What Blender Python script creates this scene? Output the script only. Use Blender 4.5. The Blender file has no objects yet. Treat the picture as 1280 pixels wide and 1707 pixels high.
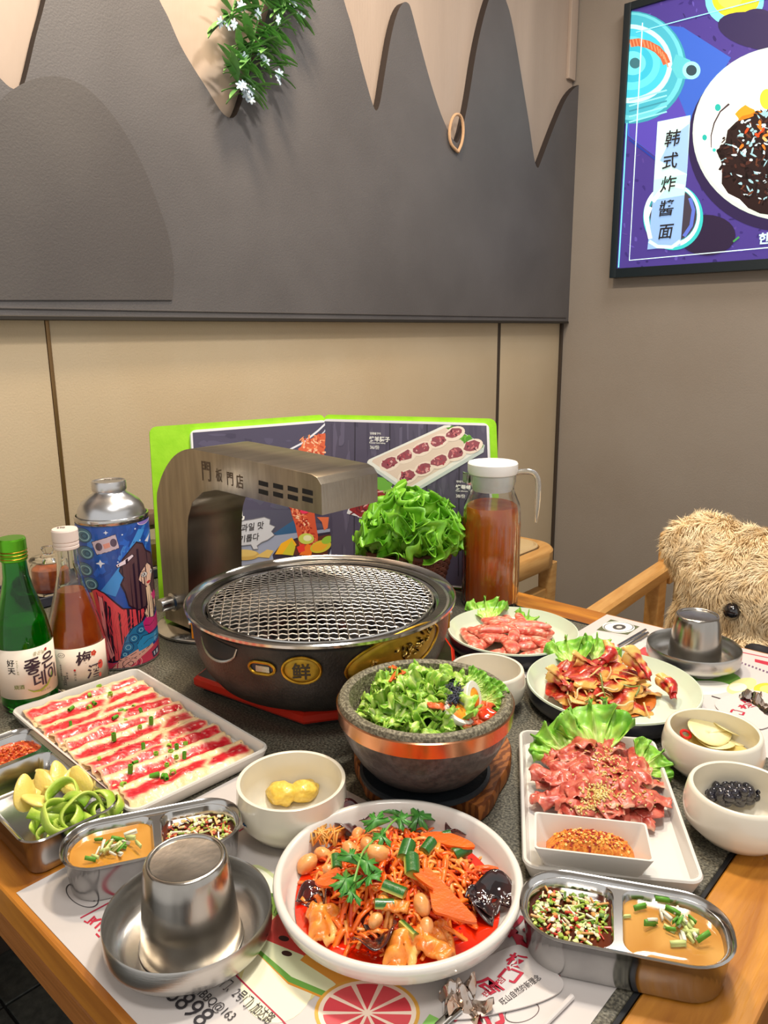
import bpy, bmesh, math, random
from mathutils import Vector, Matrix, noise
from math import sin, cos, pi, sqrt, radians, atan2
random.seed(7)
SC = bpy.context.scene
COL = SC.collection

# ---------------------------------------------------------------- camera
# The world is laid out along the table: X towards the near right, Y towards the far right,
# Z up, table top at z = 0 (the floor is at -0.75).  Focal length in pixels for 1280x1707.
FOC, CX, CY, CAMH = 1282.0, 640.0, 853.5, 0.45
PITCH, ROLL, AZ = radians(13.1), atan2(49, 5500), radians(42)
def _w(v):   # camera-azimuth frame -> table frame
    return Vector((v[0]*cos(AZ)-v[1]*sin(AZ), v[0]*sin(AZ)+v[1]*cos(AZ), v[2]))
_f = Vector((0, cos(PITCH), -sin(PITCH))); _d = Vector((0, -sin(PITCH), -cos(PITCH))); _r = Vector((1, 0, 0))
FW = _w(_f); RT = _w(_r*cos(ROLL)+_d*sin(ROLL)); DN = _w(-_r*sin(ROLL)+_d*cos(ROLL))
CAM = Vector((0, 0, CAMH))
cd = bpy.data.cameras.new('camera'); co = bpy.data.objects.new('camera', cd); COL.objects.link(co)
cd.sensor_fit = 'VERTICAL'; cd.sensor_height = 36; cd.lens = FOC/1707*36; cd.clip_start = .01; cd.clip_end = 60
mw = Matrix.Identity(4)
for i, c in enumerate((RT, -DN, -FW)):
    for j in range(3): mw[j][i] = c[j]
mw.translation = CAM
co.matrix_world = mw
SC.camera = co

# ---------------------------------------------------------------- world, lights, exposure
W = bpy.data.worlds.new('world'); SC.world = W; W.use_nodes = True
bg = W.node_tree.nodes['Background']; bg.inputs[0].default_value = (1.0, .96, .91, 1); bg.inputs[1].default_value = .84
SC.view_settings.view_transform = 'Standard'; SC.view_settings.look = 'None'
SC.view_settings.gamma = 1; SC.view_settings.exposure = 0.0; SC.view_settings.use_curve_mapping = False
def area(name, loc, tgt, size, power, col):
    l = bpy.data.lights.new(name, 'AREA'); l.energy = power; l.color = col; l.shape = 'DISK'; l.size = size
    o = bpy.data.objects.new(name, l); COL.objects.link(o); o.location = loc
    o.rotation_euler = (Vector(tgt)-Vector(loc)).to_track_quat('-Z', 'Y').to_euler()
    return o
area('ceiling_lamp_or_fill', (-.42, 1.02, 1.72), (-.5, .6, 0), .16, 20, (1, .93, .83))
area('ceiling_lamp_or_fill', (-.05, .25, 1.76), (-.4, .5, 0), .5, 13, (1, .95, .88))  # wide overhead fill added to brighten the table, not a lamp fitting
area('ceiling_lamp_or_fill', (-1.0, .95, 1.74), (-1.44, 1.0, .3), .2, 19, (1, .80, .56))
area('ceiling_lamp_or_fill', (-.7, 2.0, 1.76), (-.8, 2.1, 0), .4, 9, (1, .93, .84))

# ---------------------------------------------------------------- unprojection onto real planes
def ray(px, py): return FW + (px-CX)/FOC*RT + (py-CY)/FOC*DN
def onZ(px, py, z=0.): r = ray(px, py); return CAM + r*((z-CAMH)/r.z)
def onX(px, py, x): r = ray(px, py); return CAM + r*(x/r.x)
def onY(px, py, y): r = ray(px, py); return CAM + r*(y/r.y)
def onP(px, py, p0, n): r = ray(px, py); return CAM + r*((Vector(p0)-CAM).dot(n)/r.dot(n))

# ---------------------------------------------------------------- materials
def lin(c):
    return tuple(((x/255)/12.92 if x/255 <= .04045 else ((x/255+.055)/1.055)**2.4) for x in c[:3]) + (1,)
MATS = {}
def mat(name, c, rough=.5, metal=0, c2=None, scale=20, stretch=(1, 1, 1), lo=.35, hi=.65, detail=4, bump=0, bscale=None, bstretch=None, coat=0,
        trans=0, ior=1.45, emit=0, sss=0, dist=0, kind='noise', spec=None, rot=0, rvar=0, alpha=1):
    if name in MATS: return MATS[name]
    m = bpy.data.materials.new(name); m.use_nodes = True; MATS[name] = m
    N = m.node_tree.nodes; L = m.node_tree.links; b = N['Principled BSDF']
    b.inputs['Base Color'].default_value = lin(c); b.inputs['Roughness'].default_value = rough
    b.inputs['Metallic'].default_value = metal; b.inputs['IOR'].default_value = ior
    b.inputs['Transmission Weight'].default_value = trans; b.inputs['Coat Weight'].default_value = coat
    b.inputs['Coat Roughness'].default_value = .08; b.inputs['Alpha'].default_value = alpha
    if spec is not None: b.inputs['Specular IOR Level'].default_value = spec
    if sss:
        b.inputs['Subsurface Weight'].default_value = sss; b.inputs['Subsurface Scale'].default_value = .004
        b.inputs['Subsurface Radius'].default_value = (1, .5, .3)
    if emit: b.inputs['Emission Color'].default_value = lin(c); b.inputs['Emission Strength'].default_value = emit
    def coords(st):
        tc = N.new('ShaderNodeTexCoord'); mp = N.new('ShaderNodeMapping'); mp.inputs['Scale'].default_value = st
        mp.inputs['Rotation'].default_value = (0, 0, rot)
        L.new(tc.outputs['Object'], mp.inputs[0]); return mp.outputs[0]
    def tex(sc, st):
        if kind == 'voronoi':
            t = N.new('ShaderNodeTexVoronoi'); t.inputs['Scale'].default_value = sc; L.new(coords(st), t.inputs['Vector']); return t.outputs['Distance']
        if kind == 'wave':
            t = N.new('ShaderNodeTexWave'); t.inputs['Scale'].default_value = sc; t.inputs['Distortion'].default_value = dist
            t.inputs['Detail'].default_value = detail; t.inputs['Detail Scale'].default_value = 1.5
            L.new(coords(st), t.inputs['Vector']); return t.outputs['Fac']
        t = N.new('ShaderNodeTexNoise'); t.inputs['Scale'].default_value = sc; t.inputs['Detail'].default_value = detail
        t.inputs['Distortion'].default_value = dist; L.new(coords(st), t.inputs['Vector']); return t.outputs['Fac']
    if c2 is not None:
        r = N.new('ShaderNodeValToRGB'); r.color_ramp.elements[0].position = lo; r.color_ramp.elements[1].position = hi
        r.color_ramp.elements[0].color = lin(c); r.color_ramp.elements[1].color = lin(c2)
        o = tex(scale, stretch); L.new(o, r.inputs[0]); L.new(r.outputs[0], b.inputs['Base Color'])
        if emit: L.new(r.outputs[0], b.inputs['Emission Color'])
    if bump:
        bp = N.new('ShaderNodeBump'); bp.inputs['Strength'].default_value = min(1, bump); bp.inputs['Distance'].default_value = .002
        t = N.new('ShaderNodeTexNoise'); t.inputs['Scale'].default_value = bscale or scale*2; t.inputs['Detail'].default_value = 5
        L.new(coords(bstretch or stretch), t.inputs['Vector']); L.new(t.outputs['Fac'], bp.inputs['Height']); L.new(bp.outputs[0], b.inputs['Normal'])
    return m
def attr_mat(name, rough=.5, emit=0, coat=0, bump=0):
    if name in MATS: return MATS[name]
    m = bpy.data.materials.new(name); m.use_nodes = True; MATS[name] = m
    N = m.node_tree.nodes; L = m.node_tree.links; b = N['Principled BSDF']; a = N.new('ShaderNodeAttribute'); a.attribute_name = 'print'
    L.new(a.outputs['Color'], b.inputs['Base Color']); b.inputs['Roughness'].default_value = rough; b.inputs['Coat Weight'].default_value = coat
    if emit:
        L.new(a.outputs['Color'], b.inputs['Emission Color']); b.inputs['Emission Strength'].default_value = emit
        b.inputs['Specular IOR Level'].default_value = .2
    return m

# ---------------------------------------------------------------- geometry helpers
class MB:
    def __init__(s): s.v = []; s.f = []; s.mi = []
    def add(s, vf, M=None, mi=0):
        v, f = vf; o = len(s.v)
        s.v += [tuple(M @ Vector(p)) for p in v] if M is not None else [tuple(p) for p in v]
        s.f += [tuple(i+o for i in q) for q in f]; s.mi += [mi]*len(f); return s
    def build(s, name, mats, parent=None, sharp=40, loc=None, rot=None, smooth=True):
        me = bpy.data.meshes.new(name); me.from_pydata(s.v, [], s.f); me.update()
        if not isinstance(mats, (list, tuple)): mats = [mats]
        for m in mats: me.materials.append(m)
        if len(mats) > 1: me.polygons.foreach_set('material_index', s.mi)
        if smooth:
            me.polygons.foreach_set('use_smooth', [True]*len(s.f))
            if sharp: me.set_sharp_from_angle(angle=radians(sharp))
        o = bpy.data.objects.new(name, me); COL.objects.link(o)
        if parent is not None: o.parent = parent
        if loc is not None: o.location = loc
        if rot is not None: o.rotation_euler = rot
        return o
def mk(name, vf, m, parent=None, **k): return MB().add(vf).build(name, m, parent, **k)
def tag(o, label=None, cat=None, group=None, kind=None):
    if label: o['label'] = label
    if cat: o['category'] = cat
    if group: o['group'] = group
    if kind: o['kind'] = kind
    return o
def thing(name, label, cat, loc=(0, 0, 0), rz=0, group=None, rot=None):
    o = bpy.data.objects.new(name, None); COL.objects.link(o); o.empty_display_size = .02
    o.location = loc; o.rotation_euler = rot or (0, 0, rz); return tag(o, label, cat, group)
def dup(o, loc=None, rot=None, label=None, scale=None, parent=None):
    c = o.copy(); COL.objects.link(c)
    if parent is not None: c.parent = parent
    if loc is not None: c.location = loc
    if rot is not None: c.rotation_euler = rot
    if scale is not None: c.scale = scale if hasattr(scale, '__len__') else (scale,)*3
    if label: c['label'] = label
    for ch in list(o.children): dup(ch, parent=c)
    return c
def TM(loc=(0, 0, 0), rot=(0, 0, 0), sc=(1, 1, 1)):
    from mathutils import Euler
    return Matrix.Translation(loc) @ Euler(rot).to_matrix().to_4x4() @ Matrix.Diagonal((*sc, 1))
def lathe(prof, n=64, cap0=False, cap1=False):
    v = []; f = []; rings = []
    for r, z in prof:
        if r < 1e-6: rings.append([len(v)]); v.append((0, 0, z))
        else:
            rings.append(list(range(len(v), len(v)+n))); v += [(r*cos(2*pi*i/n), r*sin(2*pi*i/n), z) for i in range(n)]
    for a, b in zip(rings, rings[1:]):
        for i in range(n):
            j = (i+1) % n
            if len(a) == 1 and len(b) == 1: continue
            if len(a) == 1: f.append((a[0], b[i], b[j])[::-1])
            elif len(b) == 1: f.append((a[i], a[j], b[0]))
            else: f.append((a[i], a[j], b[j], b[i]))
    if cap0 and len(rings[0]) > 1: f.append(tuple(rings[0][::-1]))
    if cap1 and len(rings[-1]) > 1: f.append(tuple(rings[-1]))
    return v, f
def rring(w, d, r, z, n=6, x=0, y=0):
    r = min(r, w/2-1e-5, d/2-1e-5); r = max(r, 1e-5); out = []
    for cx, cy, a0 in ((w/2-r, d/2-r, 0), (-w/2+r, d/2-r, pi/2), (-w/2+r, -d/2+r, pi), (w/2-r, -d/2+r, 3*pi/2)):
        for i in range(n+1):
            a = a0+pi/2*i/n; out.append((x+cx+r*cos(a), y+cy+r*sin(a), z))
    return out
def loft(rings, cap0=True, cap1=True, closed=False):
    n = len(rings[0]); v = [p for r in rings for p in r]; f = []
    m = len(rings)
    for k in range(m if closed else m-1):
        a = k*n; b = ((k+1) % m)*n
        for i in range(n):
            j = (i+1) % n; f.append((a+i, a+j, b+j, b+i))
    if not closed:
        if cap0: f.append(tuple(range(n))[::-1])
        if cap1: f.append(tuple((m-1)*n+i for i in range(n)))
    return v, f
def rbox(w, d, h, r=.003, z0=0, bev=.001, x=0, y=0):
    b = min(bev, h/2.01)
    return loft([rring(w-2*b, d-2*b, max(r-b, 1e-4), z0, 4, x, y), rring(w, d, r, z0+b, 4, x, y), rring(w, d, r, z0+h-b, 4, x, y), rring(w-2*b, d-2*b, max(r-b, 1e-4), z0+h, 4, x, y)])
def bx(x0, x1, y0, y1, z0, z1, bev=.001):
    return rbox(x1-x0, y1-y0, z1-z0, bev, z0, bev, (x0+x1)/2, (y0+y1)/2)
def tube(path, r, n=8, cap=True, closed=False, flat=1.0):
    P = [Vector(p) for p in path]; m = len(P); R = r if hasattr(r, '__len__') else [r]*m
    v = []; f = []; up = None
    for i in range(m):
        t = (P[(i+1) % m]-P[(i-1) % m]) if closed else (P[min(i+1, m-1)]-P[max(i-1, 0)])
        if t.length < 1e-9: t = Vector((0, 0, 1))
        t.normalize()
        if up is None:
            up = Vector((0, 0, 1)) if abs(t.z) < .9 else Vector((1, 0, 0))
        s = t.cross(up)
        if s.length < 1e-6: s = t.orthogonal()
        s.normalize(); up = s.cross(t).normalized()
        for k in range(n):
            a = 2*pi*k/n; v.append(tuple(P[i]+(s*cos(a)+up*sin(a)*flat)*R[i]))
    for i in range(m if closed else m-1):
        a = i*n; b = ((i+1) % m)*n
        for k in range(n):
            j = (k+1) % n; f.append((a+k, a+j, b+j, b+k))
    if cap and not closed: f.append(tuple(range(n))[::-1]); f.append(tuple((m-1)*n+k for k in range(n)))
    return v, f
def prism(poly, z0, z1):
    n = len(poly); v = [(x, y, z0) for x, y in poly]+[(x, y, z1) for x, y in poly]
    f = [tuple(range(n))[::-1], tuple(range(n, 2*n))]+[(i, (i+1) % n, n+(i+1) % n, n+i) for i in range(n)]
    return v, f
def smooth_path(pts, k=6, closed=False):
    P = [Vector(p) for p in pts]; n = len(P); out = []
    def g(i): return P[i % n] if closed else P[max(0, min(n-1, i))]
    for i in range(n if closed else n-1):
        a, b, c, d = g(i-1), g(i), g(i+1), g(i+2)
        for j in range(k):
            t = j/k; out.append(.5*((2*b)+(-a+c)*t+(2*a-5*b+4*c-d)*t*t+(-a+3*b-3*c+d)*t**3))
    if not closed: out.append(P[-1])
    return out
_ico = {}
def ico(sub=2):
    if sub not in _ico:
        bm = bmesh.new(); bmesh.ops.create_icosphere(bm, subdivisions=sub, radius=1)
        _ico[sub] = ([tuple(x.co) for x in bm.verts], [tuple(y.index for y in x.verts) for x in bm.faces]); bm.free()
    return _ico[sub]
def blob(rx, ry, rz, amp=.15, freq=1.5, seed=0, sub=2):
    v, f = ico(sub); out = []
    for p in v:
        q = Vector(p); d = 1+amp*noise.noise(q*freq+Vector((seed*3.1, seed*1.7, seed)))
        out.append((q.x*rx*d, q.y*ry*d, q.z*rz*d))
    return out, f
def sheet(fn, nu, nv, th=0):
    """a bent sheet fn(u,v)->point, given thickness th along its normals"""
    P = [[Vector(fn(i/(nu-1), j/(nv-1))) for i in range(nu)] for j in range(nv)]
    if th == 0:
        v = [tuple(p) for r in P for p in r]
        return v, [(j*nu+i, j*nu+i+1, (j+1)*nu+i+1, (j+1)*nu+i) for j in range(nv-1) for i in range(nu-1)]
    T = []; B = []
    for j in range(nv):
        for i in range(nu):
            du = P[j][min(i+1, nu-1)]-P[j][max(i-1, 0)]; dv = P[min(j+1, nv-1)][i]-P[max(j-1, 0)][i]
            n = du.cross(dv)
            n = n.normalized() if n.length > 1e-12 else Vector((0, 0, 1))
            e = .35 if i in (0, nu-1) or j in (0, nv-1) else 1
            T.append(tuple(P[j][i]+n*th/2*e)); B.append(tuple(P[j][i]-n*th/2*e))
    o = nu*nv; f = []
    for j in range(nv-1):
        for i in range(nu-1):
            a, b, c, d = j*nu+i, j*nu+i+1, (j+1)*nu+i+1, (j+1)*nu+i
            f.append((a, b, c, d)); f.append((o+d, o+c, o+b, o+a))
    for i in range(nu-1):
        f.append((i+1, i, o+i, o+i+1)); q = (nv-1)*nu; f.append((q+i, q+i+1, o+q+i+1, o+q+i))
    for j in range(nv-1):
        f.append((j*nu, (j+1)*nu, o+(j+1)*nu, o+j*nu)); f.append(((j+1)*nu+nu-1, j*nu+nu-1, o+j*nu+nu-1, o+(j+1)*nu+nu-1))
    return T+B, f
def dish_loft(w, d, r, prof, n=8, x=0, y=0):
    """rounded-rectangle vessel: prof = (inset, z) pairs from the bottom centre out, over the rim and in"""
    return loft([rring(w-2*i, d-2*i, max(r-i, .002), z, n, x, y) for i, z in prof])
def nz(x, y=0, z=0): return noise.noise(Vector((x, y, z)))

# ---------------------------------------------------------------- flat print: layered polygons with a colour each
class Print:
    def __init__(s): s.p = []
    def poly(s, pts, c): s.p.append((list(pts), c)); return s
    def ell(s, cx, cy, rx, ry, c, n=28, rot=0, a0=0, a1=2*pi):
        pts = [(cx+rx*cos(a)*cos(rot)-ry*sin(a)*sin(rot), cy+rx*cos(a)*sin(rot)+ry*sin(a)*cos(rot)) for a in [a0+(a1-a0)*i/n for i in range(n if a1-a0 > 6.2 else n+1)]]
        return s.poly(pts, c)
    def ring(s, cx, cy, rx, ry, w, c, n=40, rot=0):
        for i in range(n):
            q = []
            for k, e in ((i, 0), (i+1, 0), (i+1, 1), (i, 1)):
                a = 2*pi*k/n; A = rx-w*e; B = ry-w*e*ry/rx
                q.append((cx+A*cos(a)*cos(rot)-B*sin(a)*sin(rot), cy+A*cos(a)*sin(rot)+B*sin(a)*cos(rot)))
            s.p.append((q, c, 1 if i else 0))
        return s
    def line(s, pts, w, c, closed=False):
        if closed: pts = list(pts)+[pts[0], pts[1]]
        L = []; R = []
        for i, (x, y) in enumerate(pts):
            a = pts[max(i-1, 0)]; b = pts[min(i+1, len(pts)-1)]; dx, dy = b[0]-a[0], b[1]-a[1]; l = sqrt(dx*dx+dy*dy) or 1
            ww = (w[i] if hasattr(w, '__len__') else w)/2
            L.append((x-dy/l*ww, y+dx/l*ww)); R.append((x+dy/l*ww, y-dx/l*ww))
        for i in range(len(pts)-1): s.p.append(([L[i], L[i+1], R[i+1], R[i]], c, 1 if i else 0))
        return s
    def blotch(s, cx, cy, rx, ry, c, n=12, j=.3, rot=0):
        pts = []
        for i in range(n):
            a = 2*pi*i/n; k = 1+random.uniform(-j, j); X = rx*k*cos(a); Y = ry*k*sin(a); pts.append((cx+X*cos(rot)-Y*sin(rot), cy+X*sin(rot)+Y*cos(rot)))
        return s.poly(pts, c)
    def build(s, name, fn, m, parent=None, dh=1.2e-4, h0=2e-4, step=None, clip=None):
        bm = bmesh.new(); ly = bm.loops.layers.float_color.new('print'); h = h0
        lz = bm.verts.layers.float.new('h')
        for e in s.p:
            pts, c = e[0], e[1]
            if not (len(e) > 2 and e[2]): h += dh
            vs = [bm.verts.new((x, y, 0)) for x, y in pts]
            for v in vs: v[lz] = h
            try: fa = bm.faces.new(vs)
            except ValueError: continue
            cc = lin(c)
            for l in fa.loops: l[ly] = cc
        if step:
            for ax in (0, 1):
                st = step[ax]
                if not st: continue
                lo = min(v.co[ax] for v in bm.verts); hi = max(v.co[ax] for v in bm.verts); t = (math.floor(lo/st)+1)*st
                while t < hi:
                    co_ = Vector((0, 0, 0)); no = Vector((0, 0, 0)); co_[ax] = t; no[ax] = 1
                    bmesh.ops.bisect_plane(bm, geom=bm.verts[:]+bm.edges[:]+bm.faces[:], plane_co=co_, plane_no=no, dist=1e-7); t += st
        if clip:
            for co_, no in clip:
                bmesh.ops.bisect_plane(bm, geom=bm.verts[:]+bm.edges[:]+bm.faces[:], plane_co=Vector((*co_, 0)), plane_no=Vector((*no, 0)), dist=1e-7, clear_outer=True)
        for v in bm.verts: v.co = fn(v.co.x, v.co.y, v[lz])
        me = bpy.data.meshes.new(name); bm.to_mesh(me); bm.free(); me.materials.append(m)
        o = bpy.data.objects.new(name, me); COL.objects.link(o)
        if parent is not None: o.parent = parent
        return o
_tx = None
def glyphs(body, shear=0, offset=0):
    """outline mesh of a text, one unit tall, as (verts2d, faces)"""
    global _tx
    if _tx is None:
        _tx = bpy.data.curves.new('text_source', 'FONT')
    _tx.body = body; _tx.shear = shear; _tx.offset = offset; _tx.resolution_u = 3; _tx.size = 1
    o = bpy.data.objects.new('text_source', _tx); COL.objects.link(o)
    me = bpy.data.meshes.new_from_object(o.evaluated_get(bpy.context.evaluated_depsgraph_get()))
    v = [(p.co.x, p.co.y) for p in me.vertices]; f = [tuple(p.vertices) for p in me.polygons]
    bpy.data.objects.remove(o); bpy.data.meshes.remove(me); return v, f
def text(name, body, fn, m, parent, size, org=(0, 0), rot=0, aspect=1, shear=0, offset=0, h=9e-4, step=None, vertical=False, lead=1.0, fit=None):
    """lettering laid on a surface by fn(x, y, h); org = lower left, size = letter height"""
    bm = bmesh.new()
    rows = [(body, 0, 0)] if not vertical else [(c, 0, -i*lead) for i, c in enumerate(body)]
    V = []; F = []
    for b, ox, oy in rows:
        if b == ' ': continue
        v, f = glyphs(b, shear, offset); o = len(V); V += [(x+ox, y+oy) for x, y in v]; F += [tuple(i+o for i in q) for q in f]
    sx = sy = size
    if fit and V:
        wd = max(x for x, y in V)-min(x for x, y in V); sx = fit/wd
    for i, (x, y) in enumerate(V):
        X = x*sx*aspect; Y = y*sy; V[i] = (org[0]+X*cos(rot)-Y*sin(rot), org[1]+X*sin(rot)+Y*cos(rot))
    vs = [bm.verts.new((x, y, 0)) for x, y in V]
    for q in F:
        try: bm.faces.new([vs[i] for i in q])
        except ValueError: pass
    if step:
        lo = min(v.co.x for v in bm.verts); hi = max(v.co.x for v in bm.verts); t = lo+step
        while t < hi:
            bmesh.ops.bisect_plane(bm, geom=bm.verts[:]+bm.edges[:]+bm.faces[:], plane_co=(t, 0, 0), plane_no=(1, 0, 0), dist=1e-7); t += step
    for v in bm.verts: v.co = fn(v.co.x, v.co.y, h)
    me = bpy.data.meshes.new(name); bm.to_mesh(me); bm.free(); me.materials.append(m)
    o = bpy.data.objects.new(name, me); COL.objects.link(o)
    if parent is not None: o.parent = parent
    return o
# ================================================================ THE SETTING
XW, YW, ZC, ZF = -1.45, 2.585, 1.80, -.75      # lower back wall, right wall, ceiling, floor
XP = -1.42                                      # face of the dark upper panel
m_wall = mat('wall_paint_greige', (188, 168, 138), .55, c2=(194, 176, 148), scale=3, bump=.25, bscale=240)
m_wallr = mat('wall_paint_taupe', (146, 136, 126), .6, c2=(152, 143, 134), scale=2.5, bump=.25, bscale=240)
m_dark = mat('wall_panel_charcoal', (82, 79, 80), .55, c2=(91, 88, 89), scale=4, bump=.3, bscale=260)
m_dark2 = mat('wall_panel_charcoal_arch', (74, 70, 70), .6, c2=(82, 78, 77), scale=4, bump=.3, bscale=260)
m_trim = mat('bronze_trim', (128, 100, 66), .35, .7)
m_trimd = mat('dark_trim', (70, 60, 52), .45, .3)
m_ceil = mat('ceiling_paint', (206, 198, 188), .8, c2=(196, 188, 178), scale=3)
m_joint = mat('tile_joint', (22, 22, 23), .8)
m_tile = mat('floor_tile', (52, 54, 53), .42, c2=(74, 76, 72), scale=60, bump=.4, bscale=160)

o = tag(mk('floor', bx(-1.5, 1.4, -1.2, 2.7, ZF-.05, ZF-.004, .002), m_joint), kind='structure'); floor = o
tile_me = None
TS = .6
for i in range(-1, 4):
    for j in range(-2, 5):
        x0 = -1.31-TS+i*TS; y0 = -.2+j*TS
        if x0+TS > 1.4 or y0+TS > 2.9: continue
        if tile_me is None:
            t = mk('floor_tile', rbox(TS-.005, TS-.005, .008, .002, ZF-.008, .0015), m_tile, floor); tile_me = t.data
        else:
            t = bpy.data.objects.new('floor_tile', tile_me); COL.objects.link(t); t.parent = floor
        t.location = (x0+TS/2, y0+TS/2, 0)
tag(mk('ceiling', bx(-1.5, 1.4, -1.2, 2.7, ZC, ZC+.05, .002), m_ceil), kind='structure')
wb = tag(mk('wall_back', bx(-1.6, XW-.008, -1.2, YW+.1, ZF, ZC, .002), m_trimd), kind='structure')
for y0, y1 in ((-1.2, .674), (.682, 2.176), (2.192, YW)):
    mk('wall_panel', bx(XW-.01, XW, y0, y1, ZF, .481, .0015), m_wall, wb)
mk('trim_strip', bx(XW-.012, XW+.002, .6745, .6815, ZF, .479, .0008), m_trim, wb)
mk('trim_strip', bx(XW-.012, XW+.001, 2.1765, 2.1915, ZF, .479, .0008), m_trimd, wb)
tag(mk('wall_right', bx(-1.6, 1.4, YW, YW+.12, ZF, ZC, .002), m_wallr), kind='structure')
tag(mk('trim_1', bx(XW, XW+.012, YW-.008, YW, ZF, .479, .001), m_trimd), kind='structure')
tag(mk('baseboard_back', bx(XW, XW+.012, -1.2, YW-.01, ZF, ZF+.09, .002), m_trimd), kind='structure')
tag(mk('baseboard_right', bx(-1.43, 1.4, YW-.012, YW, ZF, ZF+.09, .002), m_trimd), kind='structure')
def yz(px, py, x): p = onX(px, py, x); return (p.y, p.z)
# charcoal panel cut in a deep wave along its top, standing in front of a recessed pale panel
m_wave = mat('pale_wood_laminate', (178, 160, 146), .5, c2=(160, 143, 130), scale=5, stretch=(1, 1, .15), bump=.2, bscale=150)
m_edge = mat('dark_wood_edge', (46, 38, 36), .6)
XV = XP-.022
teeth = [(-420, 60), (-300, 150), (-200, -80), (-120, -60), (-60, 60), (0, 130), (22, 148), (37, 146), (46, 120), (60, 60), (76, 0), (100, -110), (150, -210), (215, -120), (262, -8), (280, 28), (300, 74), (322, 112), (345, 148), (368, 185), (382, 196), (392, 194), (400, 178), (412, 140), (440, 40), (480, -80), (520, -140), (553, -80), (573, 0), (587, 46), (600, 98), (613, 146), (622, 176), (628, 184), (634, 168), (642, 118), (652, 60), (662, 22), (672, 5), (680, 5), (686, 18), (700, 72), (718, 138), (735, 190), (750, 224), (758, 236), (764, 236), (772, 210), (782, 160), (793, 90), (806, 30), (820, -14), (832, -24), (843, 0), (852, 30), (862, 84), (872, 145), (882, 206), (890, 262), (896, 280), (902, 268), (914, 236), (928, 200), (944, 164), (958, 146), (972, 138)]
bot = [yz(x, y, XP) for x, y in teeth]
bot = [(p.x, p.y) for p in smooth_path([(a, b, 0) for a, b in bot], 3)]
bot[-1] = (YW-.004, bot[-1][1])
wv = MB()
for i in range(len(bot)-1):
    (a, za), (b, zb) = bot[i], bot[i+1]
    if b <= a: b = a+1e-5
    za, zb = min(za, ZC-.004), min(zb, ZC-.004)
    o_ = len(wv.v)
    wv.v += [(XP, a, .486), (XP, b, .486), (XP, b, zb), (XP, a, za), (XV, b, zb), (XV, a, za)]
    wv.f += [(o_, o_+1, o_+2, o_+3), (o_+3, o_+2, o_+4, o_+5)]; wv.mi += [0, 1]
up = wv.build('wave_cut_wall_panel', [m_dark, m_edge], sharp=0, smooth=False)
tag(up, 'large charcoal panel on the upper back wall, its top cut in deep pointed waves', 'wall panel')
mk('foot_rail', bx(XW+.001, XP+.004, -1.2, YW-.004, .478, .486, .001), mat('rail_dark', (52, 48, 44), .5, .4), up)
mk('upper_moulding', bx(XP, XP+.0025, -1.2, YW-.02, .497, .5, .0005), m_dark2, up)
# large dark arch, a shallow raised shape on the charcoal panel
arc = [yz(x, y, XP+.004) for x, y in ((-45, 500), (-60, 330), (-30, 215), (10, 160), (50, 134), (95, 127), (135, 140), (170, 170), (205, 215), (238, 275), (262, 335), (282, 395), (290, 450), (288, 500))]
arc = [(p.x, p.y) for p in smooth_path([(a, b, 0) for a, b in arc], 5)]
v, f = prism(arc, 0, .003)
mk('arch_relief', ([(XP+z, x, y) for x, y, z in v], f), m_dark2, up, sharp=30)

wvo = mk('pale_back_panel', bx(XW+.001, XV, -1.2, YW-.004, .82, ZC-.001, .001), m_wave)
tag(wvo, 'pale wood panel showing as long pointed teeth between the charcoal waves', 'wall panel')
mk('corner_batten', bx(XV, XV+.012, YW-.05, YW-.006, bot[-1][1], ZC-.003, .001), m_wave, wvo)

# rope loop on the fourth tooth
pts = [onX(x, y, XP+.006) for x, y in ((762, 252), (752, 240), (749, 222), (752, 203), (758, 192), (766, 192), (771, 203), (772, 222), (769, 240), (763, 254))]
tag(mk('rope_loop', tube(smooth_path(pts, 4), .0042, 8), mat('rope_beige', (196, 158, 122), .8, bump=.6, bscale=300)), 'small beige rope loop hooked on the tip of a pale tooth', 'rope loop')

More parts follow.
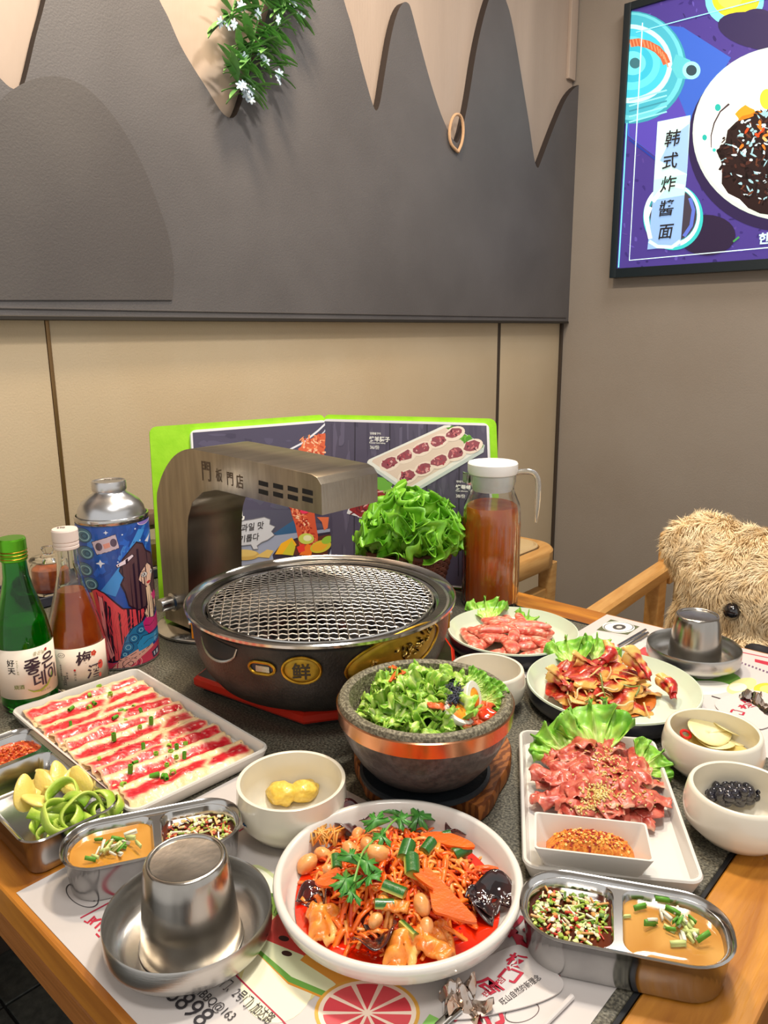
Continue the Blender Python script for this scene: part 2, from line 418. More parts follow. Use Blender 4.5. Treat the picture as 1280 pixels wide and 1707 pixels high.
# hanging garland
m_leaf = mat('garland_leaf', (70, 130, 62), .45, c2=(140, 184, 110), scale=12)
m_fl = mat('garland_flower', (196, 214, 232), .6)
gar = thing('hanging_garland', 'artificial green garland with tiny pale blue flowers hanging over a pale tooth', 'garland')
XG = XP+.03
stems = [[(455, -60), (440, 0), (425, 50), (418, 90), (412, 130), (403, 158)], [(480, -50), (470, 10), (452, 60), (445, 100), (452, 130)], [(410, -60), (395, -10), (385, 25), (372, 40)], [(470, -60), (478, -20), (475, 10), (486, 16)], [(430, 60), (405, 85), (395, 115), (400, 150)]]
leaf_me = None; fl_me = None; rg = random.Random(3)
def leaf_vf(L=.062, w=.016):
    return sheet(lambda u, v: ((u-.5)*w*sin(pi*min(1, v*.96+.04))**.7, v*L, .008*sin(v*2.2)-abs(u-.5)*-.004), 3, 6, 0)
for st in stems:
    pth = smooth_path([onX(x, y, XG+rg.uniform(-.012, .012)) for x, y in st], 6)
    mk('stem', tube(pth, .0022, 5), m_leaf, gar)
    for i, p in enumerate(pth):
        for k in range(2):
            if i % 9 == 8 and k == 0 or i == len(pth)-1:
                if fl_me is None:
                    b = MB()
                    for q in range(6): b.add(blob(.006, .0032, .0016, 0, sub=1), TM((.006*cos(q*pi/3), .006*sin(q*pi/3), .001), (0, 0, q*pi/3)))
                    b.add(blob(.002, .002, .002, 0, sub=1)); t = b.build('flower', m_fl, gar); fl_me = t.data
                else: t = bpy.data.objects.new('flower', fl_me); COL.objects.link(t); t.parent = gar
                t.location = p+Vector((.012, rg.uniform(-.02, .02), rg.uniform(-.02, .01))); t.rotation_euler = (rg.uniform(-.5, .5), pi/2+rg.uniform(-.4, .4), 0); t.scale = (1.0,)*3
                continue
            if leaf_me is None: t = mk('leaf', leaf_vf(), m_leaf, gar); leaf_me = t.data
            else: t = bpy.data.objects.new('leaf', leaf_me); COL.objects.link(t); t.parent = gar
            t.location = p
            d = Vector((rg.uniform(.0, .55), rg.choice((-1, 1))*rg.uniform(.4, 1), rg.uniform(-.9, .45))).normalized()
            t.rotation_euler = d.to_track_quat('Y', 'Z').to_euler(); s = rg.uniform(.7, 1.25); t.scale = (s, s, s)

# ---------------------------------------------------------------- light box picture on the right wall
YP = YW-.04
PX0, PX1 = onY(1036, 300, YP).x, -.40
PZ0, PZ1 = .655, 1.432
m_frame = mat('black_frame', (28, 38, 44), .35)
box = thing('picture_light_box', 'backlit food picture in a thin black frame on the right wall', 'light box')
mk('frame', bx(PX0-.022, PX1+.02, YP+.004, YW-.001, PZ0-.03, PZ1+.022, .002), m_frame, box)
for a in (bx(PX0-.022, PX0, YP-.006, YP+.005, PZ0-.03, PZ1+.022, .001), bx(PX1, PX1+.02, YP-.006, YP+.005, PZ0-.03, PZ1+.022, .001),
          bx(PX0, PX1, YP-.006, YP+.005, PZ0-.03, PZ0, .001), bx(PX0, PX1, YP-.006, YP+.005, PZ1, PZ1+.022, .001)):
    mk('frame_rail', a, m_frame, box)
class PP(Print):
    def __init__(s, cv): super().__init__(); s.cv = cv
    def conv(s): s.p = [([s.cv(x, y) for x, y in e[0]],)+tuple(e[1:]) for e in s.p]; return s
def cvp(x, y): p = onY(x, y, YP); return (p.x, p.z)
P = PP(cvp); R_ = random.Random(5)
_rs = random.getstate(); random.seed(5)
P.poly([(1015, -40), (1500, -160), (1500, 520), (1015, 520)], (72, 58, 132))
for i in range(300):
    x, y = random.uniform(1030, 1290), random.uniform(0, 450)
    P.blotch(x, y, random.uniform(2, 6), random.uniform(1, 3), random.choice([(92, 78, 160), (58, 46, 112), (84, 66, 140), (52, 42, 100)]), 6, .4, random.uniform(0, 3))
P.poly([(1138, 45), (1218, 96), (1180, 160), (1150, 209), (1100, 267), (1046, 226), (1046, 100), (1090, 40)], (58, 96, 190))
P.poly([(1150, 209), (1100, 267), (1048, 226), (1048, 205), (1100, 190), (1130, 160)], (84, 70, 168))
P.line([(1048, 232), (1100, 272)], 3, (40, 60, 150))
for cx, cy, rx, ry, c in ((1050, 112, 94, 94, (60, 150, 170)), (1050, 110, 90, 90, (104, 196, 208)), (1048, 108, 84, 84, (72, 170, 190)), (1048, 106, 72, 66, (190, 238, 236)), (1046, 105, 66, 58, (70, 190, 214)), (1050, 105, 50, 45, (96, 206, 224)), (1052, 105, 36, 32, (60, 180, 206)), (1054, 105, 22, 20, (110, 214, 226)), (1058, 105, 9, 9, (60, 110, 120))):
    P.ell(cx, cy, rx, ry, c, 40)
for k in range(5): P.line([(1048+i*9, 150+k*9+ (70-i*10)*.25*(1 if i < 5 else 1)) for i in range(8)], 2.5, random.choice([(140, 220, 220), (60, 140, 160), (90, 190, 180)]))
P.poly([(1126, 90), (1150, 100), (1158, 122), (1148, 132), (1128, 130), (1118, 112)], (90, 186, 196)); P.ell(1152, 117, 15, 15, (150, 226, 226)); P.ell(1152, 117, 9, 9, (50, 70, 80))
hand = [(1050, 72), (1064, 70), (1080, 74), (1095, 82), (1106, 94), (1111, 106)]
P.line(hand, 13, (190, 96, 60))
for i in range(14):
    t = i/13*5; k = min(4, int(t)); u = t-k; x = hand[k][0]*(1-u)+hand[k+1][0]*u; y = hand[k][1]*(1-u)+hand[k+1][1]*u
    P.line([(x-1, y-6), (x+2, y+6)], 2, (226, 140, 100))
P.ell(1224, 0, 49, 44, (120, 214, 214)); P.ell(1226, -4, 40, 34, (206, 190, 50)); P.ell(1216, -8, 22, 22, (226, 216, 90)); P.ell(1262, 36, 30, 22, (52, 44, 78)); P.ell(1224, 0, 0.1, .1, (0, 0, 0))
P.ell(1265, 52, 70, 30, (50, 42, 78), rot=.2)
P.ell(1306, 236, 160, 150, (46, 36, 72), 60); P.ell(1312, 222, 158, 146, (196, 214, 204), 60); P.ell(1312, 219, 154, 142, (244, 246, 240), 60); P.ell(1312, 222, 128, 116, (232, 242, 234), 60)
P.ell(1196, 179, 5, 6, (40, 170, 160)); P.ell(1174, 229, 4, 5, (40, 170, 160)); P.ell(1190, 250, 3, 3, (60, 190, 180))
P.line([(1215, 173), (1200, 186), (1190, 205), (1185, 225), (1185, 246)], [3.5, 2.5, 2.5, 2, 1.5], (70, 56, 60))
P.blotch(1242, 190, 16, 14, (226, 150, 40), 12, .15); P.ell(1278, 165, 12, 17, (212, 206, 60)); P.blotch(1262, 200, 30, 14, (206, 120, 30), 12, .2)
P.blotch(1300, 270, 104, 86, (40, 26, 26), 30, .06)
for i in range(520):
    a = random.uniform(0, 2*pi); r = sqrt(random.random()); x = 1300+r*102*cos(a); y = 262+r*82*sin(a)
    P.blotch(x, y, random.uniform(2, 7), random.uniform(1.2, 3), random.choice([(26, 16, 18), (70, 40, 34), (150, 190, 200), (34, 22, 24), (200, 220, 226), (96, 56, 40), (20, 12, 12), (50, 32, 30)]), 6, .4, random.uniform(0, 3))
for i in range(16): P.blotch(1262+random.uniform(-30, 40), 228+random.uniform(-22, 22), 6, 2.4, random.choice([(206, 70, 30), (226, 120, 40), (240, 180, 110)]), 6, .3, random.uniform(0, 3))
P.ell(1178, 392, 48, 34, (46, 36, 60)); P.ell(1122, 362, 50, 55, (60, 190, 190), 48); P.ell(1120, 359, 47, 53, (216, 246, 240), 48); P.ell(1121, 358, 41, 46, (60, 150, 160), 40); P.ell(1122, 358, 39, 44, (66, 60, 72), 40)
P.line([(1150, 330), (1156, 350), (1152, 376), (1140, 394)], 6, (92, 112, 200))
P.poly([(1096, 203), (1151, 192), (1145, 290), (1090, 300)], (196, 228, 226)); P.poly([(1119, 230), (1149, 206), (1145, 290), (1100, 268)], (150, 186, 226)); P.poly([(1090, 300), (1145, 290), (1141, 325), (1088, 334)], (180, 236, 226))
P.poly([(1088, 334), (1141, 325), (1134, 410), (1079, 416)], (142, 178, 226)); P.line([(1082, 402), (1096, 411), (1120, 412), (1134, 402)], 6, (200, 240, 240))
P.line([(1088, 336), (1104, 316), (1122, 308), (1140, 312)], 7, (226, 250, 240)); P.line([(1084, 345), (1078, 362), (1080, 380), (1084, 398)], 7, (226, 250, 240))
P.line([(1071, 38), (1062, 200), (1049, 434), (1300, 411)], 1.8, (214, 250, 250)); P.line([(1060, 54), (1150, 30), (1290, -6)], 1.6, (150, 226, 240)); P.line([(1045, 205), (1038, 330), (1031, 446)], 2.2, (120, 220, 240))
P.line([(1222, 403), (1232, 395)], 3, (70, 150, 80))
P.conv(); random.setstate(_rs)
clip = [((PX0, 0), (-1, 0)), ((PX1, 0), (1, 0)), ((0, PZ0), (0, -1)), ((0, PZ1), (0, 1))]
m_post = attr_mat('lit_poster_print', .35, emit=.62)
P.build('lit_picture', lambda x, y, h: Vector((x, YP+.003-h, y)), m_post, box, dh=4e-6, h0=0, clip=clip)
m_ink = mat('black_ink', (34, 30, 34), .6)
m_wh = mat('white_ink', (240, 240, 236), .6)
m_whl = mat('lit_white_lettering', (190, 235, 235), .6, emit=.7)
for i, (ch, x, y) in enumerate((('韩', 1120, 231), ('式', 1116, 268), ('炸', 1113, 306), ('醬', 1110, 346), ('面', 1109, 384))):
    p = onY(x-13, y+13, YP); text('lettering', ch, lambda X, Y, h: Vector((X, YP-h-.003, Y)), m_ink, box, .050, (p.x, p.z), offset=.012, shear=.12, h=.001)
p = onY(1264, 406, YP); text('lettering', '한국', lambda X, Y, h: Vector((X, YP-h-.003, Y)), m_whl, box, .034, (p.x, p.z), offset=.03, h=.001)

# ================================================================ THE TABLE
TX0, TX1, TY0, TY1 = -1.43, -.10, .197, 1.125; SX1, SY0, SY1 = -.168, .256, 1.062
m_wood = mat('oak_table_wood', (146, 84, 18), .42, c2=(202, 134, 42), scale=26, stretch=(.22, 1.6, 1), lo=.3, hi=.7, detail=8, bump=.5, bscale=60, bstretch=(.25, 3, 1), coat=.15, dist=.8)
m_woody = mat('oak_table_wood_cross', (146, 84, 18), .42, c2=(206, 142, 50), scale=26, stretch=(1.6, .22, 1), lo=.3, hi=.7, detail=8, bump=.5, bscale=60, bstretch=(3, .25, 1), coat=.15, dist=.8)
m_wedge = mat('oak_table_edge', (140, 84, 30), .45, c2=(160, 100, 42), scale=30, stretch=(.12, 1, 3), detail=8, bump=.5, bscale=60, bstretch=(.2, 2, 4), dist=.5)
m_stone = mat('dark_granite', (62, 60, 52), .42, c2=(128, 124, 108), scale=420, lo=.4, hi=.68, detail=6, bump=.25, bscale=500)
m_strip = mat('black_metal_strip', (36, 38, 42), .4, .5)
tb = thing('dining_table', 'large dining table with dark granite centre, black strip and oak border', 'table', (-.76, .66, ZF))
def onT(o): o.parent = tb; o.matrix_parent_inverse = Matrix.Translation((.76, -.66, -ZF)); return o
onT(mk('stone_top', bx(TX0, SX1-.004, SY0+.004, SY1-.004, -.03, 0, .0008), m_stone))
for a in (bx(TX0, SX1, SY0, SY0+.0035, -.03, .0004, .0002), bx(TX0, SX1, SY1-.0035, SY1, -.03, .0004, .0002), bx(SX1-.0035, SX1, SY0+.004, SY1-.004, -.03, .0004, .0002)):
    onT(mk('metal_strip', a, m_strip))
onT(mk('border_board', bx(TX0, SX1, TY0, SY0-.0005, -.03, 0, .0015), m_wood)); onT(mk('border_board', bx(TX0, SX1, SY1+.0005, TY1, -.03, 0, .0015), m_wood))
onT(mk('border_board', bx(SX1+.0005, TX1, TY0, TY1, -.03, 0, .0015), m_woody))
onT(mk('edge_board', bx(TX0, TX1, TY0+.001, TY0+.03, -.064, -.0305, .004), m_wedge)); onT(mk('edge_board', bx(TX0, TX1, TY1-.03, TY1-.001, -.064, -.0305, .004), m_wedge))
onT(mk('edge_board', bx(TX1-.03, TX1-.001, TY0+.031, TY1-.031, -.064, -.0305, .004), m_wedge))
for x in (-1.33, -.2):
    for y in (.30, 1.02): onT(mk('leg', bx(x-.03, x+.03, y-.03, y+.03, ZF, -.031, .003), m_strip))

# ---------------------------------------------------------------- placemats (printed paper)
m_print = attr_mat('printed_paper', .55, bump=0)
m_paper = mat('white_paper', (208, 202, 200), .6)
def flat(x, y, h): return Vector((x, y, .0006+h))
def cvz(x, y): p = onZ(x, y, .001); return (p.x, p.y)
def fruit_slice(P, c, rx, ry, rot, rind, pith, flesh, seg, n=9):
    P.ell(*c, rx, ry, rind, 40, rot); P.ell(*c, rx*.93, ry*.93, pith, 40, rot)
    for i in range(n):
        a0 = 2*pi*i/n+.06; a1 = 2*pi*(i+1)/n-.06
        pts = [(.08*cos((a0+a1)/2), .08*sin((a0+a1)/2))]+[(.84*cos(a0+(a1-a0)*k/6), .84*sin(a0+(a1-a0)*k/6)) for k in range(7)]
        P.poly([(c[0]+x*rx*cos(rot)-y*ry*sin(rot), c[1]+x*rx*sin(rot)+y*ry*cos(rot)) for x, y in pts], flesh if i % 2 else seg)
mat1 = tag(mk('paper_placemat', bx(-.597, -.182, .203, .488, .0001, .0006, .0001), m_paper), 'white paper placemat with printed fruit, red calligraphy and phone number under the front dishes', 'placemat', 'paper placemats')
P = PP(cvz); _rs = random.getstate(); random.seed(8)
# pale melon, kiwi, watermelon, grapefruit
P.ell(455, 1490, 60, 24, (206, 214, 160), rot=.9); P.ell(453, 1488, 52, 18, (238, 240, 214), rot=.9)
P.ell(452, 1540, 46, 52, (70, 120, 40)); P.ell(452, 1540, 41, 46, (128, 178, 62)); P.ell(450, 1538, 12, 14, (226, 232, 170))
for i in range(22): a = 2*pi*i/22; P.line([(450+16*cos(a), 1538+18*sin(a)), (450+27*cos(a), 1538+31*sin(a))], 1.4, (40, 60, 20))
P.ell(470, 1610, 75, 70, (226, 214, 150), rot=.4); P.ell(462, 1640, 60, 66, (240, 236, 206), rot=.4)
wm = [(425, 1560), (470, 1520), (560, 1545), (640, 1600), (632, 1632), (590, 1652), (540, 1650), (490, 1628)]
P.poly([(412, 1572), (425, 1556), (480, 1524), (640, 1590), (640, 1640), (600, 1664), (548, 1668), (480, 1640)], (226, 150, 40)); P.poly([(412, 1572), (425, 1556), (500, 1600), (560, 1650), (548, 1664), (480, 1636)], (106, 166, 66)); P.poly([(418, 1570), (430, 1556), (505, 1592), (560, 1640), (548, 1654), (486, 1628)], (232, 238, 200))
P.poly([(428, 1560), (470, 1516), (560, 1545), (600, 1600), (558, 1638), (510, 1594)], (222, 70, 66)); P.poly([(560, 1545), (640, 1592), (632, 1628), (600, 1648), (562, 1640), (500, 1600), (540, 1560)], (232, 160, 60))
for x, y in ((473, 1564), (478, 1589), (520, 1560), (505, 1575)): P.ell(x, y, 9, 4.5, (60, 20, 20), rot=.2)
fruit_slice(P, (612, 1688), 88, 58, 0, (226, 170, 70), (246, 226, 206), (214, 62, 74), (224, 82, 90), 10)
P.ell(700, 1730, 50, 20, (120, 180, 80)); P.poly([(716, 1690), (760, 1712), (700, 1712)], (130, 190, 90))
# red brush strokes and script at the right
red = (186, 30, 58)
P.line([(134, 1530), (205, 1492), (400, 1384), (420, 1372)], 2.2, (176, 34, 66)); P.line([(385, 1617), (420, 1652), (470, 1700), (480, 1712)], 3, (176, 34, 66))
for L in ([(140, 1535), (146, 1538), (158, 1527)], [(150, 1541), (160, 1530)], [(158, 1547), (172, 1534)], [(164, 1552), (178, 1538)], [(172, 1560), (186, 1546)], [(160, 1556), (166, 1562)], [(152, 1536), (168, 1532), (176, 1536)]): P.line(L, 3.2, red)
P.ring(137, 1492, 30, 17, 2, (60, 56, 60), rot=.5); P.ring(870, 1687, 30, 16, 1.6, (80, 60, 64), rot=-.3)
P.conv(); random.setstate(_rs)
cl = [((-.5965, 0), (-1, 0)), ((-.1825, 0), (1, 0)), ((0, .2035), (0, -1)), ((0, .4875), (0, 1))]
P.build('printed_picture', flat, m_print, mat1, dh=4e-6, h0=5e-5, clip=cl)
def on_px_line(body, p0, p1, parent, m, z=.001, h=.0003, hgt=1.0, **k):
    a = onZ(*p0, z); b = onZ(*p1, z); d = b-a; L = d.length; ang = atan2(d.y, d.x)
    return text('lettering', body, lambda X, Y, hh: Vector((X, Y, z+hh)), m, parent, k.pop('size', .012), (a.x, a.y), rot=ang, fit=L, h=h, **k)
m_ink2 = mat('grey_black_ink', (52, 48, 52), .6); m_red = mat('red_ink', (186, 30, 58), .6)
on_px_line('THE BBQ', (116, 1478), (160, 1502), mat1, m_ink2, size=.009, offset=.02)
on_px_line('38898', (258, 1648), (330, 1712), mat1, m_ink2, size=.021, h=.0003)
on_px_line('LudianBBQ@163', (300, 1636), (382, 1702), mat1, m_ink2, size=.0095)
on_px_line('2号门、2号门) 加达路', (352, 1632), (446, 1708), mat1, m_ink2, size=.0105)
for ch_b, q0, q1, s_ in (('板', (872, 1590), (912, 1556), .030), ('店', (918, 1632), (962, 1592), .032), ('门', (752, 1700), (800, 1672), .026), ('的', (800, 1722), (850, 1694), .026)):
    on_px_line(ch_b, q0, q1, mat1, m_red, size=s_, offset=.03, shear=.25)
mat2 = tag(mk('paper_placemat', bx(-.522, -.12, .83, 1.12, .0001, .0006, .0001), m_paper), 'white paper placemat with printed melon and badge under the far steel cup', 'placemat', 'paper placemats')
P = PP(cvz); _rs = random.getstate(); random.seed(9)
P.poly([(994, 1050), (1018, 1032), (1066, 1044), (1046, 1058)], (92, 96, 66)); P.ell(1031, 1045, 27, 9.5, (238, 236, 226), rot=.05); P.ring(1031, 1045, 25, 8.5, 1.6, (60, 60, 60)); P.ell(1032, 1045, 11, 4.5, (70, 66, 64)); P.ell(1032, 1045, 5, 2, (200, 196, 190))
P.ell(1005, 1066, 30, 8, (206, 220, 170)); P.ell(1010, 1078, 40, 6, (226, 120, 130)); P.poly([(1048, 1082), (1080, 1078), (1092, 1095), (1078, 1100), (1050, 1092)], (214, 70, 74)); P.line([(1050, 1094), (1086, 1104)], 4, (226, 170, 60))
P.ell(1180, 1135, 56, 20, (108, 168, 60)); P.ell(1175, 1146, 45, 12, (232, 230, 220)); P.ell(1236, 1143, 26, 12, (226, 222, 150), rot=-.3); P.ell(1230, 1145, 15, 7, (240, 238, 206))
P.ell(1276, 1148, 20, 10, (240, 200, 50)); P.ell(1279, 1148, 13, 6, (250, 224, 120))
P.line([(1178, 1075), (1290, 1098)], 1.4, (190, 60, 80)); P.poly([(1258, 1098), (1285, 1104), (1285, 1110), (1258, 1103)], red)
P.line([(1186, 1160), (1206, 1166), (1230, 1161)], 2, (60, 50, 50))
for i in range(9): P.line([(1229+i*6, 1102+i*2.2), (1232+i*6, 1103+i*2.2)], 3, (110, 80, 110))
P.conv(); random.setstate(_rs)
P.build('printed_picture', flat, m_print, mat2, dh=4e-6, h0=5e-5, clip=[((-.5215, 0), (-1, 0)), ((-.1205, 0), (1, 0)), ((0, .8305), (0, -1)), ((0, 1.1195), (0, 1))])

# ================================================================ CHAIRS
m_chw = mat('pale_oak_chair', (206, 160, 98), .42, c2=(188, 138, 76), scale=22, stretch=(3, .4, 3), detail=6, dist=.5, bump=.2, bscale=60)
m_tan = mat('tan_leather', (200, 176, 134), .5, c2=(190, 164, 120), scale=8, bump=.3, bscale=160)
ch = thing('wooden_chair', 'pale oak chair with rounded seat rail and tan pad, beside the glass jug', 'chair', (-1.19, 1.64, ZF))
def onC(o, c, loc): o.parent = c; o.matrix_parent_inverse = Matrix.Translation(-Vector(loc)); return o
CL = (-1.19, 1.64, ZF); sx, sy, zt = .40, .44, -.125
rim = loft([rring(sx-.008, sy-.008, .085, zt-.052, 8, -1.2, 1.64), rring(sx, sy, .09, zt-.046, 8, -1.2, 1.64), rring(sx, sy, .09, zt-.006, 8, -1.2, 1.64), rring(sx-.01, sy-.01, .086, zt, 8, -1.2, 1.64), rring(sx-.07, sy-.07, .06, zt, 8, -1.2, 1.64), rring(sx-.076, sy-.076, .058, zt-.008, 8, -1.2, 1.64), rring(sx-.076, sy-.076, .058, zt-.052, 8, -1.2, 1.64)], cap0=False, cap1=False, closed=True)
onC(mk('seat_rail', rim, m_chw), ch, CL)
onC(mk('seat_pad', loft([rring(sx-.08, sy-.08, .056, zt-.03, 8, -1.2, 1.64), rring(sx-.08, sy-.08, .056, zt-.002, 8, -1.2, 1.64), rring(sx-.10, sy-.10, .05, zt+.008, 8, -1.2, 1.64), rring(sx-.2, sy-.2, .03, zt+.003, 8, -1.2, 1.64), rring(.02, .02, .005, zt-.004, 8, -1.2, 1.64)]), m_tan), ch, CL)
onC(mk('piping', tube([Vector(p) for p in rring(sx-.084, sy-.084, .055, zt+.003, 8, -1.2, 1.64)], .0035, 6, closed=True), m_tan), ch, CL)
for x in (-1.37, -1.03):
    for y in (1.46, 1.82): onC(mk('leg', loft([rring(.03, .03, .008, ZF, 3, x*.98-.02, y), rring(.042, .042, .01, zt-.045, 3, x, y)]), m_chw), ch, CL)
onC(mk('stretcher', bx(-1.05, -1.02, 1.48, 1.80, -.27, -.24, .003), m_chw), ch, CL)
onC(mk('apron', bx(-1.048, -1.018, 1.50, 1.62, -.205, -.172, .003), m_chw), ch, CL)

CL2 = (-.40, 1.55, ZF)
ch2 = thing('wooden_armchair', 'pale oak armchair facing the table, a fluffy bear sitting in it', 'chair', CL2)
for s, X in ((0, -.655), (1, -.12)):
    pth = [Vector((X, 1.20, -.155)), Vector((X, 1.34, -.10)), Vector((X, 1.52, -.088)), Vector((X, 1.69, -.078))]
    pth = smooth_path([(X, 1.24, -.105), (X, 1.40, -.096), (X, 1.55, -.088), (X, 1.70, -.08)], 4)
    rings = []
    for p in pth: rings.append([(p[0]+a, p[1], p[2]+b) for a, b in ((-.016, -.02), (.016, -.02), (.02, -.014), (.02, .006), (.014, .012), (-.014, .012), (-.02, .006), (-.02, -.014))])
    onC(mk('armrest', loft(rings), m_chw), ch2, CL2)
    onC(mk('leg', bx(X-.017, X+.017, 1.25, 1.285, ZF, -.122, .004), m_chw), ch2, CL2)
    onC(mk('leg', bx(X-.017, X+.017, 1.63, 1.67, ZF, -.098, .004), m_chw), ch2, CL2)
onC(mk('seat', rbox(.50, .46, .06, .04, -.36, .015, -.3875, 1.45), m_tan), ch2, CL2)
onC(mk('seat_rail', rbox(.498, .44, .04, .02, -.401, .004, -.3875, 1.45), m_chw), ch2, CL2)
onC(mk('backrest', rbox(.50, .045, .30, .02, -.33, .012, -.3875, 1.715), m_tan), ch2, CL2)
onC(mk('back_post', bx(-.655-.017, -.655+.017, 1.69, 1.72, -.12, .0, .004), m_chw), ch2, CL2)

# ---------------------------------------------------------------- the bear
def bear():
    m_fur = mat('cream_fur', (226, 198, 150), .85, c2=(240, 218, 180), scale=30, spec=.2)
    m_furd = mat('cream_fur_strands', (228, 198, 148), .8, c2=(250, 234, 200), scale=45, lo=.3, hi=.7, spec=.25)
    loc = (-.345, 1.50, -.30); dz = -.018
    t = thing('bear_plush', 'large cream fluffy bear with black eye and nose on the armchair', 'plush toy', loc)
    # balls: centre, radii
    B = [((-.345, 1.50, -.12), (.215, .125, .17)), ((-.33, 1.47, .0), (.205, .10, .115)), ((-.485, 1.49, .050), (.095, .055, .070)), ((-.17, 1.49, .05), (.09, .055, .065)),
         ((-.36, 1.40, -.125), (.085, .07, .06)), ((-.345, 1.52, -.22), (.20, .12, .08))]
    bm = bmesh.new()
    me = bpy.data.metaballs.new('mb'); me.resolution = .016; me.threshold = .05
    mo = bpy.data.objects.new('mb', me); COL.objects.link(mo)
    for c, r in B:
        e = me.elements.new(type='ELLIPSOID'); e.co = Vector(c)-Vector(loc)+Vector((0, 0, dz)); k = 1.18; e.radius = 1.0
        e.size_x, e.size_y, e.size_z = [x*k for x in r]; e.stiffness = 2
        e.radius = 1
    bpy.context.view_layer.update()
    dg = bpy.context.evaluated_depsgraph_get(); m2 = bpy.data.meshes.new_from_object(mo.evaluated_get(dg))
    bpy.data.objects.remove(mo)
    if len(m2.polygons) < 50:
        raise RuntimeError('metaball empty')
    for p in m2.polygons: p.use_smooth = True
    m2.materials.clear(); m2.materials.append(m_fur); m2.name = 'body'
    b = bpy.data.objects.new('body', m2); COL.objects.link(b); b.parent = t
    # fur: short curved tufts over the surface that faces the room
    import bisect
    m2.calc_loop_triangles(); V = [v.co.copy() for v in m2.vertices]
    tr = []; cum = []; s = 0
    for q in m2.loop_triangles:
        a, b_, c = (V[i] for i in q.vertices); n = (b_-a).cross(c-a); A = n.length/2
        if A == 0 or n.y/(2*A) > .45: continue
        s += A; tr.append((a, b_, c, n.normalized())); cum.append(s)
    rf = random.Random(4); fv = []; ff = []
    for i in range(46000):
        a, b_, c, n = tr[min(len(tr)-1, bisect.bisect(cum, rf.random()*s))]
        u, v = rf.random(), rf.random()
        if u+v > 1: u, v = 1-u, 1-v
        p = a+(b_-a)*u+(c-a)*v; w = p*26
        flow = Vector((noise.noise(w), noise.noise(w+Vector((9, 2, 5))), noise.noise(w+Vector((3, 8, 1)))-.55))
        tdir = flow-n*flow.dot(n)
        if tdir.length < 1e-5: tdir = n.orthogonal()
        tdir.normalize(); L = rf.uniform(.009, .02); wd = rf.uniform(.0007, .0013); sd = n.cross(tdir)*wd
        d1 = (n*.75+tdir*.6)*L*.5; d2 = (n*.55+tdir*1.1+Vector((rf.uniform(-.3, .3), 0, rf.uniform(-.3, .3))))*L
        o_ = len(fv); fv += [p-sd-n*.002, p+sd-n*.002, p+d1+sd*.8, p+d1-sd*.8, p+d2]
        ff += [(o_, o_+1, o_+2, o_+3), (o_+3, o_+2, o_+4)]
    fm = bpy.data.meshes.new('fur'); fm.from_pydata(fv, [], ff); fm.materials.append(m_furd)
    fo = bpy.data.objects.new('fur', fm); COL.objects.link(fo); fo.parent = t; fo['kind'] = 'stuff'
    m_eye = mat('glossy_black', (24, 22, 26), .08, coat=1)
    def face(px, py, back=.0):
        r = ray(px, py).normalized(); from mathutils.bvhtree import BVHTree
        bt = BVHTree.FromPolygons(V, [tuple(p.vertices) for p in m2.polygons]); h = bt.ray_cast(CAM-Vector(loc), r)
        return h[0] if h[0] is not None else (CAM+r*1.6-Vector(loc))
    e1_ = face(1222, 1018); e2_ = e1_+Vector((.19, -.0, -.02)); nn = face(1268, 1085)
    mk('eye', lathe([(0, -.008), (.014, -.006), (.0165, 0), (.014, .008), (.007, .013), (0, .0145)], 20), m_eye, t, loc=e1_-Vector((0, .006, 0)), rot=(radians(80), 0, -.5))
    mk('eye', lathe([(0, -.008), (.014, -.006), (.0165, 0), (.014, .008), (.007, .013), (0, .0145)], 20), m_eye, t, loc=(e2_.x, e2_.y, e2_.z), rot=(radians(80), 0, .4))
    mk('nose', blob(.024, .014, .017, .25, 1.4, 3), mat('black_felt', (38, 36, 40), .7), t, loc=nn-Vector((0, .012, 0)))
    return t
bear()
# ================================================================ TABLEWARE AND APPARATUS
from mathutils.bvhtree import BVHTree
def bvh(o):
    M = world_m(o); me = o.data
    return BVHTree.FromPolygons([M @ v.co for v in me.vertices], [tuple(p.vertices) for p in me.polygons])
def world_m(o):
    M = Matrix.Translation(o.location) @ o.rotation_euler.to_matrix().to_4x4() @ Matrix.Diagonal((*o.scale, 1))
    return (world_m(o.parent) @ o.matrix_parent_inverse @ M) if o.parent else M
def hit(b, px, py):
    h = b.ray_cast(CAM, ray(px, py).normalized()); return (h[0], h[1]) if h[0] is not None else (None, None)
def onD(px, py, p): r = ray(px, py); n = Vector((FW.x, FW.y, 0)).normalized(); return CAM+r*((Vector(p)-CAM).dot(n)/r.dot(n))

m_steel = mat('brushed_steel', (196, 194, 190), .26, 1, c2=(176, 174, 170), scale=14, stretch=(1, 1, 12), detail=6, bump=.06, bscale=40, bstretch=(2, 2, 40))
m_steelp = mat('polished_steel', (206, 205, 203), .16, 1, c2=(186, 185, 184), scale=30, detail=6)
m_steeld = mat('duct_steel', (176, 166, 152), .3, 1, c2=(150, 142, 130), scale=9, stretch=(8, 1, 1), detail=7, bump=.08, bscale=60, bstretch=(.5, 4, 1))
m_porc = mat('white_porcelain', (222, 218, 211), .22, coat=.6, sss=.0)
m_cream = mat('cream_porcelain', (226, 220, 204), .25, coat=.5)
m_mint = mat('mint_glaze', (214, 228, 206), .22, coat=.5)
m_navy = mat('dark_blue_glaze', (42, 44, 56), .3, coat=.3, c2=(56, 58, 70), scale=60)
m_iron = mat('black_cast_iron', (34, 32, 30), .42, c2=(58, 54, 50), scale=90, bump=.4, bscale=300)
m_gold = mat('worn_gold', (200, 156, 52), .32, 1, c2=(150, 112, 36), scale=60, bump=.2, bscale=160)
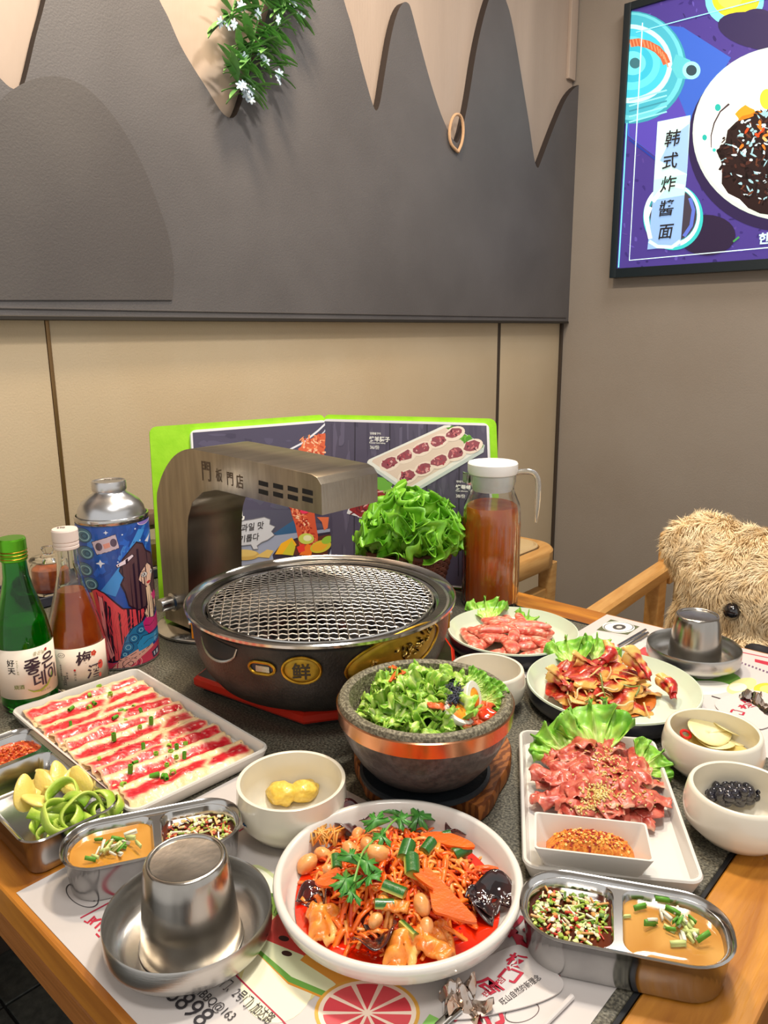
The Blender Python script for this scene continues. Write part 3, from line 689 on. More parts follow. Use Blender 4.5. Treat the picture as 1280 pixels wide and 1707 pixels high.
m_goldp = mat('gold_paint', (176, 140, 40), .4, .6, c2=(150, 118, 34), scale=70)

# ---------------------------------------------------------------- grill
GX, GY = -.685, .64
gr = thing('tabletop_grill', 'round black table grill with steel rim, wire grate and gold badges', 'grill', (GX, GY, .0225))
body_prof = [(0, 0), (.112, 0), (.122, .003), (.138, .012), (.150, .028), (.1575, .046), (.1615, .066), (.163, .086), (.1632, .094), (.160, .096), (.160, .0985), (.150, .0985), (.146, .05), (.10, .03), (0, .03)]
gb = mk('body', lathe(body_prof, 96), mat('grill_black', (60, 54, 50), .38, .35, c2=(40, 37, 35), scale=30, bump=.35, bscale=350), gr)
mk('rim', lathe([(.1455, .088), (.1455, .094), (.150, .097), (.163, .099), (.1662, .1035), (.1695, .1055), (.1712, .104), (.1705, .1005), (.1655, .0965), (.161, .094), (.158, .088)], 96), m_steelp, gr)
coal = MB(); rc = random.Random(2)
for i in range(110):
    a = rc.uniform(0, 2*pi); r = .13*sqrt(rc.random()); coal.add(blob(.011, .009, .008, .5, 2, i, 1), TM((r*cos(a), r*sin(a), .038), (rc.uniform(0, 3), rc.uniform(0, 3), 0)))
co_ = coal.build('charcoal', mat('charcoal', (34, 30, 30), .8, c2=(90, 34, 26), scale=30, lo=.5, hi=.75), gr, sharp=30); co_['kind'] = 'stuff'
mk('fire_ring', lathe([(.128, .03), (.132, .075), (.138, .082), (.144, .082), (.144, .078)], 64), m_steel, gr)
gt = MB().add(tube([(.1425*cos(2*pi*i/72), .1425*sin(2*pi*i/72), .0965) for i in range(72)], .0016, 6, closed=True)).build('wire_grate', m_steelp, gr)
m_wire = mat('wire_steel', (212, 206, 198), .28, 1)
GS = .0112
for fam in (0, 1):
    ang = radians(42) + (0 if fam == 0 else radians(98))
    n = 12
    for i in range(-n, n+1):
        off = i*GS; h = sqrt(max(0, .1415**2-off*off))
        k = max(2, int(h*2/GS*2)); pts = []
        for j in range(k+1):
            s = -h+2*h*j/k; rr = sqrt(s*s+off*off)/.1425
            z = .0965+.010*(1-rr*rr)+(.0008 if (j+i+fam) % 2 else -.0008)
            x = s*cos(ang)-off*sin(ang); y = s*sin(ang)+off*cos(ang); pts.append((x, y, z))
        mk('wire', tube(pts, .00105, 5), m_wire, gt, sharp=0)
def body_r(z):
    P_ = body_prof[:9]
    for (r0, z0), (r1, z1) in zip(P_, P_[1:]):
        if z0 <= z <= z1 and z1 > z0: return r0+(r1-r0)*(z-z0)/(z1-z0)
    return .163 if z > .09 else .12
def wrap(th, a, z, off):   # a metres along the wall from angle th
    r = body_r(z); t = th+a/.158; return Vector(((r+off)*cos(t), (r+off)*sin(t), z))
bG = bvh(gb)
def gang(px, py):
    p, n = hit(bG, px, py); return atan2(p.y-GY, p.x-GX), p.z-.0225
def oval_badge(th, z0, ra, rb, tilt, parent, m, off=.002, nr=6, na=40, dome=.0):
    v = [wrap(th, 0, z0, off+dome)]; f = []
    for k in range(1, nr+1):
        for i in range(na):
            A = 2*pi*i/na; a = ra*k/nr*cos(A); b = rb*k/nr*sin(A)
            v.append(wrap(th, a*cos(tilt)-b*sin(tilt), z0+a*sin(tilt)+b*cos(tilt), off*(1 if k < nr else 0)+dome*(1-(k/nr)**2)))
    for i in range(na): f.append((0, 1+i, 1+(i+1) % na))
    for k in range(nr-1):
        for i in range(na): a = 1+k*na; b = a+na; j = (i+1) % na; f.append((a+i, b+i, b+j, a+j))
    o = mk('badge', (v, f), m, parent, sharp=0)
    ed = [wrap(th, ra*cos(2*pi*i/na)*cos(tilt)-rb*sin(2*pi*i/na)*sin(tilt), z0+ra*cos(2*pi*i/na)*sin(tilt)+rb*sin(2*pi*i/na)*cos(tilt), off*.8) for i in range(na)]
    mk('badge_rim', tube(ed, .0016, 8, closed=True), m_gold, o); return o
th, z0 = gang(503, 1117)
b1 = oval_badge(th, z0, .0205, .0155, 0, gr, m_goldp, .0025, dome=.001)
def on_badge(x, y, h): return wrap(th, x, z0+y, .0036+h)
text('lettering', '鲜', on_badge, mat('dark_engraving', (50, 38, 20), .5), b1, .020, (-.0100, -.0078), offset=.02, h=.0004)
th2, z2 = gang(437, 1113)
ov = []
for i in range(40):
    A = 2*pi*i/40; q = 1-.18*abs(sin(A))**6; ov.append(wrap(th2, .0150*cos(A), z2+.0085*sin(A)*q, .0015))
vent = mk('vent_frame', tube(ov, .0019, 8, closed=True), m_gold, gr)
vv = [wrap(th2, 0, z2, .0006)]+[wrap(th2, .0150*cos(2*pi*i/40), z2+.0085*sin(2*pi*i/40)*(1-.18*abs(sin(2*pi*i/40))**6), .0006) for i in range(40)]
mk('vent_opening', (vv, [(0, 1+i, 1+(i+1) % 40) for i in range(40)]), mat('vent_dark', (40, 46, 58), .3), vent)
mk('vent_shutter', rbox(.017, .0012, .0075, .0005, -.00375, .0004), m_steel, vent, loc=wrap(th2, .001, z2-.001, .0012), rot=(0, 0, th2+pi/2))
th3, z3 = gang(664, 1092)
b3 = oval_badge(th3+.0, z3+.002, .064, .0255, radians(10), gr, m_goldp, .004, nr=8, na=56)
rc = random.Random(8)
for (da, dz, s) in ((-.030, -.004, 1.0), (.002, .006, 1.6), (.030, .016, 1.5), (.046, .022, .9), (-.046, -.012, .6), (.018, .004, 1.0)):
    mb_ = MB()
    for k in range(9):
        q = wrap(th3, da+rc.uniform(-.006, .006)*s, z3+dz+rc.uniform(-.006, .006)*s, .0052)
        mb_.add(blob(.0022*s, .0016, .0030*s, .3, 2, k, 1), Matrix.Translation(q) @ Matrix.Rotation(rc.uniform(0, 3), 4, 'X'))
    mb_.build('relief_flower', mat('old_gold', (206, 176, 96), .3, .9, c2=(60, 44, 24), scale=200, lo=.45, hi=.6), b3)
# side handle hollow with its lip, left; gold clasps at both sides
th4, z4 = gang(366, 1080)
hv = []; nA, nB = 16, 6
for j in range(nB+1):
    for i in range(nA+1):
        u = i/nA; w = j/nB; a = -.036+.064*u; zz = z4+.012-(.016+.010*u)*w*sin(pi*min(1, u*.9+.1))**.5-.006*u
        hv.append(wrap(th4, a, zz, .0008+.006*sin(w*pi/2)*sin(pi*u)))
mk('handle_hollow', (hv, [(j*(nA+1)+i, (j+1)*(nA+1)+i, (j+1)*(nA+1)+i+1, j*(nA+1)+i+1) for j in range(nB) for i in range(nA)]), mat('hollow_dark', (26, 24, 23), .5), gr)
mk('handle_lip', tube([hv[nB*(nA+1)+i] for i in range(nA+1)], [.0008+.0016*sin(pi*i/nA) for i in range(nA+1)], 6), m_steel, gr)
for aa in (radians(-43-92), radians(-43+92)):
    cl_ = mk('clasp', rbox(.016, .005, .042, .002, -.021, .002), m_gold, gr, loc=wrap(aa, 0, .070, .002), rot=(0, 0, aa+pi/2))
    mk('clasp_bolt', lathe([(0, 0), (.004, 0), (.004, .003), (.003, .0042), (0, .0045)], 12), m_steelp, gr, loc=wrap(aa, 0, .070, .004), rot=(pi/2, 0, aa+pi/2))
# red lacquer board
BV = [(-.797, .516), (-.615, .540), (-.512, .700), (-.598, .808), (-.668, .862), (-.800, .830), (-.845, .700), (-.835, .600)]
def inset(poly, d):
    cx = sum(p[0] for p in poly)/len(poly); cy = sum(p[1] for p in poly)/len(poly)
    return [(x+(cx-x)*d/.2, y+(cy-y)*d/.2) for x, y in poly]
bd = thing('lacquer_board', 'angular red and black lacquer board under the grill', 'board', (-.70, .68, 0))
v, f = loft([[(x, y, z) for x, y in inset(BV, d)] for d, z in ((.008, .007), (.002, .008), (0, .011), (0, .019), (.004, .0222))]); mk('red_edge', ([(x+.70, y-.68, z) for x, y, z in v], f), mat('red_lacquer', (206, 44, 26), .25, coat=.6), bd, sharp=20)
v, f = prism(inset(BV, .012), 0, .0075); mk('base', ([(x+.70, y-.68, z) for x, y, z in v], f), m_iron, bd)
v, f = prism(inset(BV, .006), .0205, .0224); mk('top_panel', ([(x+.70, y-.68, z) for x, y, z in v], f), mat('black_lacquer', (40, 24, 22), .3, coat=.4), bd)

# ---------------------------------------------------------------- extractor arm
EY0, EY1 = .622, .722
ex = thing('smoke_extractor_arm', 'brushed steel smoke extractor arm with slots, arching over the grill', 'extractor', (-.98, .672, 0))
prof = [(-1.028, .012), (-1.028, .19), (-1.022, .222), (-1.004, .250), (-.977, .275), (-.950, .288), (-.925, .293), (-.80, .2895), (-.678, .285), (-.668, .282), (-.661, .274), (-.661, .236), (-.80, .2385), (-.872, .240), (-.905, .232), (-.932, .214), (-.946, .188), (-.952, .15), (-.962, .012)]
# cross-sections joined outer-to-inner
outer = smooth_path([(x, 0, z) for x, z in prof[:7]], 3)+[Vector((x, 0, z)) for x, z in prof[7:11]]
inner = list(reversed([Vector((x, 0, z)) for x, z in prof[11:]]))
def res(pts, n):
    L = [0]
    for a, b in zip(pts, pts[1:]): L.append(L[-1]+(b-a).length)
    out = []
    for i in range(n):
        t = L[-1]*i/(n-1); k = max(j for j in range(len(L)) if L[j] <= t+1e-9); k = min(k, len(pts)-2)
        out.append(pts[k].lerp(pts[k+1], (t-L[k])/(L[k+1]-L[k]) if L[k+1] > L[k] else 0))
    return out
A_ = res(outer, 60); B_ = res(inner, 60); A_[-1] = outer[-1]
rings = []
for a, b in zip(A_, B_):
    rings.append([(a.x, EY0+.001, a.z), (a.x, EY1-.001, a.z), (a.x*.995+b.x*.005, EY1, a.z*.99+b.z*.01), (b.x*.995+a.x*.005, EY1, b.z*.99+a.z*.01), (b.x, EY1-.001, b.z), (b.x, EY0+.001, b.z), (b.x*.995+a.x*.005, EY0, b.z*.99+a.z*.01), (a.x*.995+b.x*.005, EY0, a.z*.99+b.z*.01)])
v, f = loft(rings); mk('duct', ([(x+.98, y-.672, z) for x, y, z in v], f), m_steeld, ex, sharp=30)
mk('base_plate', lathe([(0, 0), (.080, 0), (.083, .002), (.083, .005), (.080, .0065), (.06, .008), (0, .012)], 64), m_steelp, ex)
for r_ in range(2):
    for c_ in range(4):
        p = onY(427+24.5*c_+(24 if 0 else 12), 805+r_*14+c_*4.6+4-2, EY0)
        if r_ == 1 and c_ == 3: p.z += .001
        mk('slot', rbox(.0185, .0010, .0062, .0004, -.0026, .0003), mat('slot_black', (18, 17, 16), .6), ex, loc=(p.x+.98, EY0-.672-.0002, p.z), rot=(0, radians(2.5), 0))
def onE(x, y, h): return Vector((x+.98, EY0-.672-h, y))
m_eng = mat('etched_dark', (84, 66, 48), .5)
for chx, px, py, s in (('門', 336, 797, .031), ('板', 360, 800, .0195), ('門', 378, 806, .0205), ('店', 394, 811, .021)):
    p = onY(px, py, EY0); text('lettering', chx, onE, m_eng, ex, s, (p.x, p.z), shear=0, offset=.012, h=.0004, aspect=.78)
p = onY(290, 1003, EY0)
kn = mk('knob', lathe([(0, .026), (.009, .026), (.0105, .024), (.0108, .006), (.0145, .004), (.0145, 0), (0, 0)], 24), m_steel, ex, loc=(p.x+.98, EY0-.672, p.z), rot=(pi/2, 0, 0))

# ---------------------------------------------------------------- menu
HT = .302
mTL, mTS, mTR = onZ(248, 712, HT), onZ(540, 691, HT), onZ(827, 698, HT)
dB = Vector((.046, -.034, -HT)); mBL = mTL+dB; mBS = mTS+dB; mBR = mTR+dB
men = thing('open_menu', 'open picture menu with lime green cover standing behind the extractor arm', 'menu', (mBS.x, mBS.y, 0))
m_lime = mat('lime_cover', (142, 206, 20), .5, c2=(156, 216, 36), scale=30, bump=.15, bscale=200)
O3 = Vector((mBS.x, mBS.y, 0))
def board(bl, br, tr, tl, th, m, name, parent, r=.012, off=0, n=5):
    U = (br-bl); V_ = (tl-bl); N_ = U.cross(V_).normalized()
    if N_.dot(CAM-bl) < 0: N_ = -N_
    def pt(u, v, h): return bl*(1-u)*(1-v)+br*u*(1-v)+tr*u*v+tl*(1-u)*v+N_*h-O3
    W_, H_ = U.length, V_.length
    ring = [((x/W_+.5), (y/H_+.5)) for x, y, _ in rring(W_, H_, r, 0, n)]
    vf = loft([[tuple(pt(u, v, h+off)) for u, v in ring] for h in (0, th)])
    return mk(name, vf, m, parent, sharp=30), pt, W_, H_, N_
cvl, ptL, WL, HL, NL = board(mBL, mBS, mTS, mTL, .0025, m_lime, 'cover', men)
cvr, ptR, WR, HR, NR = board(mBS, mBR, mTR, mTS, .0025, m_lime, 'cover', men)
m_pg = mat('page_edges', (232, 230, 236), .5)
def lerp4(pt, u0, u1, v0, v1, h): return [pt(u0, v0, h)+O3, pt(u1, v0, h)+O3, pt(u1, v1, h)+O3, pt(u0, v1, h)+O3]
qL = lerp4(ptL, .205, 1.0, .012, .965, .0028); qR = lerp4(ptR, .0, .962, .012, .972, .0028)
pl, ppL, wL, hL, nL = board(*qL, .006, m_pg, 'page', men, r=.01); pr, ppR, wR, hR, nR = board(*qR, .006, m_pg, 'page', men, r=.01)
def page_print(pt, W_, H_, N_, q, fill, parent):
    p0 = pt(0, 0, .0062)+O3; ux = (pt(1, 0, .0062)+O3-p0); uy = (pt(0, 1, .0062)+O3-p0)
    def cv(px, py):
        P3 = onP(px, py, p0, N_)-p0; a, b, c = ux.dot(ux), ux.dot(uy), uy.dot(uy); d, e = P3.dot(ux), P3.dot(uy); D_ = a*c-b*b
        return ((d*c-e*b)/D_, (e*a-d*b)/D_)
    P = PP(cv); fill(P); P.conv()
    fn = lambda u, v, h: p0+ux*u+uy*v+N_*h-O3
    P.build('printed_picture', fn, attr_mat('glossy_print', .4, coat=.12), parent, dh=3e-6, h0=2e-5, clip=[((.0125, 0), (-1, 0)), ((.9875, 0), (1, 0)), ((0, .0125), (0, -1)), ((0, .985), (0, 1))])
    return cv, fn
def fill_left(P):
    rr = random; rr.seed(12)
    P.poly([(296, 700), (558, 676), (558, 1060), (296, 1060)], (74, 68, 92))
    for i in range(60): P.blotch(rr.uniform(310, 550), rr.uniform(700, 900), rr.uniform(5, 16), rr.uniform(2, 7), rr.choice([(84, 78, 104), (64, 58, 82), (80, 78, 98)]), 8, .4)
    P.poly([(395, 850), (510, 850), (510, 900), (395, 905)], (78, 76, 96)); P.poly([(455, 890), (500, 860), (505, 905)], (50, 90, 130)); P.poly([(400, 900), (560, 880), (560, 1000), (400, 1000)], (150, 156, 178))
    P.line([(478, 752), (505, 738), (530, 718), (549, 700)], 3, (226, 226, 236)); P.line([(500, 752), (520, 740), (540, 720), (550, 706)], 2, (200, 200, 214))
    # noodles of meat above and below
    P.poly([(497, 748), (512, 736), (530, 724), (543, 722), (540, 760), (520, 764), (500, 760)], (214, 96, 56))
    for i in range(70): P.blotch(rr.uniform(502, 542), rr.uniform(726, 762), rr.uniform(2, 5), 1.4, rr.choice([(240, 150, 100), (190, 70, 40), (230, 110, 60), (250, 190, 150)]), 6, .4, rr.uniform(0, 3))
    st = [(482, 838), (500, 836), (516, 842), (524, 855), (526, 872), (530, 895), (528, 912), (500, 915), (496, 895), (492, 875), (486, 858)]
    P.poly([(395+0, 1010), (395, 950), (560, 950), (560, 1010)], (60, 56, 76))
    P.poly([(454, 925), (470, 905), (505, 893), (552, 886), (558, 897), (548, 925), (520, 950), (460, 950)], (52, 44, 60)); P.poly([(460, 925), (474, 905), (552, 890), (545, 925)], (96, 50, 40))
    P.poly(st, (206, 84, 54)); P.poly([(528, 862), (548, 862), (546, 880), (540, 884), (536, 870)], (220, 110, 70))
    for i in range(190):
        t = rr.random(); x = 484+t*34+rr.uniform(-3, 14); y = 838+t*70+rr.uniform(-4, 8); P.blotch(x, y, rr.uniform(1.5, 4), 1.3, rr.choice([(240, 150, 110), (186, 60, 40), (226, 110, 70), (250, 200, 160), (160, 40, 34)]), 6, .4, rr.uniform(0, 3))
    P.ell(507, 852, 7, 4.5, (226, 50, 90))
    P.poly([(458, 924), (468, 906), (486, 896), (494, 908), (480, 924)], (240, 176, 36)); P.poly([(470, 924), (486, 900), (492, 912), (488, 926)], (200, 190, 50)); P.ell(510, 898, 13, 9, (196, 206, 90)); P.ell(512, 897, 7, 5, (230, 226, 180))
    P.poly([(498, 925), (512, 906), (522, 912), (518, 926)], (240, 120, 40)); P.ell(534, 911, 18, 10, (206, 190, 60), rot=-.3); P.ell(532, 911, 13, 7, (236, 170, 50), rot=-.3)
    P.poly([(494, 912), (506, 906), (508, 918), (498, 922)], (230, 60, 50)); P.ell(545, 900, 10, 6, (150, 190, 60), rot=-.4)
    P.ell(406, 925, 26, 9, (196, 160, 80)); P.ell(405, 922, 23, 6, (216, 184, 104)); P.poly([(425, 928), (445, 916), (456, 918), (448, 930)], (214, 180, 100))
    tp = [(380, 875), (392, 870), (420, 866), (440, 862), (450, 866), (449, 874), (458, 878), (452, 886), (457, 892), (446, 900), (436, 904), (428, 910), (430, 915), (422, 916), (418, 908), (380, 912)]
    P.poly(tp, (198, 198, 204)); P.line(tp, 1.5, (120, 118, 124), True)
def fill_right(P):
    rr = random; rr.seed(13)
    P.poly([(540, 640), (860, 640), (860, 1080), (540, 1080)], (82, 76, 98))
    for i in range(150): P.blotch(rr.uniform(550, 820), rr.uniform(700, 940), rr.uniform(1, 5), rr.uniform(8, 30), rr.choice([(92, 86, 108), (72, 66, 88), (98, 92, 116), (76, 70, 92)]), 8, .4)
    for x in (592, 650, 712, 766): P.line([(x, 690), (x-2, 960)], 1.6, (48, 42, 58))
    P.poly([(606, 850), (615, 800), (640, 800), (664, 822), (668, 846), (650, 866), (620, 868), (596, 862)], (226, 226, 230)); P.poly([(580, 850), (600, 800), (650, 812), (662, 842), (640, 860), (600, 862), (578, 856)], (226, 228, 232))
    P.blotch(632, 812, 26, 18, (110, 176, 60), 16, .25); P.blotch(645, 826, 16, 12, (150, 200, 80), 12, .3)
    P.poly([(582, 850), (596, 815), (618, 808), (640, 822), (655, 840), (636, 856), (600, 862)], (150, 34, 36))
    for i in range(90): P.blotch(rr.uniform(586, 648), rr.uniform(818, 856), rr.uniform(2, 6), 1.3, rr.choice([(196, 50, 50), (120, 24, 30), (230, 170, 170), (176, 40, 40), (90, 20, 24)]), 6, .4, rr.uniform(0, 3))
    # tray of kidneys
    P.poly([(680, 824), (611, 776), (613, 768), (740, 709), (750, 708), (808, 742), (806, 754), (690, 822)], (196, 206, 204)); P.poly([(680, 818), (612, 771), (615, 766), (741, 709), (749, 709), (806, 742), (804, 748), (689, 817)], (236, 236, 230)); P.poly([(680, 811), (620, 770), (622, 766), (742, 713), (748, 713), (800, 744), (686, 810)], (226, 206, 190))
    for i in range(18): P.blotch(752+i*2.8, 716+i*1.7+rr.uniform(-3, 3), 7, 5, rr.choice([(110, 180, 50), (140, 204, 70), (84, 150, 40)]), 9, .35)
    for r_ in range(2):
        for c_ in range(5):
            x = 648+c_*27+r_*30; y = 772-c_*12.5+r_*21
            P.ell(x+2, y+1, 18, 11.5, (240, 222, 208), 18, -.4); P.blotch(x+1, y, 14, 8.5, (150, 76, 88), 12, .2, -.4)
            for k in range(12): P.blotch(x+rr.uniform(-9, 10), y+rr.uniform(-6, 6), rr.uniform(1.5, 4), 1.5, rr.choice([(176, 70, 84), (90, 34, 48), (206, 120, 124), (150, 60, 76), (226, 170, 170)]), 6, .4, rr.uniform(0, 3))
_rs = random.getstate()
cvL, fnL = page_print(ppL, wL, hL, nL, qL, fill_left, pl); cvR, fnR = page_print(ppR, wR, hR, nR, qR, fill_right, pr)
random.setstate(_rs)
def menu_text(body, px, py, size_px, cv, fn, parent, m, **k):
    u, v = cv(px, py); u2, v2 = cv(px+10, py); W_ = (fn(u2, v2, 0)-fn(u, v, 0)).length/10
    ux = (fn(1, 0, 0)-fn(0, 0, 0)); uy = (fn(0, 1, 0)-fn(0, 0, 0)); p0 = fn(u, v, 0); N_ = ux.cross(uy).normalized()
    if N_.dot(CAM-(p0+O3)) < 0: N_ = -N_
    ux.normalize(); uy.normalize()
    text('lettering', body, lambda X, Y, h: p0+ux*X+uy*Y+N_*h, m, parent, size_px*W_, h=.0018, **k)
menu_text('得', 383, 842, 24, cvL, fnL, pl, m_wh, offset=.03); menu_text('见', 384, 868, 24, cvL, fnL, pl, m_wh, offset=.03)
menu_text('전,과일 맛', 386, 888, 13, cvL, fnL, pl, m_ink, offset=.01, shear=.15); menu_text('향기롭다', 386, 906, 12.5, cvL, fnL, pl, m_ink, offset=.01, shear=.15)
menu_text('연탄구이', 420, 747, 5.5, cvL, fnL, pl, m_wh, offset=.02)
menu_text('烤羊腰子', 616, 735, 8.6, cvR, fnR, pr, m_wh, offset=.03); menu_text('양콩팥구이', 617, 724, 4, cvR, fnR, pr, m_wh, offset=.02); menu_text('Roasted lamb kidney', 616, 739, 3.2, cvR, fnR, pr, m_wh, offset=.02); menu_text('36/份', 617, 748, 7, cvR, fnR, pr, m_wh, offset=.01)
menu_text('烤蚕蛹', 760, 815, 8.6, cvR, fnR, pr, m_wh, offset=.03); menu_text('번데기구이', 761, 804, 4, cvR, fnR, pr, m_wh, offset=.02); menu_text('38/份', 760, 829, 7, cvR, fnR, pr, m_wh, offset=.01); menu_text('Roast silkworm', 760, 819, 3.2, cvR, fnR, pr, m_wh, offset=.02)
menu_text('烤肉', 569, 782, 7, cvR, fnR, pr, m_wh, offset=.02); menu_text('한우', 569, 773, 4, cvR, fnR, pr, m_wh, offset=.02)

# ---------------------------------------------------------------- glass jug of tea
JX, JY = -.70, 1.045
m_glass = mat('clear_glass', (250, 252, 250), .02, trans=1, ior=1.46)
m_tea = mat('amber_tea', (255, 150, 58), .12, trans=.42, ior=1.33, c2=(226, 100, 34), scale=40, stretch=(1, 1, .02), lo=.3, hi=.7)
jug = thing('glass_jug', 'tall fluted glass jug of amber tea with white lid and clear handle', 'jug', (JX, JY, 0))
def fluted(prof, n=144, k=24, amp=.0007, z0=.01, z1=.16):
    v, f = lathe(prof, n); out = []
    for x, y, z in v:
        r = sqrt(x*x+y*y)
        if r > .03 and z0 < z < z1:
            a = atan2(y, x); s = (r+amp*cos(k*a)*min(1, (z-z0)*60, (z1-z)*60))/r; x *= s; y *= s
        out.append((x, y, z))
    return out, f
zz = [(.0475, .006+i*.0165) for i in range(1, 10)]
mk('glass_body', fluted([(0, 0), (.044, 0), (.0472, .003)]+zz+[(.0468, .168), (.0455, .174), (.038, .192), (.0355, .199), (.036, .206), (.0385, .212), (.0385, .224), (.0365, .224), (.0363, .212), (.0335, .200), (.0345, .196), (.043, .172), (.0448, .16), (.045, .02), (.043, .008), (0, .007)]), m_glass, jug, sharp=60)
mk('tea', fluted([(0, .0075), (.0425, .0085), (.0445, .02), (.0445, .08), (.0445, .14), (.0443, .158), (.042, .1705), (0, .171)], amp=.0006), m_tea, jug, sharp=60)
mk('lid', lathe([(0, .196), (.031, .196), (.033, .2), (.0345, .222), (.0395, .2245), (.041, .228), (.041, .241), (.0395, .243), (.036, .2415), (0, .2405)], 64), mat('white_plastic', (238, 238, 236), .35), jug, sharp=30)
sp = Vector((-RT.x, -RT.y, 0)).normalized()
mk('spout', loft([[tuple(sp*(.037+d)+Vector((-sp.y, sp.x, 0))*a*(1-d/.014)+Vector((0, 0, .206+.018*b+d*.4))) for a, b in ((-.012, 0), (.012, 0), (.012, .9), (-.012, .9))] for d in (0, .012)]), m_glass, jug)
hp = [onD(x, y, (JX, JY, .2))-Vector((JX, JY, 0)) for x, y in ((858, 788), (872, 786), (886, 787), (894, 794), (897, 808), (896, 838), (893, 872))]
mk('handle', tube(smooth_path(hp, 5), [.0048]*25+[.0046, .0044, .004, .0034, .0028, .002][:6], 10), mat('clear_plastic', (240, 244, 244), .05, trans=.9, ior=1.3), jug)

# ---------------------------------------------------------------- basket
BKX, BKY = -.812, .962
m_wick = mat('brown_wicker', (128, 76, 56), .6, c2=(92, 50, 38), scale=60)
bk = thing('wicker_basket', 'round brown woven basket holding the curly lettuce', 'basket', (BKX, BKY, 0))
def bkr(z): return .048+.026*(z/.095)**.9
m_ = 28
for i in range(m_):
    a = 2*pi*i/m_
    mk('upright', tube([(bkr(z)*cos(a), bkr(z)*sin(a), z) for z in (.003, .03, .06, .09)], .0018, 5), m_wick, bk)
for j in range(19):
    z = .005+j*.0047; ph = j % 2
    mk('woven_strand', tube([((bkr(z)+(.0022 if (i+ph) % 2 else -.0022))*cos(pi*i/m_*1), (bkr(z)+(.0022 if (i+ph) % 2 else -.0022))*sin(pi*i/m_), z) for i in range(2*m_)], .0022, 5, closed=True), m_wick, bk)
mk('rim', tube([(bkr(.095)*cos(2*pi*i/40), bkr(.095)*sin(2*pi*i/40), .095+.0015*sin(i*2.4)) for i in range(40)], .0042, 8, closed=True), m_wick, bk)
mk('base', lathe([(0, 0), (.049, 0), (.05, .002), (.049, .004), (0, .004)], 32), m_wick, bk)

# ---------------------------------------------------------------- bottles and can
def cyl_fn(R, th0, cx=0, cy=0):   # (s, z, h) -> point on a cylinder, s metres clockwise as seen from outside, 0 facing th0
    return lambda s, z, h: Vector((cx+(R+h)*cos(th0+s/R), cy+(R+h)*sin(th0+s/R), z))
def label_sheet(R, th0, s0, s1, z0, z1, th=.0002, n=40):
    return sheet(lambda u, v: ((R+.0003)*cos(th0+(s0+(s1-s0)*u)/R), (R+.0003)*sin(th0+(s0+(s1-s0)*u)/R), z0+(z1-z0)*v), n, 2, th)
def face_ang(x, y): return atan2(-y, -x)
m_lab = mat('cream_label', (238, 224, 206), .5)
# green soju bottle
gx, gy = -.925, .362
g_ = thing('green_soju_bottle', 'green glass bottle with green screw cap and cream label, leftmost of the bottles', 'bottle', (gx, gy, 0))
m_gg = mat('green_glass', (96, 214, 104), .04, trans=1, ior=1.45, c2=(80, 200, 92), scale=20)
mk('glass', lathe([(0, .004), (.02, .002), (.026, 0), (.030, .002), (.0325, .008), (.0328, .05), (.0325, .09), (.031, .100), (.0285, .115), (.0235, .134), (.0185, .150), (.0148, .168), (.0135, .19), (.0135, .2), (.0118, .2), (.0118, .17), (.016, .15), (.0265, .114), (.0303, .09), (.0303, .01), (.02, .006), (0, .007)], 48), m_gg, g_, sharp=50)
mk('liquor', lathe([(0, .008), (.028, .011), (.0300, .02), (.0300, .09), (.0262, .112), (0, .1125)], 40), mat('green_liquor', (60, 200, 60), .05, trans=.6, ior=1.33), g_)
cap = mk('cap', lathe([(0.0145, .188), (.0155, .189), (.0155, .193), (.015, .194), (.0155, .195), (.0155, .199), (.015, .200), (.0158, .2015), (.0158, .214), (.0148, .216), (0, .216)], 40), mat('green_foil', (96, 176, 40), .3, .85), g_, sharp=25)
for z in (.192, .1965, .2005): mk('gold_ring', tube([(.0156*cos(2*pi*i/32), .0156*sin(2*pi*i/32), z) for i in range(32)], .0006, 5, closed=True), m_gold, cap)
tg = face_ang(gx, gy)+radians(14)
lb = mk('label', label_sheet(.0329, tg, -.052, .040, .022, .085), m_lab, g_, sharp=0)
fg = cyl_fn(.0329, tg)
m_brush = mat('brush_ink', (62, 44, 56), .6); m_lg = mat('lime_ink', (150, 170, 40), .6); m_olv = mat('olive_ink', (120, 130, 60), .6)
text('lettering', '좋은', fg, m_brush, lb, .022, (-.012, .053), offset=.018, h=.0009, step=.003, shear=.1, rot=.12); text('lettering', '데이', fg, m_brush, lb, .020, (-.004, .035), offset=.018, h=.0009, step=.003, shear=.1, rot=.12)
text('lettering', '好天', fg, m_ink, lb, .0095, (-.0305, .066), vertical=True, lead=1.05, offset=.012, h=.0009, step=.003); text('lettering', 'HAOTIAN', fg, m_olv, lb, .0028, (-.0195, .071), vertical=True, lead=1, h=.0009)
text('lettering', '烧酒', fg, m_olv, lb, .006, (-.025, .036), h=.0009, offset=.01, step=.003); text('lettering', '좋은날', fg, m_olv, lb, .0055, (-.001, .0755), h=.0009, step=.003, shear=.2)
text('lettering', '2022.10.21', fg, m_olv, lb, .003, (.004, .027), h=.0009, step=.003)
P = Print(); P.line([(-.010, .034), (-.004, .0300), (.004, .0292), (.013, .033), (.019, .040), (.0215, .046)], [.0006, .0018, .0024, .0022, .0014, .0006], (150, 160, 40)); P.poly([(.0185, .0395), (.0215, .049), (.023, .040)], (110, 150, 50)); P.poly([(.0145, .077), (.0175, .0775), (.0175, .081), (.0145, .0805)], (200, 40, 40))
P.build('printed_mark', fg, m_print, lb, dh=1e-5, h0=8e-4, step=(.003, 0))
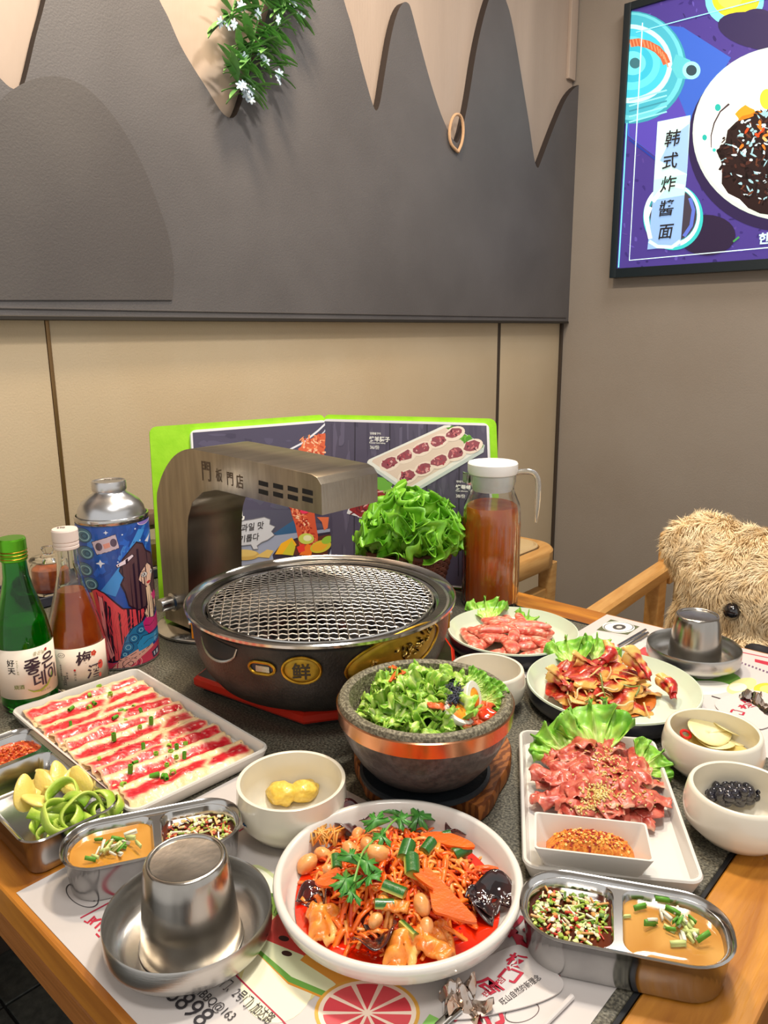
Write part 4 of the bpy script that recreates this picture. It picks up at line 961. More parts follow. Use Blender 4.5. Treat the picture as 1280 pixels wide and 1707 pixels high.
# plum wine
px_, py_ = -.935, .432
pw = thing('plum_wine_bottle', 'clear bottle of amber plum wine with pinkish white cap and cream label', 'bottle', (px_, py_, 0))
mk('glass', lathe([(0, .005), (.024, .003), (.031, 0), (.035, .002), (.037, .008), (.0372, .06), (.0362, .066), (.031, .091), (.0245, .115), (.0185, .136), (.0148, .152), (.0133, .17), (.0133, .19), (.0118, .19), (.0118, .165), (.016, .14), (.0285, .091), (.0348, .06), (.0348, .012), (.024, .008), (0, .009)], 48), m_glass, pw, sharp=50)
mk('wine', lathe([(0, .010), (.031, .012), (.0342, .016), (.0342, .06), (.0335, .066), (.0284, .090), (.0215, .1155), (.0168, .131), (0, .1312)], 40), mat('plum_wine_liquid', (244, 120, 44), .08, trans=.5, ior=1.33, c2=(200, 70, 22), scale=20), pw)
mk('cap', lathe([(0.0145, .186), (.0157, .187), (.0157, .190), (.015, .191), (.0157, .192), (.0157, .1945), (.0152, .1955), (.016, .197), (.016, .210), (.015, .212), (0, .212)], 40), mat('pink_white_cap', (232, 214, 204), .4), pw, sharp=25)
def capf(x, y, h): return Vector((x, y, .212+h))
tp_ = face_ang(px_, py_)
text('lettering', '梅', capf, m_ink2, pw, .011, (-.005, -.008), rot=tp_+pi/2, h=.0004)
lb = mk('label', label_sheet(.0373, tp_, -.044, .044, .008, .063), m_lab, pw, sharp=0); fp = cyl_fn(.0373, tp_)
text('lettering', '梅', fp, m_brush, lb, .019, (-.004, .042), offset=.02, h=.0009, step=.003, shear=.15); text('lettering', '酒', fp, m_brush, lb, .019, (.008, .0215), offset=.02, h=.0009, step=.003, shear=.15)
text('lettering', '350ml', fp, m_ink2, lb, .0055, (-.0165, .014), rot=pi/2, h=.0009); text('lettering', '梅见酒业有限公司', fp, m_ink2, lb, .0024, (-.0235, .041), vertical=True, h=.0009, lead=1.2)
text('lettering', '白梅八年', fp, m_ink2, lb, .0028, (-.0068, .031), vertical=True, h=.0009, lead=1.3); text('lettering', '净含量', fp, m_ink2, lb, .0028, (-.0165, .030), vertical=True, h=.0009, lead=1.2)
P = Print(); P.ring(-.020, .0555, .0045, .0032, .0006, (60, 56, 60)); P.line([(-.0225, .0545), (-.0205, .0562), (-.0195, .0545), (-.0175, .0562)], .0006, (60, 56, 60)); P.ell(-.0054, .0345, .0014, .0014, (200, 40, 40))
for k in range(5): P.ell(.0195+.0022*cos(k*1.256), .0525+.0022*sin(k*1.256), .0017, .0017, (226, 84, 60))
P.ell(.028, .034, .004, .006, (226, 84, 70)); P.ell(.026, .020, .002, .003, (226, 100, 80))
P.build('printed_mark', fp, m_print, lb, dh=1e-5, h0=8e-4, step=(.003, 0))
# decorated can
cx_, cy_ = -.968, .515
cn = thing('illustrated_bottle_can', 'tall aluminium bottle can printed with a long haired woman in red on blue', 'can', (cx_, cy_, 0))
RC = .0478
mk('body', lathe([(0, .002), (.044, .002), (.046, 0), (.048, .001), (.0478, .004), (RC, .205), (.0485, .207), (.0490, .2095), (.0485, .212), (.0468, .2125), (.0455, .209), (.0452, .206)], 72), m_steelp, cn, sharp=30)
mk('shoulder', lathe([(.0455, .205), (.0450, .212), (.0432, .221), (.0385, .229), (.030, .236), (.0225, .241), (.0195, .246), (.0192, .252)], 64), mat('satin_aluminium', (202, 204, 208), .28, 1), cn, sharp=60)
cp = mk('cap', lathe([(.0195, .244), (.0222, .245), (.0228, .247), (.0225, .256), (.0215, .258), (.019, .2575), (.018, .2568), (0, .2568)], 48), mat('satin_aluminium_cap', (206, 206, 208), .32, 1), cn, sharp=30)
text('lettering', '酒神', lambda x, y, h: Vector((x, y, .2568+h)), m_steel, cp, .012, (-.012, -.004), rot=face_ang(cx_, cy_)+pi/2, h=.0006)
tc_ = face_ang(cx_, cy_)
# art drawn in a 115 x 250 frame (photo pixels from the can's left edge / down), mapped to arc x height
def cvc(x, y):
    a = math.asin(max(-.995, min(.995, (x-57)/57))) if -0.5 < x < 114.5 else (pi/2-.09)*(1 if x > 57 else -1)*(1+abs(x-57)/57*.02)
    return (a*RC, .203-(y/250)*.199)
P = PP(cvc); _rs = random.getstate(); random.seed(21)
def G_(pts, c): # densify so that the cylinder mapping bends edges
    out = []
    for (x0, y0), (x1, y1) in zip(pts, pts[1:]+pts[:1]):
        k = max(1, int(max(abs(x1-x0), abs(y1-y0))/6))
        out += [(x0+(x1-x0)*i/k, y0+(y1-y0)*i/k) for i in range(k)]
    P.poly(out, c)
blk = (44, 24, 44)
G_([(.3, 0), (114, 0), (114, 250), (.3, 250)], (30, 84, 176))
for k in range(40): P.blotch(random.uniform(20, 110), random.uniform(3, 90), random.uniform(3, 9), random.uniform(6, 16), random.choice([(26, 74, 160), (40, 100, 200), (24, 64, 150), (60, 130, 214)]), 8, .4, .4)
G_([(30, 110), (60, 70), (95, 10), (104, 14), (70, 80), (52, 120)], (66, 150, 226))
for x, y, r in ((12, 14, 13), (14, 44, 12), (10, 74, 12), (16, 98, 12)):
    P.ell(x, y, r, r, (66, 116, 140)); P.ring(x, y, r, r, 1.2, (34, 60, 90)); P.ring(x+1, y+1, r*.66, r*.66, 1.5, (150, 196, 200)); P.ring(x+2, y+1, r*.35, r*.35, 1.2, (34, 70, 100))
G_([(24, 24), (60, 12), (64, 36), (30, 46)], (206, 186, 196)); P.line([(24, 24), (60, 12), (64, 36), (30, 46), (24, 24)], 1.2, blk); P.ell(34, 32, 5, 7, (90, 70, 90)); P.ell(56, 26, 5, 7, (90, 70, 90)); P.poly([(40, 28), (50, 25), (51, 33), (42, 36)], (226, 150, 130))
P.poly([(34, 54), (36, 59), (41, 61), (36, 63), (34, 69), (32, 63), (27, 61), (32, 59)], (236, 240, 250)); P.poly([(46, 4), (47, 7), (50, 8), (47, 9), (46, 12), (45, 9), (42, 8), (45, 7)], (236, 240, 250))
for x, y in ((70, 14), (96, 30), (104, 52), (60, 60), (90, 8)): P.ell(x, y, 1.2, 1.2, (226, 236, 250))
P.ell(104, -1, 10, 6, (150, 120, 200)); P.ring(104, -1, 10, 6, 1.2, (240, 226, 240))
# red robe
G_([(16, 108), (24, 105), (36, 112), (62, 142), (100, 150), (92, 172), (80, 196), (60, 206), (54, 236), (36, 240), (24, 232), (12, 160)], blk); G_([(18, 110), (24, 107), (35, 114), (60, 144), (98, 152), (88, 172), (78, 194), (58, 204), (51, 234), (38, 238), (26, 230), (14, 160)], (226, 74, 84))
for k in range(9): P.line([(40+k*5, 140+k*3), (36+k*4, 165+k*2), (42+k*3, 190)], 1, (206, 58, 74))
G_([(26, 118), (32, 122), (34, 190), (42, 226), (36, 232), (30, 200)], (240, 150, 150)); P.line([(24, 112), (30, 150), (34, 200), (42, 236)], 1.2, blk); P.line([(32, 118), (36, 180), (46, 222)], 1, blk)
G_([(8, 118), (18, 112), (22, 140), (12, 146)], (224, 160, 90))
# waves and ribbons at the foot
G_([(60, 196), (72, 180), (90, 172), (98, 180), (96, 210), (66, 228), (50, 232)], (40, 120, 170)); P.line([(52, 230), (62, 196), (74, 180), (92, 172)], 1.4, blk)
for x, y, r in ((64, 214, 9), (74, 200, 8), (86, 188, 7), (58, 226, 6)): P.ring(x, y, r, r, 1.2, (24, 60, 110)); P.ring(x, y, r*.5, r*.5, 1, (150, 210, 226))
G_([(.3, 250), (.3, 236), (40, 240), (114, 222), (114, 250)], (214, 60, 90)); P.line([(10, 238), (50, 236), (80, 226), (96, 218)], 1.4, blk)
for k in range(4): P.ring(66, 244, 18-k*4.4, 13-k*3, 1.3, (90, 30, 60) if k % 2 else (246, 170, 160))
G_([(36, 250), (50, 234), (90, 216), (100, 208), (104, 226), (84, 236), (64, 250)], (240, 176, 158)); P.line([(36, 250), (52, 236), (92, 218)], 1, blk); P.line([(52, 250), (66, 238), (98, 222)], 1, blk)
# hair, face, body
G_([(66, 88), (60, 76), (66, 56), (82, 38), (90, 30), (100, 36), (104, 50), (112, 60), (114, 78), (114, 140), (100, 134), (98, 150), (84, 152), (70, 140), (66, 116), (60, 100)], blk); G_([(68, 88), (62, 77), (68, 57), (84, 39), (90, 33), (99, 38), (103, 52), (111, 62), (112, 136), (100, 130), (96, 148), (85, 150), (72, 138), (68, 114), (63, 98)], (92, 62, 68))
G_([(56, 66), (82, 50), (86, 54), (72, 66), (58, 70)], blk); G_([(57, 65), (82, 51), (84, 54), (71, 65), (59, 69)], (244, 226, 236)); P.poly([(103, 34), (112, 24), (108, 38)], (240, 236, 246))
G_([(88, 98), (92, 84), (104, 72), (110, 80), (112, 96), (108, 112), (102, 118), (94, 108)], blk); G_([(89, 98), (93, 86), (104, 74), (109, 82), (110, 96), (107, 110), (102, 116), (95, 107)], (248, 206, 180))
P.ell(98, 92, 5, 4.5, (252, 248, 246)); P.ring(98, 92, 5.2, 4.6, .9, blk); P.ell(97.5, 92, 2.4, 3, (70, 60, 60)); P.line([(88, 90), (93, 86), (102, 85)], 1.2, blk); P.ell(109, 92, 1.8, 4, (252, 248, 246)); P.ell(109, 92, 1, 2.4, (60, 50, 50)); P.ell(104, 108, 3.2, 2.4, (206, 50, 60))
G_([(98, 116), (106, 114), (108, 128), (113, 136), (113, 160), (108, 176), (96, 172), (92, 160), (98, 148)], blk); G_([(99, 116), (105, 114), (107, 128), (112, 137), (112, 158), (107, 174), (97, 170), (94, 160), (100, 148)], (250, 214, 180)); P.line([(104, 158), (109, 154), (112, 158)], .9, (170, 90, 80))
G_([(90, 176), (96, 168), (108, 176), (113, 168), (114, 196), (98, 200), (92, 190)], (214, 40, 120)); P.line([(92, 182), (100, 186), (110, 180)], 1, blk); G_([(78, 212), (88, 200), (104, 202), (114, 200), (114, 216), (98, 222), (80, 226)], (50, 150, 206)); P.line([(78, 212), (88, 200), (104, 202), (114, 200)], 1.2, blk); P.line([(84, 218), (96, 210), (112, 212)], 1, blk)
G_([(106, 132), (112, 128), (114, 142), (110, 146)], (220, 50, 130))
G_([(100, 236), (112, 232), (112, 246), (102, 248)], (60, 60, 90)); P.poly([(103, 238), (110, 236), (110, 244), (104, 245)], (226, 226, 236))
P.conv(); random.setstate(_rs)
lb = mk('printed_sleeve', lathe([(RC+.0003, .003), (RC+.0004, .2045)], 72), mat('sleeve_blue', (34, 80, 150), .35, coat=.3), cn, sharp=0)
P.build('printed_picture', cyl_fn(RC+.0004, tc_), attr_mat('can_print', .35, coat=.3), lb, dh=4e-6, h0=3.5e-4, step=(.004, 0), clip=[((0, .0035), (0, -1)), ((0, .204), (0, 1))])

# ---------------------------------------------------------------- condiment jars on a dark tray, back left
ct = thing('condiment_tray', 'dark blue tray under the condiment jars against the beige wall', 'tray', (-1.318, .68, 0), radians(0))
mk('tray', dish_loft(.13, .36, .02, [(.004, 0), (0, .003), (0, .018), (.002, .019), (.004, .018), (.005, .005), (.02, .004)]), m_navy, ct)
def jar(x, y, r, h, liq, lc, label, kind='pot', lidc=None):
    t = thing('condiment_jar', label, 'jar', (x, y, .0048))
    mk('glass', lathe([(0, 0), (r*.9, 0), (r, .004), (r, h*.8), (r*.92, h*.9), (r*.8, h), (r*.74, h), (r*.86, h*.88), (r*.93, h*.78), (r*.93, .006), (0, .006)], 40), m_glass, t, sharp=50)
    mk('contents', lathe([(0, .0065), (r*.92, .007), (r*.92, liq), (0, liq)], 32), lc, t)
    if kind == 'pot':
        mk('lid', lathe([(0, h+.001), (r*.98, h+.001), (r*1.0, h+.003), (r*.9, h+.007), (r*.25, h+.011), (r*.22, h+.013), (r*.34, h+.022), (r*.3, h+.025), (0, h+.025)], 32), m_glass, t, sharp=50)
    else:
        mk('stopper', lathe([(0, h*.9), (r*.74, h*.9), (r*.76, h), (r*.9, h+.001), (r*.9, h+.021), (r*.84, h+.023), (0, h+.023)], 32), lidc, t, sharp=40)
    return t
m_ch = mat('orange_sauce', (200, 96, 36), .3, c2=(150, 60, 24), scale=60); m_oil = mat('yellow_oil', (176, 150, 50), .1, trans=.4, c2=(150, 120, 40), scale=30); m_cork = mat('brown_stopper', (110, 84, 66), .6, c2=(92, 70, 54), scale=60)
jar(-1.318, .575, .033, .058, .045, m_ch, 'squat glass jar of orange sauce with glass knobbed lid', 'pot')
jar(-1.318, .665, .024, .088, .050, m_oil, 'tall glass jar of yellow oil with brown stopper, left of the can', 'tall', m_cork)
jar(-1.318, .775, .024, .088, .050, m_oil, 'tall glass jar with brown stopper glimpsed between can and menu', 'tall', m_cork)

# ---------------------------------------------------------------- stone bowl on its board
SBX, SBY = -.44, .547
out = [onZ(x, y, 0.0) for x, y in ((591, 1262), (592, 1290), (604, 1314), (616, 1335), (660, 1338), (700, 1342), (745, 1352), (785, 1366), (801, 1371), (821, 1350), (832, 1326), (847, 1300), (852, 1272), (844, 1248), (820, 1228), (780, 1214), (730, 1204), (670, 1206), (620, 1222), (598, 1240))]
out = [(p.x-SBX, p.y-SBY) for p in smooth_path(out, 4, True)]
sb = thing('wooden_underplate', 'wavy edged wooden board with black iron inset under the stone bowl', 'board', (SBX, SBY, 0))
m_uw = mat('scorched_wood', (160, 96, 44), .5, c2=(112, 60, 26), scale=40, stretch=(1, 1, .6), kind='wave', dist=6, detail=3, bump=.5, bscale=90)
def sc_(k): return [(x*k, y*k) for x, y in out]
mk('board', loft([[(x, y, z) for x, y in sc_(k)] for k, z in ((.97, 0), (1, .002), (1.0, .014), (.985, .017), (.72, .017))]), m_uw, sb, sharp=35)
mk('iron_plate', lathe([(0, .0172), (.064, .0172), (.066, .018), (.066, .021), (.063, .022), (.058, .0192), (0, .0192)], 56), mat('blue_black_iron', (40, 46, 52), .5, bump=.3, bscale=200), sb)
st = thing('stone_bowl', 'dark stone bowl with copper coloured steel band, on the wooden board', 'bowl', (SBX, SBY, .0195))
m_gran = mat('speckled_granite', (84, 78, 62), .5, c2=(140, 134, 112), scale=350, lo=.42, hi=.62, bump=.6, bscale=500)
m_grand = mat('smooth_dark_granite', (64, 56, 54), .38, c2=(88, 78, 74), scale=180, bump=.35, bscale=260, coat=.2)
mk('bowl', lathe([(0, 0), (.042, 0), (.048, .003), (.058, .010), (.068, .022), (.076, .036), (.082, .050), (.0855, .064)], 72), m_grand, st)
mk('inside', lathe([(.0855, .064), (.0865, .0785), (.0845, .082), (.080, .0835), (.0755, .081), (.0735, .074), (.070, .055), (.055, .03), (.03, .018), (0, .014)], 72), m_gran, st)
mk('steel_band', lathe([(.0855, .0625), (.0868, .062), (.0880, .0765), (.0866, .0775), (.0862, .0765)], 72), mat('coppery_steel', (206, 160, 128), .22, 1, c2=(190, 130, 96), scale=6), st, sharp=30)

# ---------------------------------------------------------------- round crockery
def plate(name, label, x, y, r, h, m_out, m_in, edge=.004, depth=.6, group=None, round_=True):
    t = thing(name, label, 'plate', (x, y, 0.0))
    outp = [(0, .0015), (r*.56, .0015), (r*.58, 0), (r*.62, .0005), (r*.66, .004), (r*.86, h*.28), (r*.965, h*.6), (r-.0005, h*.86), (r, h*.93)]
    if m_out is not m_in: outp = [(0, .0015), (r*.70, .0015), (r*.72, 0), (r*.76, .0005), (r*.80, .004), (r*.93, h*.14), (r*.975, h*.30), (r*.992, h*.55), (r, h*.93)]
    inp = [(r, h*.93), (r-edge*.2, h), (r-edge*.7, h+.0003), (r-edge, h*.96), (r*.90, h*.5), (r*.84, h*.30), (r*.70, h*.2), (0, h*.18)]
    if m_out is m_in: mk('dish', lathe(outp+inp[1:], 96), m_out, t, sharp=60)
    else: mk('underside', lathe(outp, 96), m_out, t, sharp=60); mk('inner_face', lathe(inp, 96), m_in, t, sharp=60)
    return t
plate('white_plate', 'large white round rimmed plate of spicy red salad in the foreground', -.348, .399, .0985, .034, m_porc, m_porc, .007)
plate('round_plate', 'dark rimmed mint plate holding marinated meat, right of the stone bowl', -.378, .838, .1045, .028, m_navy, m_mint, .003)
plate('round_plate', 'dark rimmed mint plate holding pink sausages beside the glass jug', -.567, .908, .0945, .028, m_navy, m_mint, .003)
def bowl(label, x, y, r, h, bulge, m=m_cream, blue=None):
    t = thing('small_bowl', label, 'bowl', (x, y, 0)); R = r+bulge
    mk('bowl', lathe([(0, .002), (r*.58, .002), (r*.60, 0), (r*.64, .0005), (r*.80, h*.10), (R*.96, h*.34), (R, h*.54), (R*.995, h*.68), (r+bulge*.45, h*.93), (r+.0008, h*.99), (r-.0008, h), (r-.0025, h*.985), (R-.0045, h*.6), (R*.88, h*.34), (r*.66, h*.14), (0, h*.11)], 72), m, t, sharp=60)
    return t
bd_ = bowl('small cream bowl of yellow paste beside the spicy salad plate', -.491, .414, .0492, .05, .002)
bowl('small cream bowl tucked between the stone bowl and the sausage plate', -.493, .733, .0437, .05, .004)
bowl('small cream bowl of pale radish slices and one red pepper ring', -.231, .762, .045, .05, .005)
bk_ = bowl('small cream bowl of glossy black beans at the right edge', -.175, .672, .0435, .05, .005)
P = Print(); P.poly([(-.003, -.001), (.0005, -.0018), (.002, -.0004), (.0045, -.0012), (.0035, .0012), (.001, .0006), (.0006, .0022), (-.0012, .0008)], (30, 90, 140)); P.build('blue_mark', cyl_fn(.0512, atan2(-.414, .491)-radians(57)), m_print, bd_, step=(.001, 0)).location = (0, 0, .026)
text('lettering', 'B', cyl_fn(.0488, atan2(-.672, .175)+radians(26)), m_ink2, bk_, .004, (0, .0125), h=.0004)

# ---------------------------------------------------------------- trays
def white_tray(label, x, y, w, d, rz, h=.017):
    t = thing('white_tray', label, 'tray', (x, y, 0), rz)
    mk('tray', dish_loft(w, d, .013, [(.010, 0), (.006, .001), (.001, h*.75), (0, h*.9), (.001, h), (.0035, h), (.0045, h*.9), (.0075, .0045), (.012, .0035)]), m_porc, t, sharp=50); return t
t_l = white_tray('long white tray of red and white beef slices in front of the bottles', -.745, .400, .296, .164, radians(-2.4))
t_m = white_tray('white tray of pink beef with sesame, chilli dish in its corner', -.290, .625, .146, .230, radians(33))
dp = thing('dip_dish', 'small white rectangular dish of chilli powder on the pink beef tray', 'dish', (-.2525, .538, .0040), radians(31))
mk('dish', loft([rring(.060, .028, .004, 0, 5), rring(.066, .033, .005, .001, 5), rring(.080, .041, .004, .014, 5), rring(.094, .050, .003, .031, 5), rring(.0945, .0505, .003, .0325, 5), rring(.091, .047, .003, .0325, 5), rring(.078, .038, .004, .016, 5), rring(.064, .030, .006, .0045, 5), rring(.02, .01, .002, .004, 5)]), m_porc, dp, sharp=50)

def rring4(w, d, ro, ri, left, z, n):
    out = []
    for sx_, sy_, a0 in ((1, 1, 0), (-1, 1, pi/2), (-1, -1, pi), (1, -1, 3*pi/2)):
        r = ro if (sx_ < 0) == left else ri; r = min(r, w/2-1e-5, d/2-1e-5)
        for i in range(n+1):
            a = a0+pi/2*i/n; out.append((sx_*(w/2-r)+r*cos(a), sy_*(d/2-r)+r*sin(a), z))
    return out
def steel_tray(label, x, y, w, d, rz, corner, split, h=.036, gap=.006):
    """two-well pressed steel tray; split = x of the bar between wells (local)"""
    t = thing('steel_sauce_tray', label, 'tray', (x, y, 0), rz)
    e = .0045; zt = h-.003
    wells = [(-w/2+e+.001, split-gap/2), (split+gap/2, w/2-e-.001)]
    mk('shell', loft([rring(w-.018, d-.018, corner-.009, 0, 9), rring(w-.012, d-.012, corner-.006, .0015, 9), rring(w-.005, d-.005, corner-.002, h-.004, 9), rring(w-.001, d-.001, corner, h-.0025, 9), rring(w, d, corner, h-.001, 9), rring(w-.002, d-.002, corner, h, 9), rring(w-.005, d-.005, corner-.002, h-.0008, 9), rring(w-2*e, d-2*e, corner-.004, zt-.001, 9)], cap1=False), m_steelp, t, sharp=50)
    # flat land between rim and wells, with the two wells pressed through it
    bm = bmesh.new()
    def ringv(pts): return [bm.verts.new(p) for p in pts]
    O_ = ringv(rring(w-2*e, d-2*e, corner-.004, zt-.001, 9)); ed = [bm.edges.new((O_[i], O_[(i+1) % len(O_)])) for i in range(len(O_))]
    for a, b in wells:
        c = (a+b)/2; ww = b-a; dd = d-2*e-.001; rr = min(corner-.005, dd/2-.001)
        left = c < split
        rg_ = [ringv([(q[0]+c, q[1], q[2]) for q in rring4(ww-2*i, dd-2*i, max(.004, rr-i), max(.004, min(rr, .012)-i*.5), left, z, 9)]) for i, z in ((0, zt-.001), (.0012, zt-.0025), (.0035, h*.35), (.006, .006), (.010, .004))]
        ed += [bm.edges.new((rg_[0][i], rg_[0][(i+1) % len(O_)])) for i in range(len(O_))]
        for A, B in zip(rg_, rg_[1:]):
            for i in range(len(A)): j = (i+1) % len(A); bm.faces.new((A[i], B[i], B[j], A[j]))
        bm.faces.new(rg_[-1])
    bmesh.ops.triangle_fill(bm, use_beauty=True, use_dissolve=False, edges=ed)
    bmesh.ops.recalc_face_normals(bm, faces=bm.faces[:])
    me = bpy.data.meshes.new('wells'); bm.to_mesh(me); bm.free(); me.materials.append(m_steelp)
    me.polygons.foreach_set('use_smooth', [True]*len(me.polygons)); me.set_sharp_from_angle(angle=radians(40))
    o = bpy.data.objects.new('wells', me); COL.objects.link(o); o.parent = t
    return t, wells
tr_o, w_o = steel_tray('oblong steel tray with herb sauce and sesame sauce, in front of the pink beef', -.1925, .4715, .150, .076, radians(26), .034, -.004)
tr_p, w_p = steel_tray('oblong steel tray of two sauces behind the near steel cup', -.538, .298, .150, .070, radians(60.5), .032, .003)
tr_q, w_q = steel_tray('rectangular steel tray of chilli paste, garlic and green pepper at left', -.702, .262, .212, .088, radians(-1.5), .018, -.046)

# ---------------------------------------------------------------- steel cups standing upside down in steel dishes
m_cupst = mat('cup_steel', (206, 203, 198), .22, 1, c2=(160, 156, 150), scale=26, stretch=(1, 1, .06), detail=3, bump=.10, bscale=120, bstretch=(1, 1, .05))
def cup_set(x, y, where, rd, k=1.0):
    t = thing('steel_dish', 'round brushed steel dish under the upturned cup, '+where, 'dish', (x, y, 0))
    mk('dish', lathe([(0, .001), (rd*.70, .001), (rd*.74, 0), (rd*.80, .003), (rd*.86, .0055), (rd*.90, .009), (rd*.965, .0105), (rd*.995, .0135), (rd, .017), (rd, .030), (rd-.0006, .0315), (rd-.0018, .030), (rd-.002, .022), (rd*.95, .0145), (rd*.88, .0075), (rd*.74, .0035), (0, .0032)], 80), m_steel, t, sharp=60)
    c = thing('steel_cup', 'tapered steel cup standing upside down, '+where, 'cup', (x+.002, y+.0, .0036))
    b = mk('cup', lathe([(.0370*k, 0), (.0385*k, .0005), (.0385*k, .003), (.0372*k, .0045), (.0355*k, .022), (.0322*k, .056), (.0308*k, .0665), (.0295*k, .0705), (.0275*k, .0722), (.0262*k, .0718), (.0254*k, .0700), (.018*k, .0694), (0, .0692)], 72), m_cupst, c, sharp=60)
    return t
cup_set(-.443, .268, 'at the front on the fruit placemat', .0622, 1.0)
cup_set(-.344, 1.013, 'at the far side by the bear', .0612, .95)
# ================================================================ FOOD
m_food = attr_mat('moist_food', .32, coat=.35); m_leafm = attr_mat('fresh_leaf', .42, coat=.1); m_dry = attr_mat('dry_food', .6)
def setup_food(m, sss, bs, bd_=.5):
    N = m.node_tree.nodes; L = m.node_tree.links; b = N['Principled BSDF']
    t = N.new('ShaderNodeTexNoise'); t.inputs['Scale'].default_value = bs; t.inputs['Detail'].default_value = 4
    tc = N.new('ShaderNodeTexCoord'); L.new(tc.outputs['Object'], t.inputs['Vector'])
    bp = N.new('ShaderNodeBump'); bp.inputs['Strength'].default_value = bd_; bp.inputs['Distance'].default_value = .0012; L.new(t.outputs['Fac'], bp.inputs['Height']); L.new(bp.outputs[0], b.inputs['Normal'])
setup_food(m_food, 0, 260); setup_food(m_leafm, 0, 160, .35); setup_food(m_dry, 0, 500, .8)
F_ = random.Random(11); TIER = {}
def mix(a, b, t): t = max(0, min(1, t)); return tuple(a[i]*(1-t)+b[i]*t for i in range(3))
def cmesh(name, v, f, cols, m=None, parent=None, sharp=0, loc=None, rot=None):
    o = mk(name, (v, f), m or m_food, parent, sharp=sharp, loc=loc, rot=rot); me = o.data
    a = me.color_attributes.new('print', 'FLOAT_COLOR', 'POINT'); buf = []
    for c in cols: buf += list(lin(c))
    a.data.foreach_set('color', buf); return o
def csheet(name, fn, cf, nu, nv, th, m=None, **k):
    v, f = sheet(fn, nu, nv, th); c = [cf(i/(nu-1), j/(nv-1)) for j in range(nv) for i in range(nu)]
    return cmesh(name, v, f, c*(2 if th else 1), m, **k)
def cblob(name, rx, ry, rz, c, c2=None, amp=.2, freq=1.6, seed=0, sub=2, m=None, ns=4, **k):
    v, f = blob(rx, ry, rz, amp, freq, seed, sub); R = max(rx, ry, rz)
    cols = [mix(c, c2 or c, .5+1.2*noise.noise(Vector(p)/R*ns+Vector((seed, 0, 0)))) for p in v]
    return cmesh(name, v, f, cols, m, **k)
class Heap:   # many coloured bits joined in one object
    def __init__(s): s.v = []; s.f = []; s.c = []
    def add(s, vf, M, c):
        o = len(s.v); v, f = vf; s.v += [tuple(M @ Vector(p)) for p in v]; s.f += [tuple(i+o for i in q) for q in f]; s.c += [c]*len(v)
    def build(s, name, m=None, **k): return cmesh(name, s.v, s.f, s.c, m, **k)
def inst(src, loc, rot, sc=1, label=None):
    return dup(src, loc, rot, label, sc)
def place(protos, k, loc, rot, sc=1, first={}):
    """put prototype k: the first use moves the prototype itself, later uses copy it"""
    o = protos[k % len(protos)]; key = o.name
    if key not in first: first[key] = 1; o.location = loc; o.rotation_euler = rot; o.scale = (sc,)*3 if not hasattr(sc, '__len__') else sc; return o
    return dup(o, loc, rot, None, sc)

# ---------------------------------------------------------------- curly lettuce
def lettuce(name, L, span, seed, ruff=.02, nu=72, nv=16, curl=.5, c0=(190, 214, 110), c1=(122, 186, 34), c2=(74, 142, 20), th=.0006, parent=None):
    def fn(u, v):
        a = (u-.5)*span; edge = v**2.2
        r = L*(.06+.94*v)*(1-.25*abs(u-.5)**2*4*.6)
        r *= 1+.07*nz(u*9, seed)*v+.06*nz(u*30, seed, 2)*edge
        z = edge*ruff*(.7*sin(u*span*8+seed*2.1+2*nz(u*4, seed))+.75*sin(u*span*19+seed+3*nz(u*6, v*2, seed))+.4*sin(u*span*41+seed+4*nz(u*9,seed)))+1.1*ruff*nz(u*10, v*7, seed)*v
        cu = curl*v*v*L*.5
        aa = a+edge*.13*sin(u*span*14+seed)
        return (r*sin(aa), r*cos(aa)*(1-.12*curl*v*v), z+cu)
    def cf(u, v):
        a = abs(u-.5); rib = max(0, 1-a*14)*(1-v) + .6*max(0, 1-abs(((u*9+v*2) % 1)-.5)*8)*(1-v)*.6
        t = v*1.1+.5*nz(u*14, v*8, seed+5)
        c = mix(c0, c1, t*1.6); c = mix(c, c2, max(0, t-.55)*1.3+.5*nz(u*30, v*14, seed)); return mix(c, (216, 228, 160), rib*.7)
    return csheet(name, fn, cf, nu, nv, th, m_leafm)
lets = [lettuce('lettuce_leaf', .108, 2.7, s, .0165, nu=120, nv=20, curl=.42, c0=(214, 232, 140), c1=(150, 206, 56), c2=(98, 168, 30)) for s in (1.3, 4.7, 8.9)]
def dirot(d, up=Vector((0, 0, 1)), roll=0):
    """euler: local +Y along d, local +Z towards up"""
    y = Vector(d).normalized(); x = y.cross(up).normalized(); z = x.cross(y)
    M = Matrix((x, y, z)).transposed(); return (M @ Matrix.Rotation(roll, 3, 'Y')).to_euler()
GB = 'curly lettuce leaves in the wicker basket'
n_l = 0
for ring_, (cnt, tilt, z, s, ro) in enumerate(((9, 34, .084, .86, .016), (8, 40, .088, .90, .012), (6, 62, .10, .90, .006), (3, 84, .105, .82, 0))):
    for i in range(cnt):
        a = 2*pi*i/cnt+ring_*.5+F_.uniform(-.2, .2); tl = radians(tilt+F_.uniform(-8, 8))
        d = Vector((cos(a)*cos(tl), sin(a)*cos(tl), sin(tl)))
        o = place(lets, n_l, (BKX+ro*cos(a)+.014, BKY+ro*sin(a)-.006, z), dirot(d, Vector((-cos(a)*.9, -sin(a)*.9, .6)), F_.uniform(-.3, .3)), s*F_.uniform(.95, 1.10))
        n_l += 1; tag(o, 'x', 'lettuce', GB); TIER[o.name] = ring_
small = [lettuce('lettuce_leaf', .06, 2.0, s, .0085, nu=90, nv=16, curl=.3, c0=(220, 236, 150), c1=(164, 214, 84), c2=(104, 174, 48)) for s in (2.2, 6.1)]
